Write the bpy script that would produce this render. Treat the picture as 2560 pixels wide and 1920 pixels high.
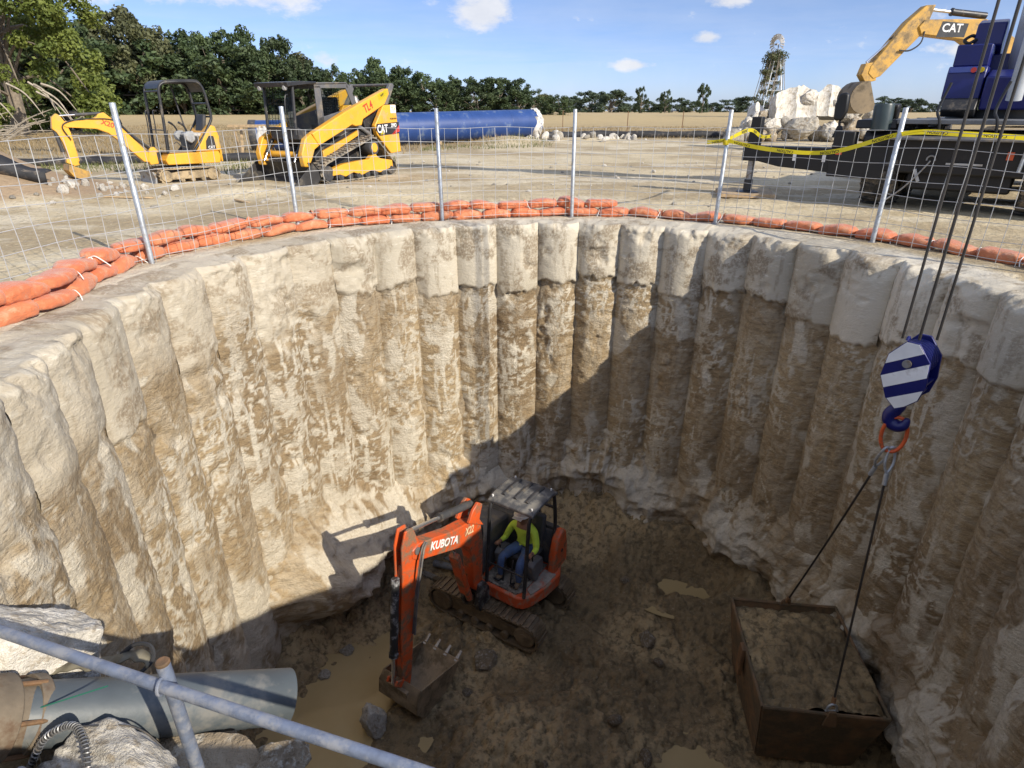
import bpy, bmesh, math, random
import numpy as np
from mathutils import Vector, Matrix

random.seed(7)
for _o in list(bpy.data.objects):
    bpy.data.objects.remove(_o, do_unlink=True)
SC = bpy.context.scene
COL = SC.collection
R_ = math.radians

# ------------------------------------------------------------------ camera
cam_d = bpy.data.cameras.new('camera')
cam_d.sensor_width = 36.0
cam_d.lens = 21.16
cam_d.clip_start = 0.05
cam_d.clip_end = 6000
cam = bpy.data.objects.new('camera', cam_d)
cam.location = (0, 0, 1.6)
cam.rotation_euler = (R_(90 - 24.39), 0, 0)
COL.objects.link(cam)
SC.camera = cam

# ------------------------------------------------------------------ light
SUN_AZ = Vector((0.748, -0.664))       # horizontal direction towards the sun
SUN_EL = R_(29.6)
world = bpy.data.worlds.new('World')
SC.world = world
world.use_nodes = True
wt = world.node_tree
wt.nodes.clear()


def N(t, typ, **kw):
    n = t.nodes.new(typ)
    for k, v in kw.items():
        if k == 'ins':
            for i, val in v.items():
                if isinstance(val, bpy.types.NodeSocket):
                    t.links.new(val, n.inputs[i])
                else:
                    n.inputs[i].default_value = val
        else:
            setattr(n, k, v)
    return n


def mth(t, op, a, b=None, c=None, clamp=False):
    ins = {0: a}
    if b is not None:
        ins[1] = b
    if c is not None:
        ins[2] = c
    n = N(t, 'ShaderNodeMath', operation=op, ins=ins)
    n.use_clamp = clamp
    return n.outputs[0]


def ramp(t, fac, stops, interp='LINEAR'):
    n = t.nodes.new('ShaderNodeValToRGB')
    n.color_ramp.interpolation = interp
    els = n.color_ramp.elements
    while len(els) < len(stops):
        els.new(0.5)
    for e, (p, c) in zip(els, stops):
        e.position = p
        e.color = (c, c, c, 1) if isinstance(c, (int, float)) else (*c, 1)
    t.links.new(fac, n.inputs[0])
    return n.outputs[0]


def mixc(t, fac, a, b, mode='MIX'):
    n = t.nodes.new('ShaderNodeMix')
    n.data_type = 'RGBA'
    n.blend_type = mode
    for sock, val in ((n.inputs[0], fac), (n.inputs[6], a), (n.inputs[7], b)):
        if isinstance(val, bpy.types.NodeSocket):
            t.links.new(val, sock)
        elif isinstance(val, (int, float)):
            sock.default_value = val
        else:
            sock.default_value = (*val, 1)
    return n.outputs[2]


def noise(t, vec, scale, detail=4, rough=0.55, dist=0.0, out='Fac'):
    n = N(t, 'ShaderNodeTexNoise', ins={'Scale': scale, 'Detail': detail, 'Roughness': rough, 'Distortion': dist})
    if vec is not None:
        t.links.new(vec, n.inputs['Vector'])
    return n.outputs[out]


def mapping(t, vec, scale=(1, 1, 1), loc=(0, 0, 0), rot=(0, 0, 0)):
    n = N(t, 'ShaderNodeMapping', ins={'Scale': scale, 'Location': loc, 'Rotation': rot})
    t.links.new(vec, n.inputs['Vector'])
    return n.outputs[0]


sky = N(wt, 'ShaderNodeTexSky', sky_type='NISHITA', sun_disc=False, sun_elevation=SUN_EL,
        sun_rotation=math.atan2(SUN_AZ.x, SUN_AZ.y), altitude=200, air_density=1.0, dust_density=0.6,
        ozone_density=2.0)
tc = N(wt, 'ShaderNodeTexCoord')
sep = N(wt, 'ShaderNodeSeparateXYZ', ins={0: tc.outputs['Generated']})
# cloud layer: direction projected on a cloud deck for unseen high cloud, thickened to brighten and whiten the fill,
# plus the individual cumulus heads that stand low over the field
front = mth(wt, 'GREATER_THAN', sep.outputs['Y'], 0.05)
ysafe = mth(wt, 'MAXIMUM', sep.outputs['Y'], 0.05)
ae = N(wt, 'ShaderNodeCombineXYZ', ins={0: mth(wt, 'DIVIDE', sep.outputs['X'], ysafe),
                                        1: mth(wt, 'DIVIDE', sep.outputs['Z'], ysafe), 2: 0.0}).outputs[0]
CLOUDS = [  # a, e, half-width, half-height, weight
    (-0.56, 0.176, 0.24, 0.040, 1.0), (-0.36, 0.170, 0.15, 0.040, 1.0),
    (-0.042, 0.128, 0.046, 0.026, 1.0),
    (0.306, 0.143, 0.034, 0.012, 0.85), (0.281, 0.097, 0.030, 0.011, 0.85), (0.180, 0.062, 0.036, 0.009, 0.8),
    (-0.272, 0.068, 0.026, 0.014, 0.7), (0.665, 0.083, 0.06, 0.014, 0.8)]
cm = None
for (a, e, wa, we, k) in CLOUDS:
    d = N(wt, 'ShaderNodeVectorMath', operation='SUBTRACT', ins={0: ae, 1: (a, e, 0)}).outputs[0]
    d = N(wt, 'ShaderNodeVectorMath', operation='DIVIDE', ins={0: d, 1: (wa, we, 1)}).outputs[0]
    L = N(wt, 'ShaderNodeVectorMath', operation='LENGTH', ins={0: d}).outputs['Value']
    m = mth(wt, 'MULTIPLY', mth(wt, 'SUBTRACT', 1.25, L, clamp=True), k)
    cm = m if cm is None else mth(wt, 'MAXIMUM', cm, m)
cm = mth(wt, 'MULTIPLY', cm, front)
nz = noise(wt, mapping(wt, ae, (14, 26, 1)), 1.0, 6, 0.62)
cm = mth(wt, 'ADD', cm, mth(wt, 'MULTIPLY', mth(wt, 'SUBTRACT', nz, 0.50), 2.0))
cm = mth(wt, 'MULTIPLY', N(wt, 'ShaderNodeMapRange', interpolation_type='SMOOTHSTEP', ins={0: cm, 1: 0.05, 2: 0.75, 3: 0.0, 4: 1.0}).outputs[0], front)
zs = mth(wt, 'MAXIMUM', sep.outputs['Z'], 0.06)
deck = N(wt, 'ShaderNodeCombineXYZ', ins={0: mth(wt, 'DIVIDE', sep.outputs['X'], zs),
                                          1: mth(wt, 'DIVIDE', sep.outputs['Y'], zs), 2: 3.3}).outputs[0]
nd = noise(wt, deck, 0.55, 4, 0.6)
high = N(wt, 'ShaderNodeMapRange', interpolation_type='SMOOTHSTEP', ins={0: sep.outputs['Z'], 1: 0.19, 2: 0.30, 3: 0.0, 4: 1.0}).outputs[0]
dm = mth(wt, 'MULTIPLY', N(wt, 'ShaderNodeMapRange', interpolation_type='SMOOTHSTEP', ins={0: nd, 1: 0.42, 2: 0.60, 3: 0.0, 4: 0.95}).outputs[0], high)
veil = mth(wt, 'MULTIPLY', nd, 0.34)
cmask = mth(wt, 'MAXIMUM', mth(wt, 'MAXIMUM', mth(wt, 'MULTIPLY', cm, 0.85), dm), veil)
ccol = mixc(wt, nz, (2.7, 2.75, 2.95), (4.1, 4.05, 4.0))
skyc = mixc(wt, 1.0, sky.outputs[0], (0.76, 0.84, 1.02), 'MULTIPLY')
band = N(wt, 'ShaderNodeMapRange', interpolation_type='SMOOTHSTEP', ins={0: sep.outputs['Z'], 1: 0.05, 2: 0.55, 3: 1.0, 4: 0.0}).outputs[0]
low = N(wt, 'ShaderNodeMapRange', interpolation_type='SMOOTHSTEP', ins={0: sep.outputs['Z'], 1: 0.0, 2: 0.16, 3: 0.0, 4: 1.0}).outputs[0]
skyc = mixc(wt, band, skyc, mixc(wt, 1.0, skyc, mixc(wt, low, (0.50, 0.575, 0.82), (0.345, 0.395, 0.51)), 'MULTIPLY'))
skymix = mixc(wt, cmask, skyc, ccol)
bg = N(wt, 'ShaderNodeBackground', ins={0: skymix, 1: 0.15})
N(wt, 'ShaderNodeOutputWorld', ins={0: bg.outputs[0]})

sun_d = bpy.data.lights.new('sun', 'SUN')
sun_d.energy = 3.35
sun_d.angle = R_(0.53)
sun_d.color = (1.0, 0.92, 0.78)
sun = bpy.data.objects.new('sun', sun_d)
sdir = Vector((SUN_AZ.x * math.cos(SUN_EL), SUN_AZ.y * math.cos(SUN_EL), math.sin(SUN_EL)))
sun.rotation_euler = sdir.to_track_quat('Z', 'Y').to_euler()
sun.location = (20, -15, 30)
COL.objects.link(sun)

vs = SC.view_settings
vs.view_transform = 'Standard'
vs.look = 'None'
vs.exposure = 0.8
vs.gamma = 1.0
vs.use_curve_mapping = False
SC.render.engine = 'CYCLES'
SC.cycles.max_bounces = 6
SC.cycles.diffuse_bounces = 4

# ------------------------------------------------------------------ numpy noise


def _h(ix, iy, iz, seed):
    n = (ix.astype(np.int64) * 374761393 + iy.astype(np.int64) * 668265263 + iz.astype(np.int64) * 1274126177 + seed * 974711) & 0xFFFFFFFF
    n = ((n ^ (n >> 13)) * 1274126177) & 0xFFFFFFFF
    n = n ^ (n >> 16)
    return (n & 0xFFFFFF) / float(0xFFFFFF)


def vnoise(x, y, z, seed=0):
    x, y, z = np.broadcast_arrays(np.asarray(x, float), np.asarray(y, float), np.asarray(z, float))
    fx, fy, fz = np.floor(x), np.floor(y), np.floor(z)
    u, v, w = x - fx, y - fy, z - fz
    u, v, w = (q * q * q * (q * (q * 6 - 15) + 10) for q in (u, v, w))
    out = 0
    for dx in (0, 1):
        for dy in (0, 1):
            for dz in (0, 1):
                out = out + _h(fx + dx, fy + dy, fz + dz, seed) * (u if dx else 1 - u) * (v if dy else 1 - v) * (w if dz else 1 - w)
    return out * 2 - 1


def fbm(x, y, z, octv=4, seed=0, gain=0.5, lac=2.03):
    a, s, t = 1.0, 0.0, 0.0
    x, y, z = np.asarray(x, float), np.asarray(y, float), np.asarray(z, float)
    for o in range(octv):
        s = s + a * vnoise(x, y, z, seed + o * 17)
        t += a
        a *= gain
        x, y, z = x * lac + 3.1, y * lac + 7.7, z * lac + 1.3
    return s / t


def ridge(x, y, z, octv=4, seed=0):
    a, s, t = 1.0, 0.0, 0.0
    x, y, z = np.asarray(x, float), np.asarray(y, float), np.asarray(z, float)
    for o in range(octv):
        s = s + a * (1 - 2 * np.abs(vnoise(x, y, z, seed + o * 13)))
        t += a
        a *= 0.5
        x, y, z = x * 2.1 + 5.1, y * 2.1 + 1.7, z * 2.1 + 2.3
    return s / t


def sstep(a, b, x):
    t = np.clip((x - a) / (b - a), 0, 1)
    return t * t * (3 - 2 * t)


# ------------------------------------------------------------------ object helpers
def tag(o, label=None, cat=None, group=None, kind=None):
    if label:
        o['label'] = label
    if cat:
        o['category'] = cat
    if group:
        o['group'] = group
    if kind:
        o['kind'] = kind
    return o


def thing(name, label, cat, loc=(0, 0, 0), rz=0.0, group=None):
    o = bpy.data.objects.new(name, None)
    o.empty_display_size = 0.2
    o.location = loc
    o.rotation_euler = (0, 0, rz)
    COL.objects.link(o)
    return tag(o, label, cat, group)


def finish(name, me, mat, parent=None, smooth=True, bevel=0.0, angle=38):
    o = bpy.data.objects.new(name, me)
    if mat is not None:
        me.materials.append(mat)
    if smooth:
        me.polygons.foreach_set('use_smooth', np.ones(len(me.polygons), dtype=bool))
        if angle < 180:
            me.set_sharp_from_angle(angle=R_(angle))
    COL.objects.link(o)
    if parent is not None:
        o.parent = parent
    if bevel > 0:
        b = o.modifiers.new('Bevel', 'BEVEL')
        b.width = bevel
        b.segments = 2
        b.limit_method = 'ANGLE'
        b.angle_limit = R_(40)
        b.harden_normals = False
    return o


def grid_mesh(name, P, closed_u=False, closed_v=False, flip=False):
    """P: (nu, nv, 3) array -> mesh of quads"""
    nu, nv = P.shape[:2]
    idx = np.arange(nu * nv).reshape(nu, nv)
    a = idx if not closed_u else np.vstack([idx, idx[:1]])
    if closed_v:
        a = np.hstack([a, a[:, :1]])
    q = np.stack([a[:-1, :-1], a[1:, :-1], a[1:, 1:], a[:-1, 1:]], -1).reshape(-1, 4)
    if flip:
        q = q[:, ::-1]
    return np_mesh(name, P.reshape(-1, 3), q)


def np_mesh(name, V, Q):
    me = bpy.data.meshes.new(name)
    V = np.ascontiguousarray(V, dtype=np.float32)
    Q = np.ascontiguousarray(Q, dtype=np.int32)
    k = Q.shape[1]
    me.vertices.add(len(V))
    me.vertices.foreach_set('co', V.ravel())
    me.loops.add(Q.size)
    me.loops.foreach_set('vertex_index', Q.ravel())
    me.polygons.add(len(Q))
    me.polygons.foreach_set('loop_start', np.arange(0, Q.size, k, dtype=np.int32))
    me.polygons.foreach_set('loop_total', np.full(len(Q), k, dtype=np.int32))
    me.update(calc_edges=True)
    me.validate()
    return me


def set_attr(me, name, vals):
    at = me.attributes.new(name, 'FLOAT', 'POINT')
    at.data.foreach_set('value', np.ascontiguousarray(vals, dtype=np.float32).ravel())


def frame(d):
    d = Vector(d).normalized()
    up = Vector((0, 0, 1)) if abs(d.z) < 0.95 else Vector((0, 1, 0))
    a = d.cross(up).normalized()
    b = a.cross(d).normalized()
    return d, a, b


class MB:
    def __init__(s):
        s.v = []
        s.f = []

    def add(s, vs, fs):
        o = len(s.v)
        s.v += [tuple(p) for p in vs]
        s.f += [tuple(i + o for i in f) for f in fs]
        return s

    def box(s, c, d, rot=None):
        hx, hy, hz = d[0] / 2, d[1] / 2, d[2] / 2
        ps = [Vector((x, y, z)) for x in (-hx, hx) for y in (-hy, hy) for z in (-hz, hz)]
        if rot is not None:
            M = rot if isinstance(rot, Matrix) else Matrix.Rotation(rot[0], 3, rot[1])
            ps = [M @ p for p in ps]
        c = Vector(c)
        return s.add([p + c for p in ps], [(0, 1, 3, 2), (4, 6, 7, 5), (0, 4, 5, 1), (2, 3, 7, 6), (0, 2, 6, 4), (1, 5, 7, 3)])

    def hexa(s, bot, top):
        """frustum from two 4-point loops"""
        return s.add(list(bot) + list(top), [(3, 2, 1, 0), (4, 5, 6, 7)] + [(i, (i + 1) % 4, 4 + (i + 1) % 4, 4 + i) for i in range(4)])

    def prof(s, pts, y0, y1, axis='y'):
        """extrude a 2D outline; axis y: pts are (x, z); axis x: (y, z); axis z: (x, y)"""
        n = len(pts)
        mk = {'y': lambda p, w: (p[0], w, p[1]), 'x': lambda p, w: (w, p[0], p[1]), 'z': lambda p, w: (p[0], p[1], w)}[axis]
        s.add([mk(p, y0) for p in pts] + [mk(p, y1) for p in pts],
              [tuple(range(n)), tuple(range(2 * n - 1, n - 1, -1))] + [(i, n + i, n + (i + 1) % n, (i + 1) % n) for i in range(n)])
        return s

    def cyl(s, p0, p1, r0, r1=None, n=14, caps=True):
        r1 = r0 if r1 is None else r1
        p0, p1 = Vector(p0), Vector(p1)
        d, a, b = frame(p1 - p0)
        vs = []
        for p, r in ((p0, r0), (p1, r1)):
            for i in range(n):
                t = 2 * math.pi * i / n
                vs.append(p + a * (r * math.cos(t)) + b * (r * math.sin(t)))
        fs = [(i, (i + 1) % n, n + (i + 1) % n, n + i) for i in range(n)]
        if caps:
            fs += [tuple(range(n - 1, -1, -1)), tuple(range(n, 2 * n))]
        return s.add(vs, fs)

    def tube(s, pts, r, n=8, closed=False, caps=True):
        pts = [Vector(p) for p in pts]
        m = len(pts)
        rs = r if isinstance(r, (list, tuple)) else [r] * m
        vs, prev = [], None
        for i, p in enumerate(pts):
            if closed:
                t = pts[(i + 1) % m] - pts[i - 1]
            else:
                t = pts[min(i + 1, m - 1)] - pts[max(i - 1, 0)]
            t.normalize()
            if prev is None:
                _, a, b = frame(t)
            else:
                a = (prev - t * prev.dot(t))
                if a.length < 1e-6:
                    _, a, b = frame(t)
                a.normalize()
                b = t.cross(a)
            prev = a
            b = t.cross(a)
            for k in range(n):
                w = 2 * math.pi * k / n
                vs.append(p + a * (rs[i] * math.cos(w)) + b * (rs[i] * math.sin(w)))
        fs = []
        for i in range(m if closed else m - 1):
            j = (i + 1) % m
            fs += [(i * n + k, i * n + (k + 1) % n, j * n + (k + 1) % n, j * n + k) for k in range(n)]
        if caps and not closed:
            fs += [tuple(range(n - 1, -1, -1)), tuple((m - 1) * n + k for k in range(n))]
        return s.add(vs, fs)

    def lathe(s, prof, p0, axis, n=24, closed=False):
        """prof: (r, h) along axis from p0"""
        p0 = Vector(p0)
        d, a, b = frame(axis)
        m = len(prof)
        vs = []
        for r, h in prof:
            for k in range(n):
                w = 2 * math.pi * k / n
                vs.append(p0 + d * h + a * (r * math.cos(w)) + b * (r * math.sin(w)))
        fs = []
        for i in range(m if closed else m - 1):
            j = (i + 1) % m
            fs += [(i * n + k, i * n + (k + 1) % n, j * n + (k + 1) % n, j * n + k) for k in range(n)]
        if not closed:
            if prof[0][0] > 1e-4:
                fs.append(tuple(range(n - 1, -1, -1)))
            if prof[-1][0] > 1e-4:
                fs.append(tuple((m - 1) * n + k for k in range(n)))
        return s.add(vs, fs)

    def build(s, name, mat, parent=None, bevel=0.0, smooth=True, angle=38):
        me = bpy.data.meshes.new(name)
        me.from_pydata([tuple(p) for p in s.v], [], s.f)
        me.validate()
        bm = bmesh.new()
        bm.from_mesh(me)
        bmesh.ops.recalc_face_normals(bm, faces=bm.faces)
        bm.to_mesh(me)
        bm.free()
        me.update()
        return finish(name, me, mat, parent, smooth, bevel, angle)


def smoothpath(pts, sub=6):
    """Catmull-Rom"""
    pts = [Vector(p) for p in pts]
    out = []
    for i in range(len(pts) - 1):
        p0, p1, p2, p3 = pts[max(i - 1, 0)], pts[i], pts[i + 1], pts[min(i + 2, len(pts) - 1)]
        for k in range(sub):
            t = k / sub
            out.append(0.5 * ((2 * p1) + (p2 - p0) * t + (2 * p0 - 5 * p1 + 4 * p2 - p3) * t * t + (3 * p1 - p0 - 3 * p2 + p3) * t ** 3))
    out.append(pts[-1])
    return out


def copy_tree(o, parent=None):
    c = o.copy()
    COL.objects.link(c)
    c.parent = parent
    for ch in list(o.children):
        copy_tree(ch, c)
    return c


def text_part(txt, size, mat, parent, origin, right, up, thick=0.004, name='lettering', align='CENTER', shear=0.0, squash=1.0):
    cu = bpy.data.curves.new('t', 'FONT')
    cu.body = txt
    cu.size = size
    cu.extrude = thick
    cu.align_x = align
    cu.align_y = 'CENTER'
    cu.shear = shear
    cu.offset = size * 0.02
    cu.resolution_u = 3
    tmp = bpy.data.objects.new('t', cu)
    COL.objects.link(tmp)
    dg = bpy.context.evaluated_depsgraph_get()
    me = bpy.data.meshes.new_from_object(tmp.evaluated_get(dg))
    bpy.data.objects.remove(tmp, do_unlink=True)
    r = Vector(right).normalized()
    u = Vector(up).normalized()
    n = r.cross(u)
    M = Matrix(((r.x * squash, u.x, n.x, origin[0]), (r.y * squash, u.y, n.y, origin[1]), (r.z * squash, u.z, n.z, origin[2]), (0, 0, 0, 1)))
    me.transform(M)
    me.materials.clear()
    return finish(name, me, mat, parent, smooth=False)


# ------------------------------------------------------------------ materials
MATS = {}


def newmat(name):
    m = bpy.data.materials.new(name)
    m.use_nodes = True
    t = m.node_tree
    b = t.nodes['Principled BSDF']
    MATS[name] = m
    return m, t, b


def bump(t, b, h, strength=0.5, dist=0.02):
    n = N(t, 'ShaderNodeBump', ins={'Strength': strength, 'Distance': dist, 'Height': h})
    t.links.new(n.outputs[0], b.inputs['Normal'])


def pmat(name, col, rough=0.5, metal=0.0, var=0.12, vs_=3.0, dirt=None, damt=0.5, ds=2.5, bmp=0.0, bs=40.0, objrand=0.0, coord='Object'):
    m, t, b = newmat(name)
    tcn = N(t, 'ShaderNodeTexCoord')
    vec = tcn.outputs[coord]
    n1 = noise(t, vec, vs_, 3, 0.6)
    c0 = tuple(max(0, c * (1 - var)) for c in col)
    c1 = tuple(min(1, c * (1 + var)) for c in col)
    c = mixc(t, ramp(t, n1, [(0.3, 0.0), (0.7, 1.0)]), c0, c1)
    if objrand > 0:
        oi = N(t, 'ShaderNodeObjectInfo')
        k = mth(t, 'ADD', mth(t, 'MULTIPLY', oi.outputs['Random'], 2 * objrand), 1 - objrand)
        c = mixc(t, 1.0, c, N(t, 'ShaderNodeCombineColor', ins={0: k, 1: k, 2: k}).outputs[0], 'MULTIPLY')
    rv = mth(t, 'ADD', mth(t, 'MULTIPLY', n1, 0.2), rough - 0.1)
    if dirt is not None:
        nd_ = noise(t, vec, ds, 5, 0.7)
        lo = 0.72 - damt * 0.5
        f = ramp(t, nd_, [(lo, 0.0), (min(lo + 0.14, 1), 1.0)])
        c = mixc(t, f, c, dirt)
        rv = mth(t, 'MAXIMUM', rv, mth(t, 'MULTIPLY', f, 0.85))
    t.links.new(c, b.inputs['Base Color'])
    t.links.new(rv, b.inputs['Roughness'])
    b.inputs['Metallic'].default_value = metal
    if bmp > 0:
        bump(t, b, noise(t, vec, bs, 2, 0.6), bmp, 0.01)
    return m


DUST = (0.36, 0.29, 0.19)
MUDC = (0.115, 0.085, 0.048)
yellow = pmat('cat_yellow', (0.72, 0.36, 0.030), 0.42, var=0.08, dirt=(0.46, 0.32, 0.12), damt=0.38, ds=3.5)
yellow2 = pmat('worn_yellow', (0.52, 0.29, 0.045), 0.5, var=0.15, dirt=(0.20, 0.14, 0.07), damt=0.5, ds=1.6)
black = pmat('black_paint', (0.022, 0.022, 0.024), 0.45, var=0.3, dirt=(0.13, 0.11, 0.085), damt=0.3, ds=4)
cranebk = pmat('crane_black', (0.005, 0.005, 0.006), 0.5, var=0.3, dirt=(0.022, 0.02, 0.018), damt=0.25, ds=3)
craneblue = pmat('crane_blue', (0.007, 0.011, 0.115), 0.36, var=0.12, dirt=(0.03, 0.035, 0.085), damt=0.2, ds=2)
boomgrey = pmat('boom_grey', (0.44, 0.46, 0.48), 0.42, var=0.1, dirt=(0.3, 0.3, 0.28), damt=0.3)
rubber = pmat('rubber', (0.035, 0.034, 0.033), 0.75, var=0.25, dirt=(0.20, 0.165, 0.12), damt=0.5, ds=5, bmp=0.3, bs=60)
dustrubber = pmat('dusty_rubber', (0.10, 0.095, 0.088), 0.8, var=0.25, dirt=(0.30, 0.25, 0.18), damt=0.6, ds=6, bmp=0.3, bs=60)
tantrack = pmat('sandy_track', (0.34, 0.26, 0.155), 0.85, var=0.25, dirt=(0.14, 0.11, 0.075), damt=0.4, ds=7, bmp=0.3, bs=50)
mudtrack = pmat('muddy_track', (0.115, 0.082, 0.046), 0.6, var=0.3, dirt=(0.19, 0.14, 0.085), damt=0.5, ds=5, bmp=0.9, bs=28)
korange = pmat('orange_paint', (0.58, 0.085, 0.018), 0.4, var=0.12, dirt=(0.20, 0.125, 0.075), damt=0.52, ds=5.0, bmp=0.06, bs=30)
kdirty = pmat('scuffed_orange', (0.52, 0.080, 0.022), 0.5, var=0.15, dirt=(0.28, 0.20, 0.14), damt=0.46, ds=5.5, bmp=0.2, bs=25)
plgrey = pmat('grey_plastic', (0.10, 0.10, 0.105), 0.62, var=0.18, dirt=(0.20, 0.17, 0.13), damt=0.45, ds=3.5)
dkgrey = pmat('dark_plastic', (0.045, 0.045, 0.048), 0.6, var=0.2, dirt=(0.12, 0.10, 0.075), damt=0.4, ds=4)
ltgrey = pmat('light_grey', (0.42, 0.42, 0.41), 0.6, dirt=(0.3, 0.25, 0.18), damt=0.4)
chrome = pmat('chrome_rod', (0.75, 0.75, 0.76), 0.22, 0.9, var=0.05)
steel = pmat('dull_steel', (0.33, 0.33, 0.33), 0.5, 0.7, var=0.2, dirt=(0.22, 0.16, 0.10), damt=0.45, ds=6)
galv = pmat('galvanised', (0.42, 0.45, 0.48), 0.48, 0.55, var=0.2, vs_=14, dirt=(0.34, 0.33, 0.30), damt=0.45, ds=9, bmp=0.12, bs=70)
bluegalv = pmat('blue_grey_rail', (0.17, 0.20, 0.27), 0.5, 0.25, var=0.2, vs_=18, dirt=(0.27, 0.28, 0.31), damt=0.5, ds=11, bmp=0.15, bs=80)
wire = pmat('wire', (0.46, 0.46, 0.45), 0.5, 0.3, var=0.15)
rust = pmat('rusty_steel', (0.21, 0.115, 0.055), 0.75, 0.15, var=0.3, vs_=6, dirt=(0.12, 0.075, 0.04), damt=0.5, ds=5, bmp=0.4, bs=35)
rustmud = pmat('rust_mud', (0.17, 0.10, 0.050), 0.75, 0.0, var=0.3, vs_=5, dirt=(0.105, 0.078, 0.045), damt=0.6, ds=4, bmp=0.4, bs=30)
rope = pmat('wire_rope', (0.05, 0.045, 0.04), 0.5, 0.4, var=0.3)
white = pmat('white_paint', (0.78, 0.77, 0.75), 0.5, dirt=(0.45, 0.42, 0.38), damt=0.25)
redl = pmat('red_lettering', (0.45, 0.05, 0.02), 0.5)
blackl = pmat('black_lettering', (0.02, 0.02, 0.02), 0.5)
redpl = pmat('red_paint', (0.55, 0.045, 0.03), 0.4)
orangel = pmat('orange_link', (0.62, 0.10, 0.025), 0.45, dirt=(0.3, 0.1, 0.04), damt=0.35, ds=8)
bluepipe = pmat('blue_pipe_coat', (0.020, 0.055, 0.19), 0.42, var=0.12, vs_=1.2, dirt=(0.13, 0.17, 0.24), damt=0.34, ds=1.2)
clothw = pmat('white_plastic_sheet', (0.62, 0.60, 0.56), 0.6, dirt=(0.40, 0.34, 0.26), damt=0.4, ds=4)
wood = pmat('timber', (0.42, 0.30, 0.17), 0.8, var=0.25, vs_=9, dirt=(0.24, 0.18, 0.11), damt=0.4, ds=6)
tapey = pmat('caution_tape', (0.80, 0.66, 0.03), 0.45, var=0.06)
_t = tapey.node_tree
_tr = N(_t, 'ShaderNodeBsdfTranslucent', ins={0: (0.80, 0.66, 0.03, 1)})
_ms = N(_t, 'ShaderNodeMixShader', ins={0: 0.5, 1: _t.nodes['Principled BSDF'].outputs[0], 2: _tr.outputs[0]})
_t.links.new(_ms.outputs[0], _t.nodes['Material Output'].inputs[0])
blackfab = pmat('black_fabric', (0.022, 0.022, 0.024), 0.75, var=0.3, dirt=(0.16, 0.13, 0.10), damt=0.35, ds=3)
skin = pmat('skin', (0.21, 0.105, 0.062), 0.6, var=0.1)
shirt = pmat('lime_shirt', (0.46, 0.62, 0.055), 0.8, var=0.1, vs_=8, bmp=0.35, bs=14)
jeans = pmat('blue_jeans', (0.055, 0.095, 0.20), 0.85, var=0.25, vs_=10, dirt=(0.15, 0.13, 0.11), damt=0.32, ds=7, bmp=0.3, bs=18)
boots = pmat('boots', (0.16, 0.115, 0.07), 0.8, var=0.2)
bark = pmat('bark', (0.20, 0.165, 0.125), 0.9, var=0.3, vs_=6, bmp=0.4, bs=30)
deadwood = pmat('dead_branch', (0.34, 0.29, 0.22), 0.9, var=0.25, vs_=5)
tieplastic = pmat('white_tie', (0.72, 0.70, 0.66), 0.55)
greenw = pmat('green_wire', (0.02, 0.13, 0.09), 0.5)
hatw = pmat('hard_hat', (0.72, 0.70, 0.66), 0.4)


def mat_glass():
    m, t, b = newmat('window_glass')
    b.inputs['Base Color'].default_value = (0.55, 0.62, 0.62, 1)
    b.inputs['Roughness'].default_value = 0.05
    b.inputs['Transmission Weight'].default_value = 1.0
    b.inputs['IOR'].default_value = 1.05
    return m


glass = mat_glass()

# ================================================================== structure
CX, CY, RP = 0.6, 5.4, 4.25          # shaft centre and radius to the pile joints
NPILE = 41
PITCH = 2 * math.pi / NPILE
FLOOR = -5.93
NOTCH_A0, NOTCH_A1 = R_(-134), R_(-24)   # sector where the near rim is dug away to a bench
BENCH = -1.72


def attr(t, name):
    return N(t, 'ShaderNodeAttribute', attribute_name=name).outputs['Fac']


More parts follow.
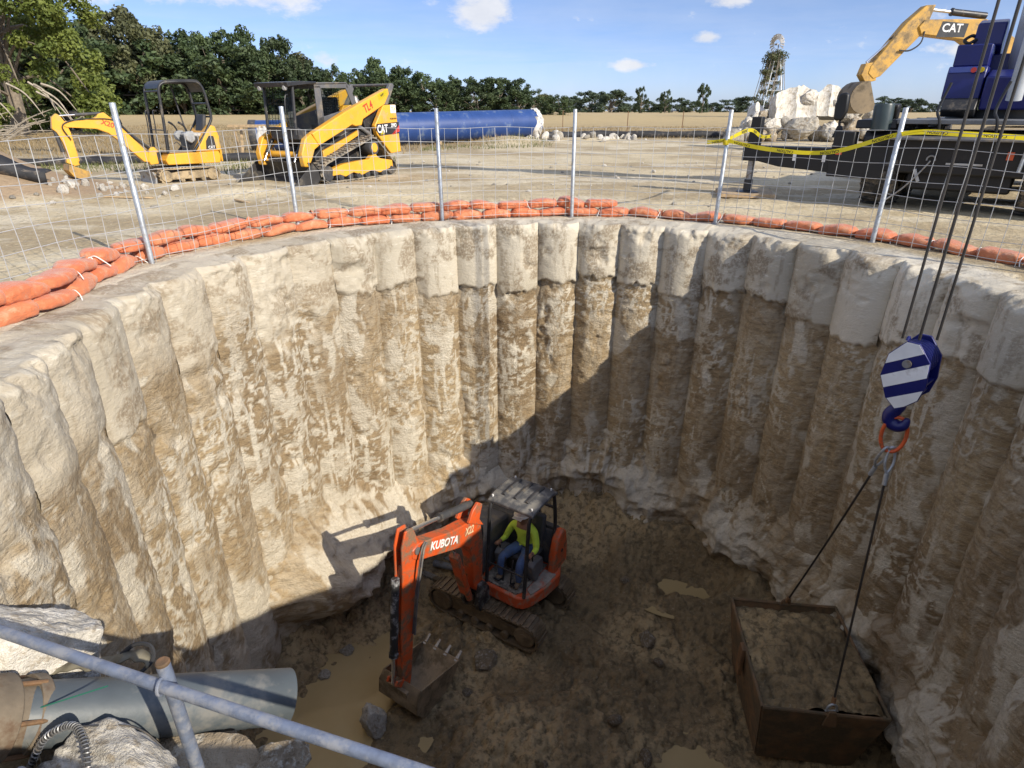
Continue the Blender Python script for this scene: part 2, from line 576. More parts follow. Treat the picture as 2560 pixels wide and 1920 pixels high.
def wall_masks(U, Z, white):
    """colour masks of the wall, sampled at the vertices (0..1)"""
    o = 0 * U
    n1 = 0.5 + 0.8 * fbm(U * 0.7, Z * 0.5, o, 5, 501)
    wob = 0.5 * fbm(U * 1.3, Z * 1.3, o, 3, 503)
    s1 = fbm(U * 6.5 + wob * 2, Z * 4.2 + wob * 2, o, 5, 505, 0.66)
    s2 = fbm(U * 15 + wob * 2, Z * 1.9 + wob, o, 4, 507, 0.5)
    s3 = fbm(U * 12 + wob * 5, Z * 17 + wob * 7, o, 3, 509, 0.55)
    s4 = sstep(-0.15, 0.25, fbm(U * 1.0, Z * 0.9, o + 4, 3, 511))
    s5 = fbm(U * 2.6 + wob, Z * 1.5 + wob, o, 4, 515, 0.55)
    bias = 0.16 * white
    f = 0.62 * sstep(0.10, 0.34, s1 + bias) * (0.35 + 0.65 * s4)
    f = np.maximum(f, 0.98 * sstep(0.28, 0.34, s2 + bias) * (0.3 + 0.7 * s4))
    f = np.maximum(f, 0.92 * sstep(0.20, 0.27, s3 + 0.6 * bias) * (0.25 + 0.75 * s4))
    f = np.maximum(f, 0.85 * sstep(0.30, 0.42, s5 + bias))
    for q_, (fu, fv, wd) in enumerate(((4.5, 1.5, 0.035), (7.0, 3.4, 0.045), (3.2, 2.6, 0.026))):      # scrape marks
        ln = np.abs(vnoise(U * fu + wob * 2.2, Z * fv + wob * 1.6, o + 2.7 * q_, 541 + q_))
        on = sstep(0.10, 0.30, fbm(U * 1.9, Z * 1.3, o + 5.5 * q_, 3, 551 + q_))
        f = np.maximum(f, 0.95 * sstep(wd, wd * 0.4, ln) * on)
    f = np.maximum(f, 0.85 * sstep(0.55, 1.0, white + 0.8 * s5 + 0.5 * s1))
    grime = sstep(0.10, 0.26, fbm(U * 3.0 + wob, Z * 3.0, o, 6, 513, 0.62))
    grime = np.maximum(grime, 0.6 * sstep(0.22, 0.34, s2))
    return np.clip(n1, 0, 1), np.clip(f, 0, 1), np.clip(grime, 0, 1)


def wall_material():
    m, t, b = newmat('pile_wall')
    uv = N(t, 'ShaderNodeUVMap', uv_map='wall').outputs[0]
    at = attr(t, 'collar')
    brown = mixc(t, attr(t, 'tone'), (0.250, 0.174, 0.094), (0.455, 0.340, 0.196))
    n2 = noise(t, mapping(t, uv, (4, 13, 1)), 1.7, 5, 0.7)
    brown = mixc(t, ramp(t, n2, [(0.36, 0.55), (0.54, 0.0)]), brown, (0.15, 0.105, 0.06))
    fl = noise(t, mapping(t, uv, (20, 13, 1)), 1.7, 4, 0.65)
    f = mth(t, 'MAXIMUM', attr(t, 'milk'), ramp(t, fl, [(0.60, 0.0), (0.68, 0.45)]))
    f = mth(t, 'MULTIPLY', f, ramp(t, fl, [(0.30, 0.45), (0.46, 1.0)]))
    milk = mixc(t, n2, (0.50, 0.435, 0.325), (0.76, 0.70, 0.58))
    low = mixc(t, f, brown, milk)
    cc = mixc(t, attr(t, 'tone'), (0.385, 0.335, 0.25), (0.59, 0.53, 0.42))
    cc = mixc(t, mth(t, 'MULTIPLY', attr(t, 'grime'), ramp(t, fl, [(0.35, 0.15), (0.55, 0.9)])), cc, (0.24, 0.185, 0.12))
    cc = mixc(t, ramp(t, n2, [(0.58, 0.0), (0.66, 0.5)]), cc, (0.70, 0.65, 0.54))
    c = mixc(t, at, low, cc)
    t.links.new(c, b.inputs['Base Color'])
    b.inputs['Roughness'].default_value = 0.9
    h = noise(t, mapping(t, uv, (12, 15, 1)), 2.0, 4, 0.74)
    st = mth(t, 'SUBTRACT', 1.0, mth(t, 'MULTIPLY', at, 0.62))
    n = N(t, 'ShaderNodeBump', ins={'Strength': st, 'Distance': 0.05, 'Height': h})
    t.links.new(n.outputs[0], b.inputs['Normal'])
    return m


def add_uv(me, U, V):
    li = np.empty(len(me.loops), dtype=np.int32)
    me.loops.foreach_get('vertex_index', li)
    lay = me.uv_layers.new(name='wall')
    uvs = np.stack([U.ravel()[li], V.ravel()[li]], -1).astype(np.float32)
    lay.data.foreach_set('uv', uvs.ravel())


def adiff(a, b):
    return (a - b + math.pi) % (2 * math.pi) - math.pi


def in_notch(a):
    a = adiff(a, 0)
    return NOTCH_A0 < a < NOTCH_A1


WALLM = wall_material()
wall = thing('shaft_wall', 'round shaft wall of adjoining concrete piles, pale at the top and brown streaked with white below', 'wall', (CX, CY, 0))
RHO, HALF = 0.40, RP * PITCH / 2
SAG0 = math.sqrt(RHO ** 2 - HALF ** 2)
A_START = R_(90) - 20.2 * PITCH
for i in range(NPILE):
    ac = A_START + i * PITCH
    vis = -math.pi * 0.93 < adiff(ac, R_(90)) < math.pi * 0.93
    rs = random.Random(100 + i)
    notch = in_notch(ac)
    nu, nv = 33, 300
    tt = np.linspace(-1, 1, nu)
    ztop = BENCH if notch else 0.0
    # rows: flat head (going outwards), then the face
    zz = ztop - (np.linspace(0, 1, nv) ** 1.05) * (6.6 + ztop)
    T, Z = np.meshgrid(tt, zz, indexing='ij')
    A = ac + T * PITCH / 2 * 1.03
    U = A * RP
    zc = -0.90 + rs.uniform(-0.16, 0.12) + 0.05 * fbm(U * 3, Z * 0, 0 * U, 3, 5 + i) + 0.09 * fbm(U * 9, 0 * Z, 0 * U + i, 3, 8)
    left = 1.0 if 0.75 < adiff(ac, R_(90)) < 2.6 else 0.0
    zc = zc - left * rs.uniform(-0.30, 0.25)
    wid = 0.03 + left * rs.uniform(0.0, 0.30)
    collar = sstep(-wid, wid, Z - zc + left * 0.25 * fbm(U * 2.5, Z * 2.5, 0 * U + 7, 4, 33)) * (0 if notch else 1)
    rawness = left * rs.uniform(0.25, 0.8) + (0.25 if rs.random() < 0.3 else 0.0)
    sag = np.sqrt(np.maximum(RHO ** 2 - (T * HALF) ** 2, 0)) - SAG0
    rough = 0.028 * fbm(U * 1.6, Z * 0.9, 0 * U, 4, 31) + 0.024 * fbm(U * 9, Z * 9, 0 * U, 4, 47, 0.6)
    drag = 0.008 * ridge(U * 2.2 + 1.3 * fbm(U * 2, Z * 2, 0 * U, 2, 3), Z * 9, 0 * U, 3, 61)
    chip = np.maximum(0, fbm(U * 2.7, Z * 2.0, 0 * U + 4.4, 4, 77) - 0.22) * 0.20
    sag = sag * (1 - 0.38 * left)
    low_in = 1.05 * sag - 0.050 + 0.03 * left + rough + drag - chip
    und = np.exp(-((Z - (zc - 0.10)) / 0.10) ** 2) * max(0, rs.uniform(-0.03, 0.09)) * (0.6 + 0.8 * fbm(U * 4, Z * 3, 0 * U, 3, 21))
    low_in = low_in - und
    top_in = sag + 0.012 * fbm(U * 2, Z * 1.2, 0 * U, 3, 91) + 0.006 * fbm(U * 12, Z * 12, 0 * U, 3, 92) - np.maximum(0, fbm(U * 1.9, Z * 1.9, 0 * U + 9, 4, 95) - 0.30) * 0.20
    top_in = top_in - rawness * (0.05 * np.abs(fbm(U * 4.5, Z * 4.5, 0 * U + 3, 5, 41, 0.6)) + 0.5 * chip)
    off = low_in * (1 - collar) + top_in * collar + rs.uniform(-0.02, 0.02)
    rnd = np.maximum(0, 1 - (ztop - Z) / 0.07) ** 2 * (0.05 + 0.06 * fbm(U * 3.5, 0 * Z, 0 * U + 2, 4, 55)) + np.maximum(0, fbm(U * 5.5, Z * 5.5, 0 * U + 6, 4, 57, 0.6) + 0.08) * 0.22 * np.exp(-(ztop - Z) / 0.13)
    RPv = RP + 0.38 * np.exp(-(adiff(A, R_(-136)) / R_(13)) ** 2)      # the shaft is a little out of round here
    r = RPv - off + np.maximum(rnd, 0)
    # head: rows that run back from the face over the top of the pile
    kh = 9
    ro = np.linspace(0, 1, kh)[::-1]
    rh = r[:, :1] + (RPv[:, :1] + 0.42 - r[:, :1]) * ro[None, :]
    Ah = np.repeat(A[:, :1], kh, 1)
    Zh = ztop + 0.012 + 0.028 * fbm(rh * 5, Ah * RP * 5, 0 * rh, 4, 15) - 0.02 * (1 - ro[None, :])
    r_all = np.hstack([rh[:, :-1], r])
    A_all = np.hstack([Ah[:, :-1], A])
    Z_all = np.hstack([Zh[:, :-1], Z])
    P = np.stack([r_all * np.cos(A_all), r_all * np.sin(A_all), Z_all], -1)
    me = grid_mesh('pile', P)
    add_uv(me, A_all * RP, np.hstack([ztop + (rh[:, :-1] - r[:, :1]), Z]))
    cl = np.hstack([np.ones_like(rh[:, :-1]), collar])
    Uv_, Vv_ = A_all * RP, np.hstack([ztop + (rh[:, :-1] - r[:, :1]), Z])
    set_attr(me, 'collar', cl * (1 - 0.35 * rawness))
    ang = adiff(ac, R_(90))
    w = np.hstack([np.zeros_like(rh[:, :-1]), sstep(-3.3, -4.3, Z) * 0.55])
    w = w + (0.25 if 0.2 < ang < 2.4 else 0.0) * sstep(0.2, -1.5, Z_all)     # paler cream left side, its sunlit look put into the colour
    for nm_, va_ in zip(('tone', 'milk', 'grime'), wall_masks(Uv_, Vv_, np.clip(w, 0, 1))):
        set_attr(me, nm_, va_)
    finish('pile', me, WALLM, wall, angle=180)

# grout that closes the joints behind the piles
na_, nz_ = 300, 60
ga = np.linspace(-math.pi, math.pi, na_, endpoint=False)
GA, GT = np.meshgrid(ga, np.linspace(0, 1, nz_), indexing='ij')
gtop = np.where((GA > NOTCH_A0 - 0.06) & (GA < NOTCH_A1 + 0.06), BENCH - 0.06, -0.10)
GZ = gtop + (-6.5 - gtop) * GT
GR = RP + 0.035 + 0.38 * np.exp(-(adiff(GA, R_(-136)) / R_(13)) ** 2) + 0.02 * fbm(GA * 20, GZ * 4, 0 * GA, 3, 61)
me = grid_mesh('grout', np.stack([GR * np.cos(GA), GR * np.sin(GA), GZ], -1), closed_u=True)
add_uv(me, GA * RP, GZ)
set_attr(me, 'collar', sstep(-1.0, -0.8, GZ) * 0.6)
for nm_, va_ in zip(('tone', 'milk', 'grime'), wall_masks(GA * RP, GZ, 0 * GA)):
    set_attr(me, nm_, va_ * 0.5)
finish('joint_grout', me, WALLM, wall, angle=180)

# sprayed concrete and rock below the pile toes
nu, nv = 900, 120
aa = np.linspace(-math.pi, math.pi, nu, endpoint=False)
zz = np.linspace(-3.45, -6.7, nv)
A, Z = np.meshgrid(aa, zz, indexing='ij')
X0, Y0 = np.cos(A) * RP, np.sin(A) * RP
lump = fbm(X0 * 0.75, Y0 * 0.75, Z * 0.8, 4, 201)
tong = fbm(np.cos(A) * 5.2, np.sin(A) * 5.2, 0 * A, 3, 207)         # rounded tongues round the ring
fine = fbm(X0 * 3.2, Y0 * 3.2, Z * 3.2, 6, 203, 0.58)
rr = ridge(X0 * 1.7, Y0 * 1.7, Z * 2.4, 4, 205)
toe = -4.1 - 0.45 * tong + 0.2 * lump
grow = sstep(0.35, -0.75, Z - toe)
lefts = 1 - 0.75 * sstep(R_(158), R_(172), np.abs(adiff(A, R_(-8)))) * 1.0
lefts = np.where(adiff(A, R_(187)) ** 2 < R_(26) ** 2, 0.30, 1.0)
lefts = np.clip(0.30 + 0.70 * sstep(R_(20), R_(34), np.abs(adiff(A, R_(187)))), 0, 1)
cob = 0
for q_, (sc_, am_) in enumerate(((2.2, 0.15), (4.7, 0.085), (9.5, 0.045))):
    cob = cob + am_ * np.abs(vnoise(X0 * sc_ + 3 * q_, Y0 * sc_, Z * sc_ * 1.2, 221 + q_))
inn = -0.34 + lefts * grow * (0.50 + 0.22 * tong) + 0.12 * lump + 0.07 * fine - cob + 0.20 + 0.05 * rr - 0.12 * (1 - lefts)
leftb = np.exp(-(adiff(A, R_(150)) / 0.20) ** 2) * np.exp(-((Z + 5.0) / 0.62) ** 2)
leftb2 = np.exp(-(adiff(A, R_(132)) / 0.16) ** 2) * np.exp(-((Z + 4.75) / 0.5) ** 2)
inn = inn + 0.62 * leftb + 0.30 * leftb2
under = sstep(-5.05 - 0.35 * tong, -5.6 - 0.3 * tong, Z) * (0.55 + 0.3 * lump) * np.where(np.abs(adiff(A, R_(55))) < 1.0, 1, 0.75)
inn = inn - under
cave = np.exp(-(adiff(A, R_(80)) / 0.13) ** 2) * sstep(-4.55, -4.8, Z)
inn = inn - 0.9 * cave
inn = np.maximum(inn, -1.2)
r = RP - 0.10 - inn
P = np.stack([r * np.cos(A), r * np.sin(A), Z], -1)
me = grid_mesh('shotcrete', P, closed_u=True)
add_uv(me, A * RP, Z)
set_attr(me, 'collar', np.zeros_like(A))
wsk = sstep(-3.9, -4.4, Z) * sstep(-5.75, -4.9, Z) * (0.80 + 0.5 * tong + 0.7 * lump) * lefts - 0.8 * cave - 0.5 * under
for nm_, va_ in zip(('tone', 'milk', 'grime'), wall_masks(A * RP, Z, np.clip(wsk, 0, 1))):
    set_attr(me, nm_, va_)
finish('shotcrete_skirt', me, WALLM, wall, angle=180)


# ------------------------------------------------------------------ ground
def gz(x, y, detail=True):
    x, y = np.asarray(x, float), np.asarray(y, float)
    d = np.hypot(x, y)
    z = 1.12 * sstep(48, 100, d)
    z = z + 1.45 * np.exp(-(((x + 12.8) / 2.2) ** 2 + ((y - 13.6) / 1.5) ** 2)) + 0.45 * np.exp(-(((x + 10.6) / 1.7) ** 2 + ((y - 12.2) / 1.2) ** 2))
    z = z + 0.42 * np.exp(-(((x + 0.2) / 1.9) ** 2 + ((y - 34.6) / 1.1) ** 2)) + 0.22 * np.exp(-(((x - 3.6) / 3.4) ** 2 + ((y - 37.5) / 1.0) ** 2))
    z = z + 0.16 * np.exp(-(((x + 5.8) / 1.4) ** 2 + ((y - 13.4) / 0.5) ** 2)) + 0.10 * np.exp(-(((x + 3.2) / 2.0) ** 2 + ((y - 13.0) / 0.45) ** 2))
    if detail:
        fade = 1 / (1 + (d / 30.0) ** 2)
        z = z + (0.045 * fbm(x * 0.5, y * 0.5, 0 * x, 4, 301) + 0.016 * fbm(x * 3.1, y * 3.1, 0 * x, 4, 303)) * np.maximum(fade, 0.25)
        rut = ridge(x * 0.12 + 3, y * 0.85 + 0.25 * fbm(x * 0.3, y * 0.3, 0 * x, 2, 5), 0 * x, 2, 311)
        z = z + 0.030 * rut * fade * sstep(10.5, 13, y)
        tread = np.sin((x * 0.98 + y * 0.2) * 26) * np.exp(-((y - 12.3 - 0.06 * x) / 0.28) ** 2)
        z = z + 0.010 * tread * fade
    return z


def ground_material():
    m, t, b = newmat('site_ground')
    geo = N(t, 'ShaderNodeNewGeometry')
    pos = geo.outputs['Position']
    sp = N(t, 'ShaderNodeSeparateXYZ', ins={0: pos})
    x, y = sp.outputs[0], sp.outputs[1]
    n1 = attr(t, 'tone')
    dirt = mixc(t, ramp(t, n1, [(0.33, 0.0), (0.67, 1.0)]), (0.375, 0.290, 0.165), (0.575, 0.475, 0.300))
    n2 = noise(t, mapping(t, pos, (0.5, 2.4, 1)), 1.5, 5, 0.68)
    dirt = mixc(t, ramp(t, n2, [(0.36, 0.0), (0.60, 1.0)]), mixc(t, 0.30, dirt, (0.24, 0.18, 0.115)), dirt)
    chalk = attr(t, 'chalk')
    dirt = mixc(t, ramp(t, chalk, [(0.60, 0.0), (0.75, 0.6)]), dirt, (0.62, 0.545, 0.40))
    st = noise(t, pos, 15, 3, 0.6)
    dirt = mixc(t, ramp(t, st, [(0.64, 0.0), (0.70, 0.8)]), dirt, (0.66, 0.60, 0.49))
    dirt = mixc(t, ramp(t, st, [(0.34, 0.6), (0.44, 0.0)]), dirt, (0.18, 0.135, 0.085))
    # brown spoil on the mound to the left
    md = N(t, 'ShaderNodeVectorMath', operation='DISTANCE', ins={0: pos, 1: (-12.0, 13.2, 0.4)}).outputs['Value']
    mf = mth(t, 'SUBTRACT', 1.0, mth(t, 'MULTIPLY', mth(t, 'ADD', md, mth(t, 'MULTIPLY', n1, 1.5)), 0.22), clamp=True)
    dirt = mixc(t, ramp(t, mf, [(0.0, 0.0), (0.16, 0.95)]), dirt, mixc(t, st, (0.26, 0.175, 0.10), (0.40, 0.29, 0.18)))
    # pale concrete round the head of the piles
    cd = N(t, 'ShaderNodeVectorMath', operation='DISTANCE', ins={0: pos, 1: (CX, CY, 0)}).outputs['Value']
    cf = mth(t, 'ADD', mth(t, 'SUBTRACT', RP + 0.75, cd), mth(t, 'MULTIPLY', mth(t, 'SUBTRACT', n1, 0.5), 0.9))
    conc = mixc(t, n2, (0.40, 0.345, 0.255), (0.66, 0.60, 0.48))
    c = mixc(t, ramp(t, cf, [(0.0, 0.0), (0.30, 0.9)]), dirt, conc)
    # dry pasture
    gx = mth(t, 'MULTIPLY', N(t, 'ShaderNodeMapRange', interpolation_type='SMOOTHSTEP', ins={0: x, 1: -7.0, 2: 4.0, 3: 0.0, 4: 1.0}).outputs[0], 16.0)
    edge = mth(t, 'SUBTRACT', mth(t, 'SUBTRACT', y, 23.5), gx)
    edge = mth(t, 'ADD', edge, mth(t, 'MULTIPLY', mth(t, 'SUBTRACT', n1, 0.5), 7.0))
    g1 = n2
    grass = mixc(t, ramp(t, g1, [(0.36, 0.0), (0.64, 1.0)]), (0.23, 0.165, 0.085), (0.44, 0.335, 0.175))
    g2 = st
    grass = mixc(t, ramp(t, g2, [(0.40, 0.5), (0.55, 0.0)]), grass, (0.15, 0.105, 0.055))
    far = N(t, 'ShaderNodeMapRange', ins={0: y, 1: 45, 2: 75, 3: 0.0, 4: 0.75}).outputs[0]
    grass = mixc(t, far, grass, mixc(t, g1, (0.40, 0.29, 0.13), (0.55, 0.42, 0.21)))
    c = mixc(t, ramp(t, mth(t, 'MULTIPLY', edge, 0.2), [(0.0, 0.0), (0.7, 1.0)]), c, grass)
    t.links.new(c, b.inputs['Base Color'])
    b.inputs['Roughness'].default_value = 0.95
    bump(t, b, noise(t, pos, 6, 5, 0.7), 0.9, 0.07)
    return m


GROUNDM = ground_material()
rings = [RP + 0.30]
dr = 0.05
while rings[-1] < 4200:
    rings.append(rings[-1] + dr)
    if rings[-1] > 7.5:
        dr *= 1.022
    if rings[-1] > 60:
        dr *= 1.06
rings = np.array([rings[0], rings[0]] + rings)
na = 900
# finer angles in front of the camera
th = np.linspace(0, 1, na, endpoint=False)
ang = th * 2 * math.pi + 0.55 * np.sin(2 * (th * 2 * math.pi - math.pi / 2)) * -0.45
Rg, Ag = np.meshgrid(rings, ang, indexing='ij')
Xg, Yg = CX + Rg * np.cos(Ag), CY + Rg * np.sin(Ag)
Zg = gz(Xg, Yg)
Zg = Zg - 0.03 * sstep(RP + 0.5, RP + 0.3, Rg)
aw = adiff(Ag, 0)
nf = sstep(NOTCH_A0 - 0.05, NOTCH_A0, aw) * sstep(NOTCH_A1 + 0.05, NOTCH_A1, aw) * sstep(5.08, 4.95, Rg)
Zg = Zg * (1 - nf) + nf * (BENCH - 0.03 + 0.03 * fbm(Xg * 3, Yg * 3, 0 * Xg, 3, 9))
Zg[0] = -2.6
Zg[1] = -1.3 + 0.1 * fbm(Xg[1] * 3, Yg[1] * 3, 0 * Xg[1], 3, 77)
me = grid_mesh('ground', np.stack([Xg, Yg, Zg], -1), closed_v=True, flip=False)
set_attr(me, 'tone', np.clip(0.5 + 0.8 * fbm(Xg * 0.45, Yg * 0.45, 0 * Xg, 6, 521, 0.58), 0, 1))
set_attr(me, 'chalk', np.clip(0.5 + 0.8 * fbm(Xg * 0.6, Yg * 1.1, 0 * Xg, 6, 523, 0.66), 0, 1))
g = finish('ground', me, GROUNDM, angle=180)
tag(g, 'dusty pale site ground with tracks running into dry pasture', 'ground', kind='structure')


# ------------------------------------------------------------------ pit floor
def mud_material():
    m, t, b = newmat('wet_mud')
    pos = N(t, 'ShaderNodeNewGeometry').outputs['Position']
    n1 = attr(t, 'tone')
    c = mixc(t, ramp(t, n1, [(0.32, 0.0), (0.68, 1.0)]), (0.225, 0.160, 0.080), (0.415, 0.305, 0.160))
    n2 = noise(t, pos, 9, 5, 0.7)
    c = mixc(t, ramp(t, n2, [(0.38, 0.8), (0.53, 0.0)]), c, (0.10, 0.074, 0.038))
    n3 = noise(t, pos, 26, 2, 0.6)
    c = mixc(t, ramp(t, n3, [(0.66, 0.0), (0.72, 0.6)]), c, (0.36, 0.30, 0.21))
    t.links.new(c, b.inputs['Base Color'])
    t.links.new(ramp(t, n1, [(0.3, 0.62), (0.7, 0.9)]), b.inputs['Roughness'])
    bump(t, b, noise(t, pos, 12, 5, 0.72), 1.0, 0.06)
    return m


MUDM = mud_material()
WATER_L, WATER_R, WATER_B = -5.98, -5.81, -6.00


def fz(x, y, detail=True):
    x, y = np.asarray(x, float), np.asarray(y, float)
    dx, dy = x - CX, y - CY
    rr_ = np.hypot(dx, dy)
    a = np.arctan2(dy, dx)
    w = sstep(R_(135), R_(112), np.abs(adiff(a, R_(40)))) * 0.9 + 0.1
    w = np.where(np.abs(adiff(a, R_(170))) < 0.9, 0.12 + 0 * w, w)
    wsm = 0.5 + 0.5 * np.cos(np.clip(adiff(a, R_(64)) * 1.75, -math.pi, math.pi))
    z = FLOOR + 0.92 * sstep(2.3, 4.3, rr_) * wsm
    z = z + 0.14 * np.exp(-(((x - 0.3) / 1.1) ** 2 + ((y - 5.0) / 0.8) ** 2))
    z = z - 0.30 * np.exp(-((((x + 2.35) / 0.85) ** 2 + ((y - 6.25) / 0.95) ** 2) ** 1.6))
    z = z - 0.26 * np.exp(-((((x + 2.6) / 0.6) ** 2 + ((y - 5.35) / 0.6) ** 2) ** 1.5))
    z = z + 0.25 * np.exp(-(((x + 3.3) / 0.5) ** 2 + ((y - 6.7) / 0.7) ** 2))
    u, v = (x - 2.85) * 0.94 + (y - 7.95) * -0.35, (x - 2.85) * 0.35 + (y - 7.95) * 0.94
    q = (u / 0.72) ** 2 + (v / 0.34) ** 2
    wq = np.exp(-q ** 1.5)
    z = z * (1 - wq) - 5.92 * wq + 0.16 * np.exp(-((np.sqrt(q) - 1.45) / 0.32) ** 2)
    z = z - 0.17 * np.exp(-((((x - 2.18) / 0.42) ** 2 + ((y - 4.95) / 0.30) ** 2) ** 1.5))
    if detail:
        clod = np.maximum(0, ridge(x * 1.5, y * 1.5, 0 * x, 3, 401))
        z = z + 0.10 * fbm(x * 1.1, y * 1.1, 0 * x, 5, 403, 0.56) + 0.06 * clod + 0.05 * np.abs(fbm(x * 4.5, y * 4.5, 0 * x, 5, 405, 0.62))
    return z


def worley(x, y, sc, seed):
    x, y = x * sc, y * sc
    fx, fy = np.floor(x), np.floor(y)
    best = np.full(x.shape, 9.0)
    hgt = np.zeros(x.shape)
    for dx in (-1, 0, 1):
        for dy in (-1, 0, 1):
            cx_, cy_ = fx + dx, fy + dy
            jx, jy = _h(cx_, cy_, 0 * cx_, seed), _h(cx_, cy_, 0 * cx_ + 1, seed)
            d = np.hypot(cx_ + jx - x, cy_ + jy - y)
            sz = 0.45 + 0.6 * _h(cx_, cy_, 0 * cx_ + 2, seed)
            dd = d / sz
            hh_ = np.sqrt(np.maximum(0, 1 - dd ** 2)) * sz
            hgt = np.maximum(hgt, hh_)
            best = np.minimum(best, d)
    return hgt


def fz_full(x, y):
    msk = sstep(-0.25, 0.25, fbm(x * 0.8, y * 0.8, 0 * x, 3, 421))
    wx, wy = x + 0.05 * fbm(x * 6, y * 6, 0 * x, 3, 431), y + 0.05 * fbm(x * 6, y * 6, 0 * x + 4, 3, 433)
    # ruts pressed by the excavator tracks
    u, v = (x + 0.16) * 0.86 + (y - 7.66) * -0.51, (x + 0.16) * 0.51 + (y - 7.66) * 0.86
    rut = (np.exp(-((v + 0.51) / 0.15) ** 4) + np.exp(-((v - 0.51) / 0.15) ** 4)) * sstep(-1.3, -1.0, u) * sstep(2.9, 1.9, u)
    cle = 0.5 + 0.5 * np.sin(u * 2 * math.pi / 0.10)
    msk = msk * (1 - 0.8 * rut)
    return fz(x, y) - rut * (0.07 + 0.025 * cle) - 0.10 + (0.05 + 0.10 * msk) * worley(wx, wy, 5.0, 3) + (0.03 + 0.05 * msk) * worley(wx, wy, 11.0, 5)


n = 620
xs = np.linspace(CX - 5.4, CX + 5.4, n)
ys = np.linspace(CY - 5.0, CY + 5.8, n)
X, Y = np.meshgrid(xs, ys, indexing='ij')
me = grid_mesh('pit_floor', np.stack([X, Y, fz_full(X, Y)], -1))
set_attr(me, 'tone', np.clip(0.5 + 0.9 * fbm(X * 1.0, Y * 1.0, 0 * X, 6, 531, 0.6), 0, 1))
pf = finish('pit_floor', me, MUDM, angle=180)
tag(pf, 'churned wet brown mud on the shaft floor', 'mud', kind='structure')


def water_material():
    m, t, b = newmat('muddy_water')
    pos = N(t, 'ShaderNodeNewGeometry').outputs['Position']
    c = mixc(t, noise(t, pos, 1.5, 3, 0.6), (0.33, 0.24, 0.11), (0.43, 0.33, 0.175))
    t.links.new(c, b.inputs['Base Color'])
    b.inputs['Roughness'].default_value = 0.09
    b.inputs['IOR'].default_value = 1.33
    bump(t, b, noise(t, pos, 5, 3), 0.05, 0.02)
    return m


WATERM = water_material()
for (px_, py_, rx, ry, wz, lab) in ((-2.4, 6.0, 1.5, 1.7, WATER_L, 'large tan muddy puddle beside the orange excavator bucket'),
                                    (2.85, 7.95, 0.95, 0.75, WATER_R, 'shallow brown puddle between orange excavator and spoil skip'),
                                    (2.18, 4.95, 0.62, 0.5, WATER_B, 'small brown puddle at the bottom edge beside the spoil skip')):
    k = 40
    mb = MB().add([(px_ + rx * math.cos(2 * math.pi * i / k), py_ + ry * math.sin(2 * math.pi * i / k), wz) for i in range(k)], [tuple(range(k))])
    tag(mb.build('puddle', WATERM, smooth=False), lab, 'puddle', kind='structure')

# ================================================================== fence, sandbags and near edge
PILE_END = thing('broken_concrete_end', 'rough pale concrete block ending the pile wall at lower left', 'concrete block', (0, 0, 0))


def rock_mesh(name, seed, n=4, flat=0.0, rough=0.22, cuts=5):
    rs = random.Random(seed)
    bm = bmesh.new()
    bmesh.ops.create_icosphere(bm, subdivisions=n, radius=1.0)
    V = np.array([v.co[:] for v in bm.verts])
    V = V / np.linalg.norm(V, axis=1)[:, None]
    d = np.ones(len(V))
    for _ in range(cuts + 3):                       # planar cleavage faces
        nrm = np.array([rs.gauss(0, 1) for _ in range(3)])
        nrm /= np.linalg.norm(nrm)
        k = rs.uniform(0.55, 0.86)
        dd = V @ nrm
        lim = np.where(dd > 0.02, k / np.maximum(dd, 0.02), 9)
        d = np.minimum(d, lim)
    o = seed * 3.7
    d = d * (1 + rough * 0.55 * fbm(V[:, 0] * 1.6 + o, V[:, 1] * 1.6, V[:, 2] * 1.6, 3, seed) + rough * 0.35 * fbm(V[:, 0] * 5 + o, V[:, 1] * 5, V[:, 2] * 5, 4, seed + 3, 0.6))
    P = V * d[:, None]
    if flat:
        P[:, 2] = np.maximum(P[:, 2], -flat)
    for v, p in zip(bm.verts, P):
        v.co = p
    me = bpy.data.meshes.new(name)
    bm.to_mesh(me)
    bm.free()
    return me


def rock_mat(name, a, b_, stain, sc=2.5):
    m, t, b = newmat(name)
    tcn = N(t, 'ShaderNodeTexCoord')
    v = tcn.outputs['Object']
    c = mixc(t, ramp(t, noise(t, v, sc, 5, 0.66), [(0.34, 0.0), (0.66, 1.0)]), a, b_)
    s2 = noise(t, v, sc * 1.7, 5, 0.7)
    c = mixc(t, ramp(t, s2, [(0.52, 0.0), (0.62, 0.85)]), c, stain)
    oi = N(t, 'ShaderNodeObjectInfo')
    k = mth(t, 'ADD', mth(t, 'MULTIPLY', oi.outputs['Random'], 0.3), 0.85)
    c = mixc(t, 1.0, c, N(t, 'ShaderNodeCombineColor', ins={0: k, 1: k, 2: k}).outputs[0], 'MULTIPLY')
    t.links.new(c, b.inputs['Base Color'])
    b.inputs['Roughness'].default_value = 0.92
    bump(t, b, noise(t, v, 9, 4, 0.7), 0.8, 0.05)
    return m


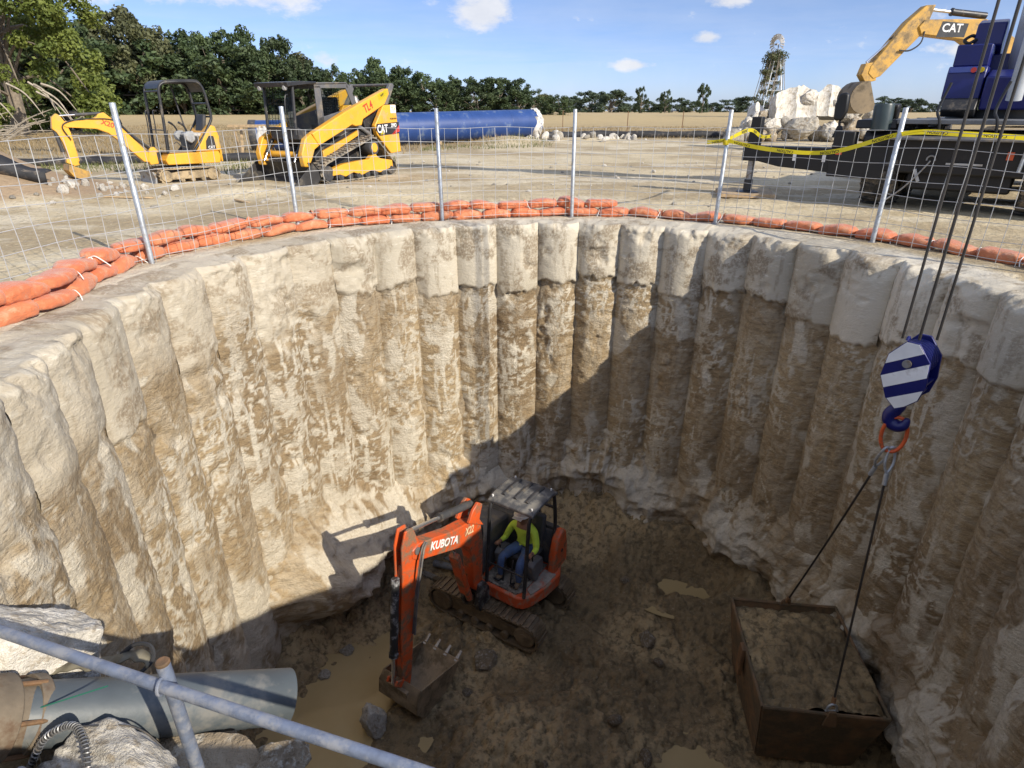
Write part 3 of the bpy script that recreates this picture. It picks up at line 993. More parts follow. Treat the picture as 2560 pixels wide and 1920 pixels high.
ROCKW = rock_mat('pale_concrete_rock', (0.46, 0.42, 0.35), (0.68, 0.64, 0.57), (0.34, 0.28, 0.20))
ROCKG = rock_mat('grey_rock', (0.27, 0.245, 0.20), (0.46, 0.42, 0.35), (0.20, 0.155, 0.105))
ROCKB = rock_mat('brown_rock', (0.20, 0.15, 0.095), (0.34, 0.275, 0.19), (0.50, 0.46, 0.38))
ROCKM = rock_mat('muddy_rock', (0.13, 0.098, 0.058), (0.22, 0.17, 0.105), (0.34, 0.31, 0.27))
ROCKS = [rock_mesh('rock', 40 + i, 3, rough=0.26 + 0.03 * (i % 3), cuts=4 + i % 3) for i in range(8)]
ROCKS_HI = [rock_mesh('rock', 60 + i, 5, rough=0.30, cuts=5) for i in range(4)]


def rock(name, label, cat, loc, size, rot, mat, var=0, hi=False, group=None):
    src = (ROCKS_HI if hi else ROCKS)
    me = src[var % len(src)]
    key = (me.name, mat.name)
    me2 = _rk.get(key)
    if me2 is None:
        me2 = me.copy()
        me2.materials.append(mat)
        me2.polygons.foreach_set('use_smooth', np.ones(len(me2.polygons), dtype=bool))
        me2.set_sharp_from_angle(angle=R_(50))
        _rk[key] = me2
    o = bpy.data.objects.new(name, me2)
    o.location = loc
    o.scale = size
    o.rotation_euler = rot
    COL.objects.link(o)
    return tag(o, label, cat, group)


_rk = {}

# ---- post line (site fence round the shaft)
POSTS = [(-4.75, 4.35), (-4.11, 6.83), (-3.13, 8.98), (-1.11, 9.83), (0.99, 10.25), (3.19, 9.66), (4.82, 8.12), (5.95, 6.1)]
POST_H = [1.66, 1.68, 1.66, 1.64, 1.63, 1.62, 1.64, 1.65]
ORD = ['first', 'second', 'third', 'fourth', 'fifth', 'sixth', 'seventh', 'eighth', 'ninth', 'tenth', 'eleventh', 'twelfth', 'thirteenth', 'fourteenth']
ORD += ['fifteenth', 'sixteenth', 'seventeenth', 'eighteenth', 'nineteenth', 'twentieth'] + ['twenty-' + o for o in ORD[:9]] + ['thirtieth']
CC = Vector((0.7, 5.6, 0))
rp_ = random.Random(3)
plab = {1: 'leftmost galvanised fence post, in front of the small yellow excavator', 2: 'galvanised fence post in front of the yellow track loader bucket',
        3: 'galvanised fence post in front of the blue pipe, left of its end', 4: 'galvanised fence post in the middle, right of the blue pipe end',
        5: 'galvanised fence post beside the crane outrigger pad, with caution tape tied on', 6: 'rightmost galvanised fence post, in front of the black crane',
        0: 'galvanised fence post beyond the left edge of the picture', 7: 'galvanised fence post beyond the right edge of the picture'}
post_objs = []
for i, (x, y) in enumerate(POSTS):
    t_ = thing('fence_post', plab[i], 'post', (x, y, -0.05), 0, 'galvanised posts of the shaft fence')
    h = POST_H[i] + 0.05
    lean = (rp_.uniform(-0.012, 0.012), rp_.uniform(-0.012, 0.012))
    MB().lathe([(0.030, 0.0), (0.030, h - 0.004), (0.026, h), (0.021, h - 0.002), (0.021, h - 0.06), (0.0, h - 0.06)], (0, 0, 0), (lean[0], lean[1], 1), 14).build('pole', galv, t_, angle=50)
    MB().lathe([(0.062, 0.0), (0.062, 0.052), (0.034, 0.060), (0.031, 0.085)], (0, 0, 0.0), (0, 0, 1), 12).build('base_collar', steel, t_, bevel=0.003)
    post_objs.append(t_)

# ---- welded mesh, one panel per bay
CELL = 0.187
ROWS = 7
for i in range(len(POSTS) - 1):
    a, b2 = Vector((*POSTS[i], 0)), Vector((*POSTS[i + 1], 0))
    d = b2 - a
    L = d.length
    d.normalize()
    outw = Vector((-d.y, d.x, 0))
    if outw.dot((a + b2) / 2 - CC) < 0:
        outw = -outw
    a2 = a + outw * 0.036
    nm = {0: 'at the left edge', 1: 'in front of the small yellow excavator', 2: 'in front of the yellow track loader', 3: 'in front of the blue pipe end',
          4: 'in front of the open dirt', 5: 'beside the outrigger pad', 6: 'in front of the black crane'}[i]
    pn = thing('wire_mesh_panel', 'galvanised square wire mesh fence panel ' + nm, 'fence panel', tuple(a2), math.atan2(d.y, d.x), 'mesh panels of the shaft fence')
    ncol = int(round(L / CELL))
    cw = L / ncol
    H0 = 0.06
    rs = random.Random(50 + i)
    bow = 0.03

    def mp(x, z):
        return (x, bow * math.sin(math.pi * x / L) * (1 if i % 2 else -0.4) + 0.012 * math.sin(z * 5 + x * 3 + i), z)
    for r_i in range(ROWS + 1):
        z = H0 + r_i * CELL
        ext = 0.0 if rs.random() < 0.6 else rs.uniform(-0.02, 0.03)
        MB().tube([mp(L * k / 10.0 + (ext if k == 10 else 0), z + 0.012 * math.sin(k * 0.9 + r_i + i)) for k in range(11)], 0.0037, 5).build('horizontal_wire', wire, pn)
    for c_i in range(ncol):
        x = (c_i + 0.5) * cw
        MB().tube([mp(x + 0.006 * math.sin(k + c_i), H0 - 0.05 + (ROWS * CELL + 0.05) * k / 6.0) for k in range(7)], 0.0037, 5).build('vertical_wire', wire, pn)

# ---- sandbags
BAGLINE = [(-4.35, 4.15), (-4.06, 4.62), (-3.95, 5.1), (-4.02, 5.6), (-4.12, 6.2), (-4.14, 6.85), (-3.95, 7.6), (-3.62, 8.25), (-3.08, 8.82), (-2.35, 9.35), (-1.6, 9.68),
           (-0.8, 9.92), (0.0, 10.14), (0.98, 10.26), (1.9, 10.18), (2.7, 9.93), (3.3, 9.66), (3.95, 9.2), (4.45, 8.65), (4.85, 8.15), (5.3, 7.45), (5.72, 6.6), (5.95, 5.9)]
bl = smoothpath([(*p, 0) for p in BAGLINE], 12)
# shift outwards from the post line
arc = [0.0]
for p, q in zip(bl[:-1], bl[1:]):
    arc.append(arc[-1] + (q - p).length)


def on_line(s):
    s = max(0, min(s, arc[-1] - 1e-4))
    k = max(j for j in range(len(arc)) if arc[j] <= s)
    k = min(k, len(bl) - 2)
    f = (s - arc[k]) / max(arc[k + 1] - arc[k], 1e-6)
    p = bl[k].lerp(bl[k + 1], f)
    d = (bl[k + 1] - bl[k]).normalized()
    return p, d


def bag_mesh(seed):
    rs = random.Random(seed)
    nu, nv = 40, 24
    u = np.linspace(0, 1, nu)
    v = np.linspace(0, 2 * math.pi, nv, endpoint=False)
    Ug, Vg = np.meshgrid(u, v, indexing='ij')
    L, W, Hh = 0.52, 0.27, 0.145
    # fat in the middle, gathered neck at u=0, sewn flat seam at u=1
    env = np.clip(np.sin(np.pi * np.clip(Ug * 0.97 + 0.015, 0, 1)), 0, 1) ** 0.26
    neck = sstep(0.0, 0.14, Ug)
    w = W / 2 * np.where(Ug > 0.5, 0.45 * sstep(1.0, 0.86, Ug) + 0.55, 0.30 + 0.70 * neck) * np.maximum(env, 0.38)
    h = Hh / 2 * np.maximum(env, 0.10) * (0.12 + 0.88 * neck)
    ce, se = np.cos(Vg), np.sin(Vg)
    pw = 0.72
    x = (Ug - 0.5) * L
    y = w * np.sign(ce) * np.abs(ce) ** pw
    z = h * np.sign(se) * np.abs(se) ** pw
    wr = 0.016 * fbm(Ug * 5, np.cos(Vg) * 1.5 + seed, np.sin(Vg) * 1.5, 4, seed)
    cre = 0.012 * ridge(Ug * 4 + seed, Vg * 1.2, 0 * Ug, 3, seed + 9) * np.exp(-((Ug - 0.16) / 0.16) ** 2) + 0.006 * np.cos(Vg * 9) * np.exp(-((Ug - 0.08) / 0.08) ** 2)
    rad = 1 + (wr + cre) / 0.09
    y, z = y * rad, z * rad + 0.012 * np.sin(Ug * 5 + seed)
    sag = -0.018 * (2 * Ug - 1) ** 2
    P = np.stack([x, y + rs.uniform(-0.02, 0.02) * np.sin(Ug * 3), z + sag], -1)
    P[..., 2] = np.maximum(P[..., 2], -Hh * 0.46)
    me = grid_mesh('sandbag_body', P, closed_v=True)
    bm = bmesh.new()
    bm.from_mesh(me)
    bm.verts.ensure_lookup_table()
    bmesh.ops.contextual_create(bm, geom=[bm.verts[j] for j in range(nv)])
    bm.verts.ensure_lookup_table()
    bmesh.ops.contextual_create(bm, geom=[bm.verts[(nu - 1) * nv + j] for j in range(nv)])
    bmesh.ops.recalc_face_normals(bm, faces=bm.faces)
    bm.to_mesh(me)
    bm.free()
    me.polygons.foreach_set('use_smooth', np.ones(len(me.polygons), dtype=bool))
    return me


def bag_material():
    m, t, b = newmat('orange_woven_plastic')
    v = N(t, 'ShaderNodeTexCoord').outputs['Object']
    oi = N(t, 'ShaderNodeObjectInfo')
    n1 = noise(t, v, 5, 4, 0.6)
    c = mixc(t, n1, (0.50, 0.110, 0.032), (0.66, 0.190, 0.070))
    c = mixc(t, mth(t, 'MULTIPLY', oi.outputs['Random'], 0.55), c, (0.50, 0.20, 0.09))
    c = mixc(t, ramp(t, noise(t, v, 9, 4, 0.7), [(0.52, 0.0), (0.70, 0.6)]), c, (0.55, 0.36, 0.22))
    t.links.new(c, b.inputs['Base Color'])
    b.inputs['Roughness'].default_value = 0.5
    b.inputs['Sheen Weight'].default_value = 0.2
    b.inputs['Subsurface Weight'].default_value = 0.0
    bump(t, b, noise(t, mapping(t, v, (7, 13, 13)), 3, 4, 0.7), 0.8, 0.02)
    return m


BAGM = bag_material()
BAGS = [bag_mesh(s) for s in range(6)]
for me in BAGS:
    me.materials.append(BAGM)
# gathered neck ruffle and tie string
ruf = MB()
kk = 14
ruf.add([(-0.235, 0.012 * math.cos(2 * math.pi * i / kk), 0.012 * math.sin(2 * math.pi * i / kk)) for i in range(kk)] +
        [(-0.285 - 0.012 * (i % 2), (0.050 + 0.012 * ((i * 7) % 3)) * math.cos(2 * math.pi * i / kk), (0.038 + 0.010 * ((i * 5) % 3)) * math.sin(2 * math.pi * i / kk) + 0.01) for i in range(kk)],
        [(i, (i + 1) % kk, kk + (i + 1) % kk, kk + i) for i in range(kk)])
RUF = ruf.build('gathered_neck', BAGM)
tie = MB()
tie.tube([(-0.238, 0.018 * math.cos(t * 0.7), 0.018 * math.sin(t * 0.7)) for t in range(10)], 0.006, 5)
tie.tube(smoothpath([(-0.238, 0.0, 0.018), (-0.25, 0.05, 0.03), (-0.235, 0.11, -0.02), (-0.20, 0.15, -0.075)], 4), 0.005, 5)
TIE = tie.build('tie_string', tieplastic)


def bag_label(row, s):
    p, _ = on_line(s)
    a = math.atan2(p.y - CC.y, p.x - CC.x)
    # posts run clockwise from the left; find the last post passed
    best, cnt = None, 0
    for i, (x, y) in enumerate(POSTS):
        pa = math.atan2(y - CC.y, x - CC.x)
        if adiff(pa, a) > -0.01:
            best = i
    return best


cnts = {}
rb = random.Random(11)
pname = {0: 'from left edge before leftmost post', 1: 'right of leftmost fence post', 2: 'right of fence post by loader bucket', 3: 'right of post before blue pipe', 4: 'right of middle fence post',
         5: 'right of fence post with tape knot', 6: 'right of rightmost fence post', None: 'from left edge before leftmost post', 7: 'at the far right'}


def place_bag(s, row, off, z, flip, k):
    p, d = on_line(s)
    nrm = Vector((-d.y, d.x, 0))
    if nrm.dot(p - CC) < 0:
        nrm = -nrm
    q = p + nrm * off
    bi = bag_label(row, s)
    key = (row, pname[bi])
    cnts[key] = cnts.get(key, 0) + 1
    o = bpy.data.objects.new('sandbag', BAGS[k % 6])
    o.location = (q.x, q.y, z + float(gz(q.x, q.y)))
    yaw = math.atan2(d.y, d.x) + (math.pi if flip else 0) + rb.uniform(-0.13, 0.13)
    o.rotation_euler = (rb.uniform(-0.10, 0.10), rb.uniform(-0.07, 0.07), yaw)
    o.scale = (rb.uniform(0.97, 1.09), rb.uniform(0.92, 1.1), rb.uniform(0.9, 1.1))
    COL.objects.link(o)
    tag(o, 'orange sandbag in %s row, %s %s' % (row, ORD[min(cnts[key] - 1, 13)], pname[bi]), 'sandbag', 'orange sandbags along the shaft rim')
    if rb.random() < 0.75:
        c = RUF.copy()
        COL.objects.link(c)
        c.parent = o
    if rb.random() < 0.6:
        c = TIE.copy()
        COL.objects.link(c)
        c.parent = o
        if rb.random() < 0.5:
            c.scale = (1, -1, 1)


s, k = 0.15, 0
while s < arc[-1] - 0.2:
    place_bag(s, 'lower', 0.155, 0.072, rb.random() < 0.35, k)
    s += rb.uniform(0.455, 0.50)
    k += 1
s = 0.40
p_end = None
while s < arc[-1]:
    p, d = on_line(s)
    if p.x > 1.75:
        break
    place_bag(s, 'upper', 0.185, 0.205, rb.random() < 0.35, k)
    s += rb.uniform(0.46, 0.51)
    k += 2
bpy.data.objects.remove(RUF, do_unlink=True)
bpy.data.objects.remove(TIE, do_unlink=True)


# ---- caution tape
def tape(name, label, pts, w=0.058, sub=14):
    path = smoothpath(pts, sub)
    t_ = thing(name, label, 'tape', tuple(path[0]))
    o0 = path[0]
    vs_, fs_ = [], []
    for i, p in enumerate(path):
        d = (path[min(i + 1, len(path) - 1)] - path[max(i - 1, 0)]).normalized()
        tw = 0.35 * math.sin(i * 0.33) + 0.15
        side = d.cross(Vector((0, 0, 1))).normalized()
        up = (Vector((0, 0, 1)) * math.cos(tw) + side * math.sin(tw))
        vs_ += [p - o0 - up * w / 2, p - o0 + up * w / 2]
        if i:
            fs_.append((2 * i - 2, 2 * i, 2 * i + 1, 2 * i - 1))
    MB().add(vs_, fs_).build('ribbon', tapey, t_, angle=180)
    # the printing is read from the crane side, so it shows upside down from here
    L = 0
    nxt = 0.18
    for i in range(1, len(path) - 1):
        L += (path[i] - path[i - 1]).length
        if L > nxt:
            nxt += 0.62
            d = (path[i + 1] - path[i - 1]).normalized()
            tw = 0.35 * math.sin(i * 0.33) + 0.15
            side = d.cross(Vector((0, 0, 1))).normalized()
            up = (Vector((0, 0, 1)) * math.cos(tw) + side * math.sin(tw))
            nn = d.cross(up).normalized()
            if nn.dot(Vector((0, 0, 1.6)) - path[i]) < 0:
                nn = -nn
            pp = path[i] - o0 + nn * 0.004
            text_part('CAUTION', 0.050, blackl, t_, pp, -d if d.x > 0 else d, -up, 0.0004, squash=1.05)
    return t_


tape('caution_tape', 'yellow caution tape sagging from the fence post past the black crane', [(3.20, 9.62, 1.20), (3.7, 9.25, 1.10), (4.25, 8.62, 1.10), (4.85, 8.08, 1.345), (5.2, 7.55, 1.36), (5.7, 6.6, 1.31), (6.1, 5.9, 1.16)])
tape('caution_tape', 'yellow caution tape running behind the fence post towards the outrigger beam', [(2.95, 9.80, 1.17), (3.2, 9.70, 1.21), (3.75, 10.3, 1.33), (4.3, 11.2, 1.20), (4.9, 12.3, 1.17)], 0.055, 8)
MB().lathe([(0.040, -0.03), (0.046, -0.01), (0.044, 0.02), (0.036, 0.035)], (0, 0, 1.22), (0, 0, 1), 10).build('tape_knot', tapey, post_objs[5])

# ---- near edge, lower left: bench with pipe, flange, blocks and rail
lx = [(-3.6, 0.9), (-1.45, 0.95), (-1.22, 1.55), (-1.28, 2.05), (-1.62, 2.32), (-2.3, 2.42), (-2.75, 2.72), (-3.6, 2.9)]
nn = 70
ed = smoothpath([(*p, 0) for p in lx], 10)
Pg = []
for j, zt in enumerate(np.linspace(0, 1, 40)):
    row = []
    for i, p in enumerate(ed):
        z = BENCH + 0.02 - 1.5 * zt
        c0 = Vector((-2.6, 1.6, 0))
        f = 1.0 - 0.10 * zt ** 0.6
        row.append((c0.x + (p.x - c0.x) * f, c0.y + (p.y - c0.y) * f, z))
    Pg.append(row)
Pg = np.array(Pg)
top = []
for q in np.linspace(0, 1, 14)[:-1]:
    top.append([(-2.6 + (p.x + 2.6) * q, 1.6 + (p.y - 1.6) * q, BENCH + 0.02) for p in ed])
Pg = np.concatenate([np.array(top), Pg], 0)
nn3 = np.stack([fbm(Pg[..., 0] * 2.5, Pg[..., 1] * 2.5, Pg[..., 2] * 2.5, 5, 600 + k_) for k_ in range(3)], -1)
Pg = Pg + nn3 * np.array([0.10, 0.10, 0.05])
led = finish('broken_concrete_ledge', grid_mesh('ledge', Pg, closed_v=True), ROCKB, angle=60)
tag(led, 'rough earth and concrete ledge under the grey pipe at lower left', 'ledge')
bpy.data.objects.remove(PILE_END, do_unlink=True)

rock('concrete_block', 'white broken concrete block above the rail at the left edge', 'concrete block', (-2.78, 2.52, -1.30), (0.40, 0.30, 0.42), (0.2, 0.15, 0.5), ROCKW, 0, True)
rock('concrete_block', 'large white broken concrete slab under the rail at bottom left corner', 'concrete block', (-2.10, 1.94, -1.50), (0.42, 0.25, 0.30), (0.1, 0.2, -0.25), ROCKW, 1, True)
rock('boulder', 'brown and white boulder under the grey pipe end', 'boulder', (-1.40, 2.24, -1.86), (0.25, 0.20, 0.20), (0.4, 0.1, 0.9), ROCKB, 2, True)

# grey smooth pipe, its far end hanging over the pit
PA, PB = Vector((-2.50, 2.17, -1.30)), Vector((-1.47, 2.74, -1.88))
ax = PB - PA
axn = ax.normalized()
Lp = ax.length
pp = thing('grey_pipe', 'smooth grey plastic pipe sticking out over the pit at lower left', 'pipe', tuple(PA))
pm = pmat('grey_pipe_plastic', (0.075, 0.088, 0.096), 0.5, var=0.16, vs_=3, dirt=(0.17, 0.165, 0.15), damt=0.42, ds=2.5, bmp=0.1, bs=30)
MB().lathe([(0.120, -0.2), (0.168, -0.2), (0.168, Lp), (0.165, Lp + 0.006), (0.155, Lp), (0.150, Lp - 0.5), (0.120, -0.18)], (0, 0, 0), ax, 56, True).build('pipe_body', pm, pp)
flm = pmat('dusty_flange', (0.17, 0.135, 0.095), 0.8, 0.1, var=0.25, vs_=5, dirt=(0.12, 0.075, 0.045), damt=0.45, ds=6, bmp=0.3, bs=30)
fl = thing('flange_coupling', 'thick dusty brown flange coupling on the grey pipe at left edge', 'flange', tuple(PA))
axn = Vector((0.50, 0.62, -0.60)).normalized()
MB().lathe([(0.200, 0.06), (0.200, 0.0), (0.178, 0.0), (0.178, -0.08), (0.215, -0.09), (0.215, -0.20), (0.20, -0.22), (0.105, -0.22), (0.098, -0.02), (0.165, 0.06)], (-0.06, -0.02, 0.02), axn, 48, True).build('ring', flm, fl, bevel=0.006)
for q in range(6):
    w = 2 * math.pi * q / 6 + 0.4
    _, fa, fb = frame(axn)
    c = (fa * math.cos(w) + fb * math.sin(w)) * 0.196 + Vector((-0.06, -0.02, 0.02))
    MB().cyl(c - axn * 0.10, c + axn * 0.03, 0.013, n=8).build('bolt', rust, fl)

# rail
ra, rb2 = Vector((-3.45, 2.45, -0.66)), Vector((1.15, 1.06, -0.80))
rail = thing('guard_rail', 'blue-grey metal pipe rail crossing the lower left corner', 'rail', tuple(ra))
MB().tube([(rb2 - ra) * (k / 12.0) + Vector((0, 0, 0.006 * math.sin(k))) for k in range(13)], 0.0275, 18).build('top_rail', bluegalv, rail)
tp = ra.lerp(rb2, (-1.55 + 3.45) / 4.6)
MB().cyl(tp - ra + Vector((0, 0.045, 0.085)), Vector((tp.x - ra.x, tp.y - ra.y + 0.045, BENCH - 0.1 - ra.z)), 0.030, n=16).build('post', bluegalv, rail)
MB().lathe([(0.0, 0.0), (0.026, 0.0), (0.031, 0.006), (0.031, 0.016)], tp - ra + Vector((0, 0.045, 0.100)), (0, 0, -1), 14).build('rusty_post_end', rust, rail)
MB().tube([Vector((0, 0, 0.043)) + tp - ra + Vector((0.0, -0.005 + 0.036 * math.cos(w), 0.036 * math.sin(w) - 0.042)) for w in np.linspace(0, 6.28, 15)], 0.007, 6).build('weld_collar', bluegalv, rail)
MB().cyl(Vector((0.95, 1.12, -0.78)) - ra, Vector((0.95, 1.12, BENCH - 0.1)) - ra, 0.030, n=14).build('post', bluegalv, rail)

# odds and ends on the bench: cable, wires, sprung hoses, strap
def cable(name, label, cat, pts, r, mat, sub=8):
    p = smoothpath(pts, sub)
    o = MB().tube([q - p[0] for q in p], r, 6).build(name, mat)
    o.location = p[0]
    return tag(o, label, cat)


cable('cord', 'thin green cord stretched across the rusty flange', 'cord', [(-3.05, 1.95, -1.30), (-2.55, 2.08, -1.20), (-2.1, 2.2, -1.12)], 0.004, greenw)
cable('wire_strand', 'thin dark wire looping over the flange and the grey pipe', 'wire', [(-2.85, 1.95, -1.62), (-2.70, 2.02, -1.36), (-2.45, 2.10, -1.32), (-2.2, 2.10, -1.29), (-1.95, 2.10, -1.30), (-1.80, 2.06, -1.42), (-1.78, 2.07, -1.56)], 0.0045, dkgrey)
cable('wire_strand', 'second thin dark wire hanging down the flange face', 'wire', [(-2.55, 2.05, -1.36), (-2.75, 1.93, -1.50), (-2.88, 1.88, -1.66), (-2.9, 1.85, -1.74)], 0.004, dkgrey)


def spring_hose(label, pts, R0=0.017):
    p = smoothpath(pts, 9)
    t_ = thing('spring_hose', label, 'hose', tuple(p[0]))
    coil = []
    M = (len(p) - 1) * 10
    prev = None
    for i in range(M):
        f = i / 10.0
        k = min(int(f), len(p) - 2)
        c = p[k].lerp(p[k + 1], f - k) - p[0]
        d, a, b_ = frame(p[min(k + 1, len(p) - 1)] - p[k])
        w = i * 2 * math.pi / 10
        coil.append(c + a * (R0 * math.cos(w)) + b_ * (R0 * math.sin(w)))
    MB().tube(coil, 0.0035, 4).build('coil', steel, t_)
    MB().tube([q - p[0] for q in p], 0.011, 6).build('hose', dkgrey, t_)


spring_hose('sprung hose arching over the white slab near the flange', [(-2.42, 1.96, -1.40), (-2.32, 2.00, -1.24), (-2.16, 2.0, -1.15), (-2.05, 1.92, -1.17), (-2.0, 1.82, -1.28)])
spring_hose('sprung hose curling down beside the bottom left corner', [(-2.45, 1.90, -1.42), (-2.36, 1.86, -1.28), (-2.27, 1.80, -1.24), (-2.20, 1.70, -1.34)])
st = thing('strap', 'folded olive strap lying on top of the grey pipe', 'strap', (-2.35, 2.42, -1.29))
sp_ = smoothpath([(-0.28, 0, -0.02), (-0.15, 0.03, 0.02), (0.0, 0.02, 0.035), (0.12, 0.03, 0.07), (0.22, 0.05, 0.075), (0.29, 0.05, 0.02)], 8)
mbs = MB()
for i, q in enumerate(sp_):
    mbs.v += [tuple(q + Vector((0, -0.03 - 0.01 * math.sin(i), 0.0))), tuple(q + Vector((0, 0.04, 0.008 * math.sin(i * 0.8))))]
    if i:
        mbs.f.append((2 * i - 2, 2 * i, 2 * i + 1, 2 * i - 1))
ob = mbs.build('webbing', pmat('olive_web', (0.17, 0.15, 0.105), 0.85, var=0.2), st)
sm = ob.modifiers.new('s', 'SOLIDIFY'); sm.thickness = 0.012
MB().tube(smoothpath([(0.13, 0.06, 0.08), (0.20, 0.10, 0.115), (0.28, 0.10, 0.10), (0.30, 0.06, 0.04), (0.25, 0.0, 0.0)], 6), 0.012, 6).build('loop', blackfab, st)

# ================================================================== machines


def xform(mb, M):
    mb.v = [tuple(M @ Vector(p)) for p in mb.v]
    return mb


def stadium(L, H, n=9, z0=0.0):
    r = H / 2
    pts = []
    for i in range(n + 1):
        w = -math.pi / 2 + math.pi * i / n
        pts.append((L / 2 - r + r * math.cos(w), z0 + r + r * math.sin(w)))
    for i in range(n + 1):
        w = math.pi / 2 + math.pi * i / n
        pts.append((-L / 2 + r + r * math.cos(w), z0 + r + r * math.sin(w)))
    return pts


def poly_offset(pts, d):
    """offset a closed CCW outline inwards by d"""
    n = len(pts)
    out = []
    for i in range(n):
        p0, p1, p2 = Vector(pts[i - 1]), Vector(pts[i]), Vector(pts[(i + 1) % n])
        t1, t2 = (p1 - p0), (p2 - p1)
        if t1.length < 1e-6:
            t1 = t2
        if t2.length < 1e-6:
            t2 = t1
        t = (t1.normalized() + t2.normalized()).normalized()
        out.append((p1.x - t.y * d, p1.y + t.x * d))
    return out


def resample(pts, step):
    P = [Vector(p) for p in pts] + [Vector(pts[0])]
    out, acc = [], 0.0
    for a, b in zip(P[:-1], P[1:]):
        L = (b - a).length
        while acc < L:
            out.append(((a + (b - a) * (acc / L)), (b - a).normalized()))
            acc += step
        acc -= L
    return out


def track_unit(parent, outline, y0, y1, belt_mat, frame_mat, wheel_mat, wheels, lug=0.022, lug_step=0.085, M=None, frame_pts=None, block=False):
    """wheels: (x, z, r, name)"""
    def bld(mb, nm, mt, **kw):
        if M is not None:
            xform(mb, M)
        return mb.build(nm, mt, parent, **kw)
    inner = poly_offset(outline, 0.028)
    n = len(outline)
    mb = MB()
    vs_ = [(x, y, z) for y in (y0, y1) for (x, z) in outline] + [(x, y, z) for y in (y0, y1) for (x, z) in inner]
    fs_ = []
    for i in range(n):
        j = (i + 1) % n
        fs_ += [(i, j, n + j, n + i), (2 * n + i, 3 * n + i, 3 * n + j, 2 * n + j), (i, 2 * n + i, 2 * n + j, j), (n + i, n + j, 3 * n + j, 3 * n + i)]
    mb.add(vs_, fs_)
    w = y1 - y0
    for k, (p, t) in enumerate(resample(outline, lug_step)):
        ang = math.atan2(t.y, t.x)
        nx, nz = t.y, -t.x
        rot = Matrix.Rotation(-ang, 3, 'Y')
        if block:
            for q, yy in enumerate((y0 + w * 0.27, y0 + w * 0.73)):
                c = (p.x + nx * lug / 2 + t.x * (lug_step / 2 if q else 0), yy, p.y + nz * lug / 2 + t.y * (lug_step / 2 if q else 0))
                mb.box(c, (lug_step * 0.52, w * 0.44, lug), rot)
        else:
            mb.box((p.x + nx * lug / 2, (y0 + y1) / 2, p.y + nz * lug / 2), (lug_step * 0.45, w * 0.96, lug), rot)
    bld(mb, 'track_belt', belt_mat)
    yc = (y0 + y1) / 2
    for (x, z, r, nm) in wheels:
        m2 = MB().lathe([(r * 0.35, -w * 0.46), (r * 0.9, -w * 0.46), (r, -w * 0.40), (r, w * 0.40), (r * 0.9, w * 0.46), (r * 0.35, w * 0.46)], (x, yc, z), (0, 1, 0), 18)
        m2.cyl((x, yc - w * 0.48, z), (x, yc + w * 0.48, z), r * 0.4, n=12)
        bld(m2, nm, wheel_mat)
    if frame_pts:
        bld(MB().prof(frame_pts, yc - w * 0.30, yc + w * 0.34), 'track_frame', frame_mat, bevel=0.012)


def hydro(parent, p0, p1, r=0.035, f=0.55, n=12, bmat=None):
    p0, p1 = Vector(p0), Vector(p1)
    m = p0.lerp(p1, f)
    c = MB().cyl(p0, m, r, n=n)
    d = (p1 - p0).normalized()
    c.cyl(m - d * 0.04, m + d * 0.015, r * 1.18, n=n)
    o = c.build('hydraulic_cylinder', bmat or dkgrey, parent)
    MB().cyl(m, p1, r * 0.5, n=10).build('rod', chrome, o)
    return o


def bucket(parent, prof, y0, y1, mat, th=0.022, teeth=0, tooth_dir=(-1, 0.4), name='bucket'):
    """open shell: prof is a polyline (x, z) of the curved plate; side cheeks close it"""
    n = len(prof)
    inn = []
    for i in range(n):
        a, b = Vector(prof[max(i - 1, 0)]), Vector(prof[min(i + 1, n - 1)])
        t = (b - a).normalized()
        inn.append((prof[i][0] - t.y * th, prof[i][1] + t.x * th))
    mb = MB()
    vs_ = [(x, y, z) for y in (y0, y1) for x, z in prof] + [(x, y, z) for y in (y0, y1) for x, z in inn]
    fs_ = []
    for i in range(n - 1):
        fs_ += [(i, i + 1, n + i + 1, n + i), (2 * n + i, 3 * n + i, 3 * n + i + 1, 2 * n + i + 1)]
    fs_ += [(0, n, 3 * n, 2 * n), (n - 1, 3 * n - 1, 4 * n - 1, 2 * n - 1)]
    mb.add(vs_, fs_)
    for y in (y0 - 0.001, y1 - th + 0.001):
        mb.prof(list(prof), y, y + th)
    o = mb.build(name, mat, parent, bevel=0.004)
    if teeth:
        d = Vector((tooth_dir[0], 0, tooth_dir[1])).normalized()
        for k in range(teeth):
            y = y0 + 0.05 + (y1 - y0 - 0.10) * k / (teeth - 1)
            c = Vector((prof[0][0], y, prof[0][1]))
            s_ = Vector((0, 1, 0))
            u = d.cross(s_)
            b_ = [c - d * 0.05 + s_ * a * 0.028 + u * q * 0.02 for a, q in ((-1, -1), (1, -1), (1, 1), (-1, 1))]
            t_ = [c + d * 0.115 + s_ * a * 0.017 + u * q * 0.006 for a, q in ((-1, -1), (1, -1), (1, 1), (-1, 1))]
            MB().hexa(b_, t_).build('tooth', steel, o, bevel=0.003)
    return o


def heading(hx, hy):
    return math.atan2(hy, hx)


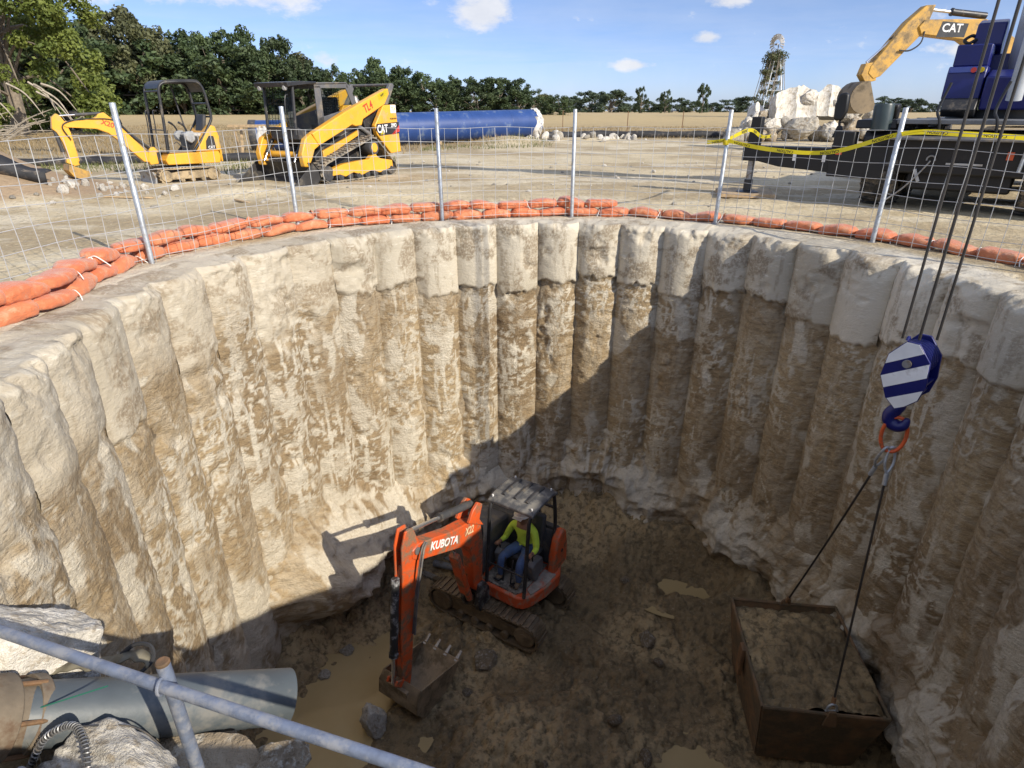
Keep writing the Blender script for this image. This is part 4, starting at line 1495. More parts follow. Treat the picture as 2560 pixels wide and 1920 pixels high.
# ------------------------------------------------------------------ small yellow excavator
mx = thing('mini_excavator', 'small yellow excavator with open black canopy parked on the dirt at left', 'excavator', (-8.32, 16.05, float(gz(-8.32, 16.05)) - 0.01), heading(-0.67, -0.74))
for sgn in (1, -1):
    y0, y1 = (0.27, 0.50) if sgn > 0 else (-0.50, -0.27)
    track_unit(mx, stadium(1.45, 0.36), y0, y1, tantrack, tantrack, tantrack,
               [(0.55, 0.18, 0.135, 'idler'), (-0.55, 0.18, 0.14, 'sprocket'), (0.2, 0.075, 0.05, 'roller'), (-0.05, 0.075, 0.05, 'roller'), (-0.3, 0.075, 0.05, 'roller')],
               lug=0.018, lug_step=0.075, frame_pts=[(0.50, 0.10), (0.48, 0.24), (0.20, 0.285), (-0.45, 0.285), (-0.50, 0.10)])
MB().box((0, 0, 0.27), (0.62, 0.6, 0.14)).cyl((0, 0, 0.32), (0, 0, 0.46), 0.26, n=20).build('undercarriage', black, mx, bevel=0.01)
# dozer blade hidden behind the tracks
bl_ = MB().prof([(0.80, 0.03), (0.85, 0.03), (0.82, 0.16), (0.86, 0.30), (0.82, 0.30), (0.78, 0.16)], -0.48, 0.48)
bl_.box((0.62, 0.18, 0.17), (0.42, 0.06, 0.07)).box((0.62, -0.18, 0.17), (0.42, 0.06, 0.07))
bl_.build('dozer_blade', steel, mx, bevel=0.005)
MB().prof([(0.46, 0.44), (0.50, 0.55), (0.40, 0.69), (-0.80, 0.71), (-0.84, 0.60), (-0.80, 0.43)], -0.48, 0.48).build('lower_body', yellow, mx, bevel=0.02)
MB().box((0.12, 0.02, 0.715), (0.62, 0.80, 0.02)).build('floor_mat', pmat('sandy_floor', (0.27, 0.21, 0.14), 0.9, var=0.2), mx)
hood = MB().prof([(-0.24, 0.712), (-0.30, 0.78), (-0.62, 1.22), (-0.72, 1.31), (-0.82, 1.28), (-0.88, 1.05), (-0.86, 0.712)], -0.46, 0.478)
hood = hood.build('engine_hood', yellow, mx, bevel=0.025)
MB().prof([(-0.50, 0.76), (-0.53, 0.95), (-0.62, 1.07), (-0.735, 1.06), (-0.755, 0.76)], 0.470, 0.486).build('side_vent', black, hood, bevel=0.004)
text_part('CAT', 0.085, white, hood, (-0.64, 0.490, 0.80), (-1, 0, 0), (0, 0, 1), 0.002)
rg = MB().box((-0.875, 0.0, 0.66), (0.05, 0.86, 0.42))
rg.build('counterweight', yellow, mx, bevel=0.02)
# seat and controls
MB().box((-0.40, 0.02, 0.88), (0.44, 0.46, 0.34)).build('seat_pedestal', black, mx, bevel=0.02)
seat = MB().box((-0.42, 0.02, 1.09), (0.42, 0.44, 0.10), (R_(-6), 'Y')).build('seat_cushion', ltgrey, mx, bevel=0.04)
MB().box((-0.68, 0.02, 1.34), (0.10, 0.42, 0.44), (R_(-14), 'Y')).build('seat_back', dkgrey, mx, bevel=0.04)
for y in (-0.30, 0.30):
    MB().prof([(-0.18, 1.18), (-0.10, 1.10), (-0.12, 0.98), (-0.24, 0.90), (-0.34, 0.98), (-0.32, 1.18)], y - 0.065, y + 0.065).build('control_console', ltgrey, mx, bevel=0.02)
    MB().tube(smoothpath([(-0.20, y, 1.15), (-0.17, y, 1.25), (-0.11, y, 1.33), (-0.03, y, 1.38)], 5), [0.02] * 10 + [0.027] * 6, 8).build('joystick', black, mx)
for y in (-0.07, 0.07):
    MB().tube([(0.22, y, 0.72), (0.20, y, 1.05), (0.16, y, 1.20)], 0.011, 6).build('travel_lever', black, mx)
MB().tube(smoothpath([(-0.15, 0.28, 0.80), (0.02, 0.30, 0.86), (0.10, 0.30, 0.94), (0.16, 0.3, 0.90)], 5), 0.011, 6).build('lock_lever', dkgrey, mx)
# canopy: two side hoops, cross members and roof sheet
def hoop(y):
    return smoothpath([(0.40, y, 0.70), (0.36, y, 1.2), (0.325, y, 1.75), (0.30, y, 2.08), (0.22, y, 2.20), (0.05, y, 2.245), (-0.5, y, 2.27), (-0.66, y, 2.21), (-0.73, y, 2.03), (-0.765, y, 1.75), (-0.785, y, 1.52), (-0.74, y, 1.38), (-0.50, y, 1.04), (-0.20, y, 0.71)], 4)


cn = None
for y in (0.44, -0.44):
    cn = MB().tube(hoop(y), 0.033, 10).build('canopy_frame', black, mx)
roofv = MB()
rp2 = [p for p in hoop(0.0) if p.z > 2.02]
for i, p in enumerate(rp2):
    roofv.v += [(p.x, -0.46, p.z + 0.026), (p.x, 0.46, p.z + 0.026), (p.x, 0.46, p.z + 0.05), (p.x, -0.46, p.z + 0.05)]
    if i:
        a, b_ = 4 * (i - 1), 4 * i
        roofv.f += [(a, a + 1, b_ + 1, b_), (a + 3, b_ + 3, b_ + 2, a + 2), (a + 1, a + 2, b_ + 2, b_ + 1), (a, b_, b_ + 3, a + 3)]
roofv.f += [(0, 3, 2, 1), tuple(len(roofv.v) - 4 + k for k in range(4))]
roofv.build('canopy_roof', black, mx)
for x, z in ((0.31, 2.05), (-0.755, 1.80), (-0.785, 1.50)):
    MB().cyl((x, -0.44, z), (x, 0.44, z), 0.022, n=8).build('cross_bar', black, mx)
MB().tube([(-0.30, -0.40, 2.2), (-0.40, -0.42, 1.5), (-0.46, -0.40, 1.05)], 0.020, 8).build('seat_belt_post', dkgrey, mx)
for yy in (0.18, -0.30):
    MB().tube(smoothpath([(0.36, yy, 1.62), (0.44, yy, 1.62), (0.46, yy, 1.3), (0.50, yy, 0.86), (0.44, yy, 0.80)], 5), 0.012, 6).build('grab_handle', black, mx)
MB().cyl((0.37, -0.44, 1.21), (0.37, 0.44, 1.21), 0.012, n=8).build('front_bar', black, mx)
MB().lathe([(0.0, 0.0), (0.05, 0.0), (0.05, 0.10), (0.0, 0.11)], (-0.80, -0.1, 1.40), (0, 0, 1), 10).build('red_cap', redpl, mx)
# swing post and boom
sw = MB().prof([(0.46, 0.46), (0.72, 0.44), (0.76, 0.58), (0.66, 0.82), (0.56, 0.84), (0.46, 0.70)], -0.09, 0.09)
sw.build('swing_post', yellow, mx, bevel=0.012)
MB().cyl((0.50, 0, 0.44), (0.50, 0, 0.72), 0.10, n=14).build('swing_pivot', black, mx)
boom = MB().prof([(0.62, 0.60), (0.72, 0.50), (0.84, 0.52), (1.30, 1.03), (1.45, 1.17), (1.66, 1.26), (2.24, 1.30), (2.31, 1.35), (2.27, 1.42), (1.85, 1.44), (1.62, 1.50), (1.56, 1.57), (1.44, 1.60), (1.34, 1.50), (1.22, 1.36), (0.70, 0.70)], -0.075, 0.075)
boom = boom.build('boom', yellow, mx, bevel=0.01)
text_part('X20', 0.15, redl, boom, (1.42, 0.079, 1.36), (-0.93, 0, -0.36), (-0.36, 0, 0.93), 0.002, align='CENTER')
stk = MB().prof([(2.36, 1.58), (2.46, 1.50), (2.51, 1.28), (2.44, 1.20), (2.38, 1.0), (2.33, 0.62), (2.24, 0.56), (2.16, 0.60), (2.18, 1.2), (2.22, 1.38), (2.30, 1.54)], -0.06, 0.06).build('dipper_stick', yellow, mx, bevel=0.01)
MB().prof([(2.18, 0.52), (2.28, 0.50), (2.42, 0.58), (2.40, 0.66), (2.20, 0.64)], -0.07, 0.07).build('bucket_link', yellow, mx, bevel=0.01)
hydro(mx, (0.64, 0.0, 0.80), (1.30, 0.0, 1.42), 0.040, 0.78)
hydro(mx, (1.50, 0.0, 1.58), (2.38, 0.0, 1.53), 0.033, 0.55)
hydro(mx, (2.46, 0.0, 1.24), (2.40, 0.0, 0.62), 0.038, 0.68)
bucket(mx, [(2.02, 0.36), (2.10, 0.27), (2.24, 0.23), (2.38, 0.28), (2.46, 0.42), (2.42, 0.55)], -0.22, 0.22, yellow2, 0.018)
MB().tube(smoothpath([(0.66, 0.085, 0.82), (0.95, 0.09, 1.06), (1.25, 0.095, 1.42), (1.7, 0.09, 1.47), (2.1, 0.095, 1.44), (2.32, 0.10, 1.32), (2.22, 0.10, 1.05)], 6), 0.012, 6).build('hose', black, mx)

# ------------------------------------------------------------------ yellow compact track loader
sk = thing('track_loader', 'yellow and black compact track loader with enclosed cab and lowered bucket', 'loader', (-4.68, 16.78, float(gz(-4.68, 16.78)) - 0.01), heading(-0.48, -0.88))
out = [(1.20, 0.02), (1.33, 0.09), (1.40, 0.22), (1.36, 0.36), (1.22, 0.47), (-0.42, 0.97), (-0.52, 1.0), (-0.66, 0.97), (-0.78, 0.86), (-1.36, 0.34), (-1.43, 0.20), (-1.38, 0.08), (-1.26, 0.02)]
out2 = []
for i in range(len(out)):            # CCW, with subdivided long runs
    a, b_ = Vector(out[i]), Vector(out[(i + 1) % len(out)])
    m = max(1, int((b_ - a).length / 0.25))
    out2 += [tuple(a.lerp(b_, k / m)) for k in range(m)]
for sgn in (1, -1):
    y0, y1 = (0.55, 0.96) if sgn > 0 else (-0.96, -0.55)
    track_unit(sk, out2, y0, y1, dustrubber, yellow, dkgrey,
               [(1.16, 0.23, 0.18, 'idler'), (-1.18, 0.20, 0.15, 'idler'), (-0.56, 0.74, 0.19, 'sprocket')] + [(x, 0.13, 0.10, 'roller') for x in (0.75, 0.42, 0.1, -0.22, -0.54, -0.86)],
               lug=0.03, lug_step=0.115, block=True)
    yy = 0.96 if sgn > 0 else -0.62
    MB().prof([(1.06, 0.17), (1.02, 0.33), (0.62, 0.42), (0.05, 0.46), (-0.32, 0.47), (-0.44, 0.56), (-0.58, 0.60), (-0.70, 0.48), (-1.24, 0.40), (-1.26, 0.22), (-0.95, 0.17), (-0.7, 0.12), (-0.38, 0.20), (0.0, 0.11), (0.3, 0.20), (0.6, 0.12), (0.8, 0.18)], yy - 0.16, yy - 0.015).build('track_frame', yellow, sk, bevel=0.012)
    MB().lathe([(0.0, 0.02), (0.10, 0.02), (0.12, 0.0), (0.12, -0.1)], (-0.56, yy - 0.015 if sgn > 0 else -0.6, 0.74), (0, 1, 0), 16).build('drive_motor', yellow, sk)
# lower chassis
MB().prof([(1.15, 0.35), (1.15, 0.62), (0.9, 0.80), (0.2, 1.02), (-0.4, 1.20), (-1.2, 1.25), (-1.2, 0.5), (-0.9, 0.35)], -0.54, 0.54).build('chassis', black, sk, bevel=0.02)
MB().prof([(0.95, 0.54), (0.95, 0.72), (0.0, 1.02), (-0.38, 1.16), (-0.38, 1.04), (0.0, 0.90)], 0.545, 0.62).build('side_plate', yellow, sk, bevel=0.01)
# cab
cabp = [(1.02, 0.80), (1.55, 1.02), (1.60, 1.28), (1.50, 2.08), (1.60, 2.12), (1.60, 2.18), (0.76, 2.225), (-0.20, 2.26), (-0.32, 2.20), (-0.52, 1.80), (-0.60, 1.45), (-0.55, 1.0)]
cab = MB()
for y in (0.47, -0.50):                       # side frames with window openings
    fr = [[(0.86, 1.02), (0.86, 2.16), (0.66, 2.16), (0.66, 1.02)], [(0.86, 2.10), (0.86, 2.22), (-0.24, 2.255), (-0.30, 2.13)], [(-0.24, 2.25), (-0.34, 2.19), (-0.56, 1.76), (-0.62, 1.40), (-0.42, 1.40), (-0.38, 1.76), (-0.20, 2.12)],
          [(0.86, 1.00), (0.86, 1.46), (0.60, 1.50), (0.0, 1.62), (-0.42, 1.76), (-0.60, 1.40), (-0.40, 1.05)]]
    for f in fr:
        cab.prof(f, y, y + 0.03)
cab = cab.build('cab_frame', plgrey, sk, bevel=0.008)
MB().prof([(1.66, 2.14), (1.66, 2.17), (0.8, 2.225), (-0.22, 2.262), (-0.22, 2.235), (0.8, 2.19)], -0.53, 0.53).build('cab_roof', plgrey, sk, bevel=0.012)
MB().prof([(1.70, 2.10), (1.72, 2.20), (1.30, 2.235), (0.82, 2.24), (0.82, 2.20), (1.62, 2.12)], -0.54, 0.54).build('roof_visor', black, sk, bevel=0.012)
for y in (0.46, -0.46):
    MB().tube([(1.58, y, 1.10), (1.56, y, 1.30), (1.50, y, 2.12)], 0.035, 8).build('door_post', black, sk)
MB().tube([(1.58, 0.46, 1.24), (1.58, -0.46, 1.24)], 0.03, 8).build('door_sill', black, sk)
MB().prof([(1.545, 1.28), (1.555, 1.28), (1.495, 2.08), (1.485, 2.08)], -0.43, 0.43).build('door_glass', glass, sk)
MB().tube(smoothpath([(1.60, 0.40, 1.95), (1.70, 0.40, 1.90), (1.74, 0.40, 1.55), (1.70, 0.40, 1.30), (1.60, 0.40, 1.26)], 5), 0.012, 6).build('grab_handle', black, sk)
MB().prof([(0.66, 1.50), (0.66, 2.11), (-0.22, 2.12), (-0.38, 1.77), (0.0, 1.63)], 0.478, 0.482).build('side_glass', glass, cab)
gr = MB()
for k in range(9):
    x = 0.62 - k * 0.07
    gr.cyl((x, 0.465, 1.5 + 0.02 * k), (x, 0.465, 2.1), 0.006, n=5)
for k in range(10):
    z = 1.55 + k * 0.06
    gr.cyl((0.66, 0.466, z), (0.05, 0.466, z), 0.006, n=5)
gr.build('side_window_grille', black, cab)
gr = MB()
for k in range(9):
    y = -0.4 + k * 0.10
    gr.cyl((1.53, y, 1.30), (1.49, y, 2.08), 0.006, n=5)
for k in range(8):
    z = 1.35 + k * 0.1
    gr.cyl((1.535 - (z - 1.3) * 0.055, -0.42, z), (1.535 - (z - 1.3) * 0.055, 0.42, z), 0.004, n=5)
gr.build('door_grille', black, cab)
MB().box((0.15, 0, 1.25), (0.5, 0.5, 0.14)).box((-0.12, 0, 1.6), (0.12, 0.48, 0.66)).build('seat', dkgrey, sk, bevel=0.04)
MB().prof([(1.5, 1.26), (1.5, 1.0), (1.0, 0.80), (0.9, 0.80), (0.9, 1.05)], -0.46, 0.46).build('cab_front_step', dkgrey, sk, bevel=0.01)
for y in (0.40, -0.40):
    MB().lathe([(0.0, 0.05), (0.045, 0.05), (0.06, 0.0), (0.03, -0.04)], (1.66, y, 2.09), (1, 0, -0.2), 12).build('work_light', ltgrey, cab)
# lift arms
arm = [(1.40, 1.12), (1.24, 0.84), (1.05, 0.92), (0.30, 1.22), (0.06, 1.32), (-0.34, 1.30), (-0.42, 1.40), (-0.60, 1.60), (-1.26, 1.79), (-1.46, 2.10), (-1.50, 2.14), (-1.38, 2.05), (-0.36, 1.63), (0.4, 1.40)]
arm = [(1.40, 1.13), (1.22, 0.86), (0.30, 1.19), (0.02, 1.30), (-0.10, 1.26), (-0.33, 1.28), (-0.40, 1.42), (-1.29, 1.77), (-1.50, 2.02), (-1.48, 2.15), (-1.40, 2.14), (0.2, 1.60)]
for y0 in (0.62, -0.80):
    a_ = MB().prof(arm, y0, y0 + 0.18).build('lift_arm', yellow, sk, bevel=0.02)
    MB().prof([(1.42, 1.13), (1.62, 1.02), (1.78, 0.70), (1.74, 0.42), (1.60, 0.40), (1.46, 0.60), (1.36, 0.78), (1.20, 0.86)], y0 + 0.02, y0 + 0.16).build('arm_drop', yellow, a_, bevel=0.02)
    if y0 > 0:
        text_part('TL4', 0.27, redl, a_, (-0.62, y0 + 0.184, 1.70), (-0.925, 0, 0.38), (0.38, 0, 0.925), 0.002, squash=0.85)
        MB().prof([(-1.08, 1.86), (-1.02, 1.99), (-1.36, 2.13), (-1.42, 2.0)], y0 + 0.18, y0 + 0.184).build('decal', tapey, a_)
        text_part('XHP', 0.07, blackl, a_, (-1.20, y0 + 0.187, 1.99), (-0.925, 0, 0.38), (0.38, 0, 0.925), 0.001)
MB().cyl((1.52, -0.7, 0.66), (1.52, 0.7, 0.66), 0.07, n=12).build('arm_cross_tube', yellow, sk)
for y in (0.50, -0.50):
    hydro(sk, (1.45, y, 0.98), (1.78, y, 0.52), 0.045, 0.6, bmat=black)
c_ = hydro(sk, (-1.05, 0.60, 1.67), (-0.30, 0.60, 1.40), 0.085, 0.93, bmat=redpl)
hydro(sk, (-0.35, 0.58, 1.30), (-1.05, 0.58, 0.95), 0.05, 0.6, bmat=steel)
# rear: tower links, engine doors, exhaust
for y0 in (0.60, -0.78):
    MB().prof([(-1.30, 1.76), (-1.55, 1.76), (-1.86, 2.24), (-1.80, 2.29), (-1.70, 2.28)], y0, y0 + 0.10).build('rear_link', plgrey, sk, bevel=0.015)
    MB().prof([(-0.84, 1.26), (-1.24, 1.75), (-1.74, 1.77), (-1.86, 0.58), (-1.42, 0.55), (-0.9, 1.05)], y0 + 0.06, y0 + 0.19).build('rear_panel', yellow, sk, bevel=0.02)
MB().cyl((-1.80, -0.7, 2.25), (-1.80, 0.66, 2.25), 0.035, n=12).build('rear_cross_tube', plgrey, sk)
MB().prof([(-0.9, 0.6), (-0.62, 1.45), (-1.25, 1.62), (-1.72, 1.58), (-1.80, 0.6)], -0.58, 0.58).build('engine_cover', black, sk, bevel=0.03)
MB().lathe([(0.06, 0), (0.11, 0.05), (0.11, 0.30), (0.07, 0.36), (0.07, 0.42)], (-0.78, 0.25, 1.55), (0, 0, 1), 16).build('exhaust_stack', steel, sk)
MB().box((-1.0, 0.66, 1.80), (0.12, 0.1, 0.18)).build('arm_stop', yellow, sk, bevel=0.01)
py = 0.60 + 0.192
MB().prof([(-0.90, 1.30), (-0.86, 1.16), (-0.98, 1.01), (-1.80, 1.05), (-1.83, 1.34)], py, py + 0.004).build('decal_band', black, sk)
MB().prof([(-1.50, 1.035), (-1.60, 1.035), (-1.83, 1.26), (-1.83, 1.10)], py + 0.004, py + 0.006).build('decal_stripe', redpl, sk)
MB().prof([(-1.02, 1.04), (-1.20, 1.045), (-1.12, 1.16)], py + 0.004, py + 0.006).build('decal_triangle', tapey, sk)
text_part('CAT', 0.27, white, sk, (-1.12, py + 0.007, 1.17), (-1, 0, 0.03), (0, 0, 1), 0.002, squash=0.8)
text_part('299D', 0.13, white, sk, (-1.60, py + 0.007, 1.255), (-1, 0, 0.03), (0, 0, 1), 0.002, squash=0.8)
MB().box((-1.62, py + 0.003, 1.66), (0.22, 0.004, 0.20)).build('number_plate', white, sk)
text_part('TL4', 0.12, yellow, sk, (-1.62, py + 0.008, 1.66), (-1, 0, 0), (0, 0, 1), 0.001, squash=0.85)
text_part('FX230-0278', 0.055, blackl, sk, (-1.60, py + 0.003, 1.42), (-1, 0, 0.03), (0, 0, 1), 0.001)
# bucket on the ground
bucket(sk, [(2.36, 0.0), (1.9, 0.01), (1.58, 0.03), (1.46, 0.14), (1.50, 0.34), (1.66, 0.50)], -0.95, 0.95, pmat('bucket_steel', (0.045, 0.043, 0.042), 0.55, 0.3, var=0.25, dirt=(0.15, 0.13, 0.10), damt=0.36, ds=3), 0.02, name='loader_bucket')
MB().box((1.42, 0, 0.30), (0.10, 1.1, 0.34)).build('coupler', dkgrey, sk, bevel=0.02)

# ------------------------------------------------------------------ orange excavator in the pit
kx = thing('orange_excavator', 'orange compact excavator with black canopy working on the muddy pit floor', 'excavator', (-0.16, 7.66, FLOOR + 0.02), heading(-0.54, -0.84))
TM = Matrix.Rotation(R_(92), 3, 'Z')
for sgn in (1, -1):
    y0, y1 = (0.36, 0.66) if sgn > 0 else (-0.66, -0.36)
    track_unit(kx, stadium(2.03, 0.48, 11), y0, y1, mudtrack, mudtrack, mudtrack,
               [(0.77, 0.24, 0.18, 'idler'), (-0.77, 0.24, 0.19, 'sprocket')] + [(x, 0.10, 0.07, 'roller') for x in (0.42, 0.14, -0.14, -0.42)],
               lug=0.024, lug_step=0.10, M=TM, frame_pts=[(0.70, 0.12), (0.68, 0.30), (0.2, 0.36), (-0.62, 0.36), (-0.68, 0.12)])
xform(MB().box((0, 0, 0.33), (0.95, 0.86, 0.18)).cyl((0, 0, 0.40), (0, 0, 0.56), 0.34, n=24), TM).build('undercarriage', mudtrack, kx, bevel=0.015)
xm = MB()
xm.box((-1.16, 0.26, 0.16), (0.86, 0.10, 0.12)).box((-1.16, -0.26, 0.16), (0.86, 0.10, 0.12))
xform(xm, TM).build('blade_arm', pmat('grey_mud_steel', (0.24, 0.225, 0.20), 0.6, 0.2, var=0.25, dirt=MUDC, damt=0.6, ds=5), kx, bevel=0.008)
xform(MB().prof([(-1.54, 0.02), (-1.60, 0.02), (-1.66, 0.18), (-1.62, 0.36), (-1.57, 0.36), (-1.60, 0.18)], -0.74, 0.74), TM).build('dozer_blade', mudtrack, kx, bevel=0.006)
_bc = MB().cyl(TM @ Vector((-0.5, 0, 0.42)), TM @ Vector((-1.4, 0, 0.24)), 0.06, n=12)
_bc.build('blade_cylinder', pmat('blue_grey_steel', (0.20, 0.22, 0.25), 0.5, 0.3, var=0.2, dirt=MUDC, damt=0.5, ds=6), kx)
plan = [(0.45, -0.28), (0.46, 0.56), (0.42, 0.66), (0.30, 0.74), (0.0, 0.83), (-0.34, 0.87), (-0.60, 0.76), (-0.76, 0.46), (-0.82, 0.0), (-0.78, -0.44), (-0.60, -0.72), (0.05, -0.74), (0.34, -0.52)]
MB().prof(plan, 0.56, 0.79, 'z').build('lower_body', kdirty, kx, bevel=0.03)
plan2 = [(0.40, -0.10), (0.41, 0.52), (0.30, 0.60), (-0.42, 0.60), (-0.42, -0.10)]
MB().prof(plan2, 0.79, 0.81, 'z').build('cab_floor', pmat('muddy_floor', (0.10, 0.09, 0.075), 0.8, var=0.4, vs_=8, dirt=(0.27, 0.24, 0.20), damt=0.55, ds=8), kx)
MB().prof([(0.24, 0.62), (0.30, 0.72), (0.0, 0.81), (-0.30, 0.83), (-0.30, 0.62)], 0.79, 0.808, 'z').build('side_step', pmat('worn_step', (0.27, 0.23, 0.19), 0.8, var=0.3, vs_=9, dirt=(0.42, 0.10, 0.04), damt=0.35, ds=6), kx)
# rear and left body panels
MB().prof([(-0.28, 0.79), (-0.31, 1.10), (-0.40, 1.38), (-0.54, 1.50), (-0.66, 1.44), (-0.72, 1.16), (-0.72, 0.79)], 0.67, 0.80).build('side_panel', korange, kx, bevel=0.03)
MB().cyl((-0.52, 0.79, 1.12), (-0.52, 0.812, 1.12), 0.03, n=12).build('panel_latch', black, kx)
MB().prof([(-0.44, 0.79), (-0.46, 1.30), (-0.56, 1.44), (-0.74, 1.40), (-0.84, 1.20), (-0.84, 0.79)], -0.60, 0.66).build('rear_hood', dkgrey, kx, bevel=0.05)
MB().prof([(-0.70, 0.60), (-0.74, 1.22), (-0.86, 1.18), (-0.90, 0.95), (-0.88, 0.60)], -0.56, 0.60).build('counterweight', korange, kx, bevel=0.05)
hp = []
for i in range(13):
    w = math.pi / 2 * i / 12
    hp.append((-0.05 + 0.42 * math.cos(w), 0.95 + 0.62 * math.sin(w)))
MB().prof([(0.37, 0.79)] + hp + [(-0.44, 1.50), (-0.50, 0.79)], -0.70, -0.14).build('right_hood', plgrey, kx, bevel=0.05)
MB().prof([(0.39, 1.10)] + [(p[0] + 0.012, p[1] + 0.012) for p in hp[3:9]] + [(0.1, 1.1)], -0.50, -0.36).build('hood_rib', dkgrey, kx, bevel=0.03)
# seat, consoles, levers
MB().box((-0.24, 0.30, 0.93), (0.46, 0.44, 0.24)).build('seat_pedestal', black, kx, bevel=0.02)
MB().box((-0.20, 0.30, 1.09), (0.44, 0.44, 0.09)).build('seat_cushion', dkgrey, kx, bevel=0.03)
MB().box((-0.45, 0.30, 1.42), (0.10, 0.44, 0.58), (R_(-8), 'Y')).build('seat_back', dkgrey, kx, bevel=0.04)
for y in (0.60, 0.0):
    MB().prof([(0.12, 0.98), (0.14, 1.16), (0.06, 1.22), (-0.16, 1.18), (-0.20, 0.98), (-0.02, 0.84), (0.06, 0.84)], y - 0.06, y + 0.06).build('control_console', plgrey, kx, bevel=0.02)
    MB().tube([(0.04, y, 1.18), (0.07, y, 1.30), (0.09, y, 1.38)], [0.012, 0.016, 0.022], 8).build('joystick', black, kx)
for y in (0.20, 0.34):
    MB().tube([(0.28, y, 0.80), (0.24, y, 1.05), (0.20, y, 1.22)], 0.012, 6).build('travel_lever', black, kx)
for y in (0.13, 0.42):
    MB().box((0.30, y, 0.84), (0.14, 0.10, 0.03), (R_(-25), 'Y')).build('foot_pedal', black, kx, bevel=0.005)
# canopy
ct = 0.030
for y in (0.665, -0.02):
    MB().tube(smoothpath([(0.41, y, 0.80), (0.36, y, 1.3), (0.305, y, 1.9), (0.27, y, 2.14), (0.16, y, 2.235), (-0.10, y, 2.25), (-0.34, y, 2.235), (-0.45, y, 2.15), (-0.50, y, 1.85), (-0.52, y, 1.55), (-0.47, y, 1.36)], 5), ct, 10).build('canopy_post', black, kx)
for x, z in ((-0.50, 1.90), (-0.52, 1.48)):
    MB().cyl((x, -0.02, z), (x, 0.665, z), 0.024, n=8).build('cross_bar', black, kx)
MB().cyl((0.375, -0.02, 1.16), (0.375, 0.665, 1.16), 0.014, n=8).build('front_bar', black, kx)
rx = np.linspace(-0.47, 0.27, 15)
ry = np.linspace(-0.075, 0.72, 13)
rw = MB()
RG = np.array([[(x, y, 2.30 - 0.055 * ((abs(x + 0.1) / 0.37) ** 4) - 0.02 * ((abs(y - 0.32) / 0.4) ** 4)) for y in ry] for x in rx])
for i in range(15):
    for j in range(13):
        rw.v.append(tuple(RG[i, j]))
for i in range(15):
    for j in range(13):
        q = RG[i, j].copy()
        q[2] -= 0.05
        rw.v.append(tuple(q))
id_ = lambda i, j, o=0: o * 195 + i * 13 + j
for i in range(14):
    for j in range(12):
        rw.f += [(id_(i, j), id_(i + 1, j), id_(i + 1, j + 1), id_(i, j + 1)), (id_(i, j, 1), id_(i, j + 1, 1), id_(i + 1, j + 1, 1), id_(i + 1, j, 1))]
for i in range(14):
    rw.f += [(id_(i, 0), id_(i, 0, 1), id_(i + 1, 0, 1), id_(i + 1, 0)), (id_(i, 12), id_(i + 1, 12), id_(i + 1, 12, 1), id_(i, 12, 1))]
for j in range(12):
    rw.f += [(id_(0, j), id_(0, j + 1), id_(0, j + 1, 1), id_(0, j, 1)), (id_(14, j), id_(14, j, 1), id_(14, j + 1, 1), id_(14, j + 1))]
roofm = pmat('dusty_roof', (0.075, 0.075, 0.078), 0.7, var=0.2, vs_=4, dirt=(0.20, 0.185, 0.16), damt=0.5, ds=4)
kroof = rw.build('canopy_roof', roofm, kx, bevel=0.01)
for y in (0.12, 0.32, 0.52):
    pts = [(-0.36, 2.298)]
    MB().tube(smoothpath([(-0.36, y, 2.290), (-0.10, y, 2.302), (0.12, y, 2.294)], 5), 0.030, 10).build('roof_rib', dkgrey, kroof)
for x, y in ((-0.40, 0.0), (0.20, -0.02), (0.20, 0.66), (-0.40, 0.64)):
    MB().cyl((x, y, 2.27), (x, y, 2.300), 0.014, n=8).build('roof_bolt', white, kroof)
MB().box((-0.50, 0.16, 1.95), (0.10, 0.14, 0.16)).build('beacon_box', white, kx, bevel=0.02)
MB().tube([(-0.56, 0.34, 1.55), (-0.58, 0.34, 2.1)], 0.028, 8).build('exhaust_pipe', dkgrey, kx)
# swing bracket
sb = MB()
sb.prof([(0.40, 0.46), (0.70, 0.44), (0.76, 0.60), (0.66, 0.92), (0.54, 0.92), (0.42, 0.72)], -0.28, -0.20)
sb.prof([(0.40, 0.46), (0.70, 0.44), (0.76, 0.60), (0.66, 0.92), (0.54, 0.92), (0.42, 0.72)], -0.02, 0.06)
sb.cyl((0.47, -0.11, 0.46), (0.47, -0.11, 0.78), 0.10, n=16)
sb.cyl((0.60, -0.30, 0.84), (0.60, 0.08, 0.84), 0.035, n=10)
sb.build('swing_bracket', pmat('muddy_black', (0.035, 0.033, 0.03), 0.55, 0.2, var=0.3, dirt=(0.22, 0.21, 0.19), damt=0.5, ds=9), kx, bevel=0.008)
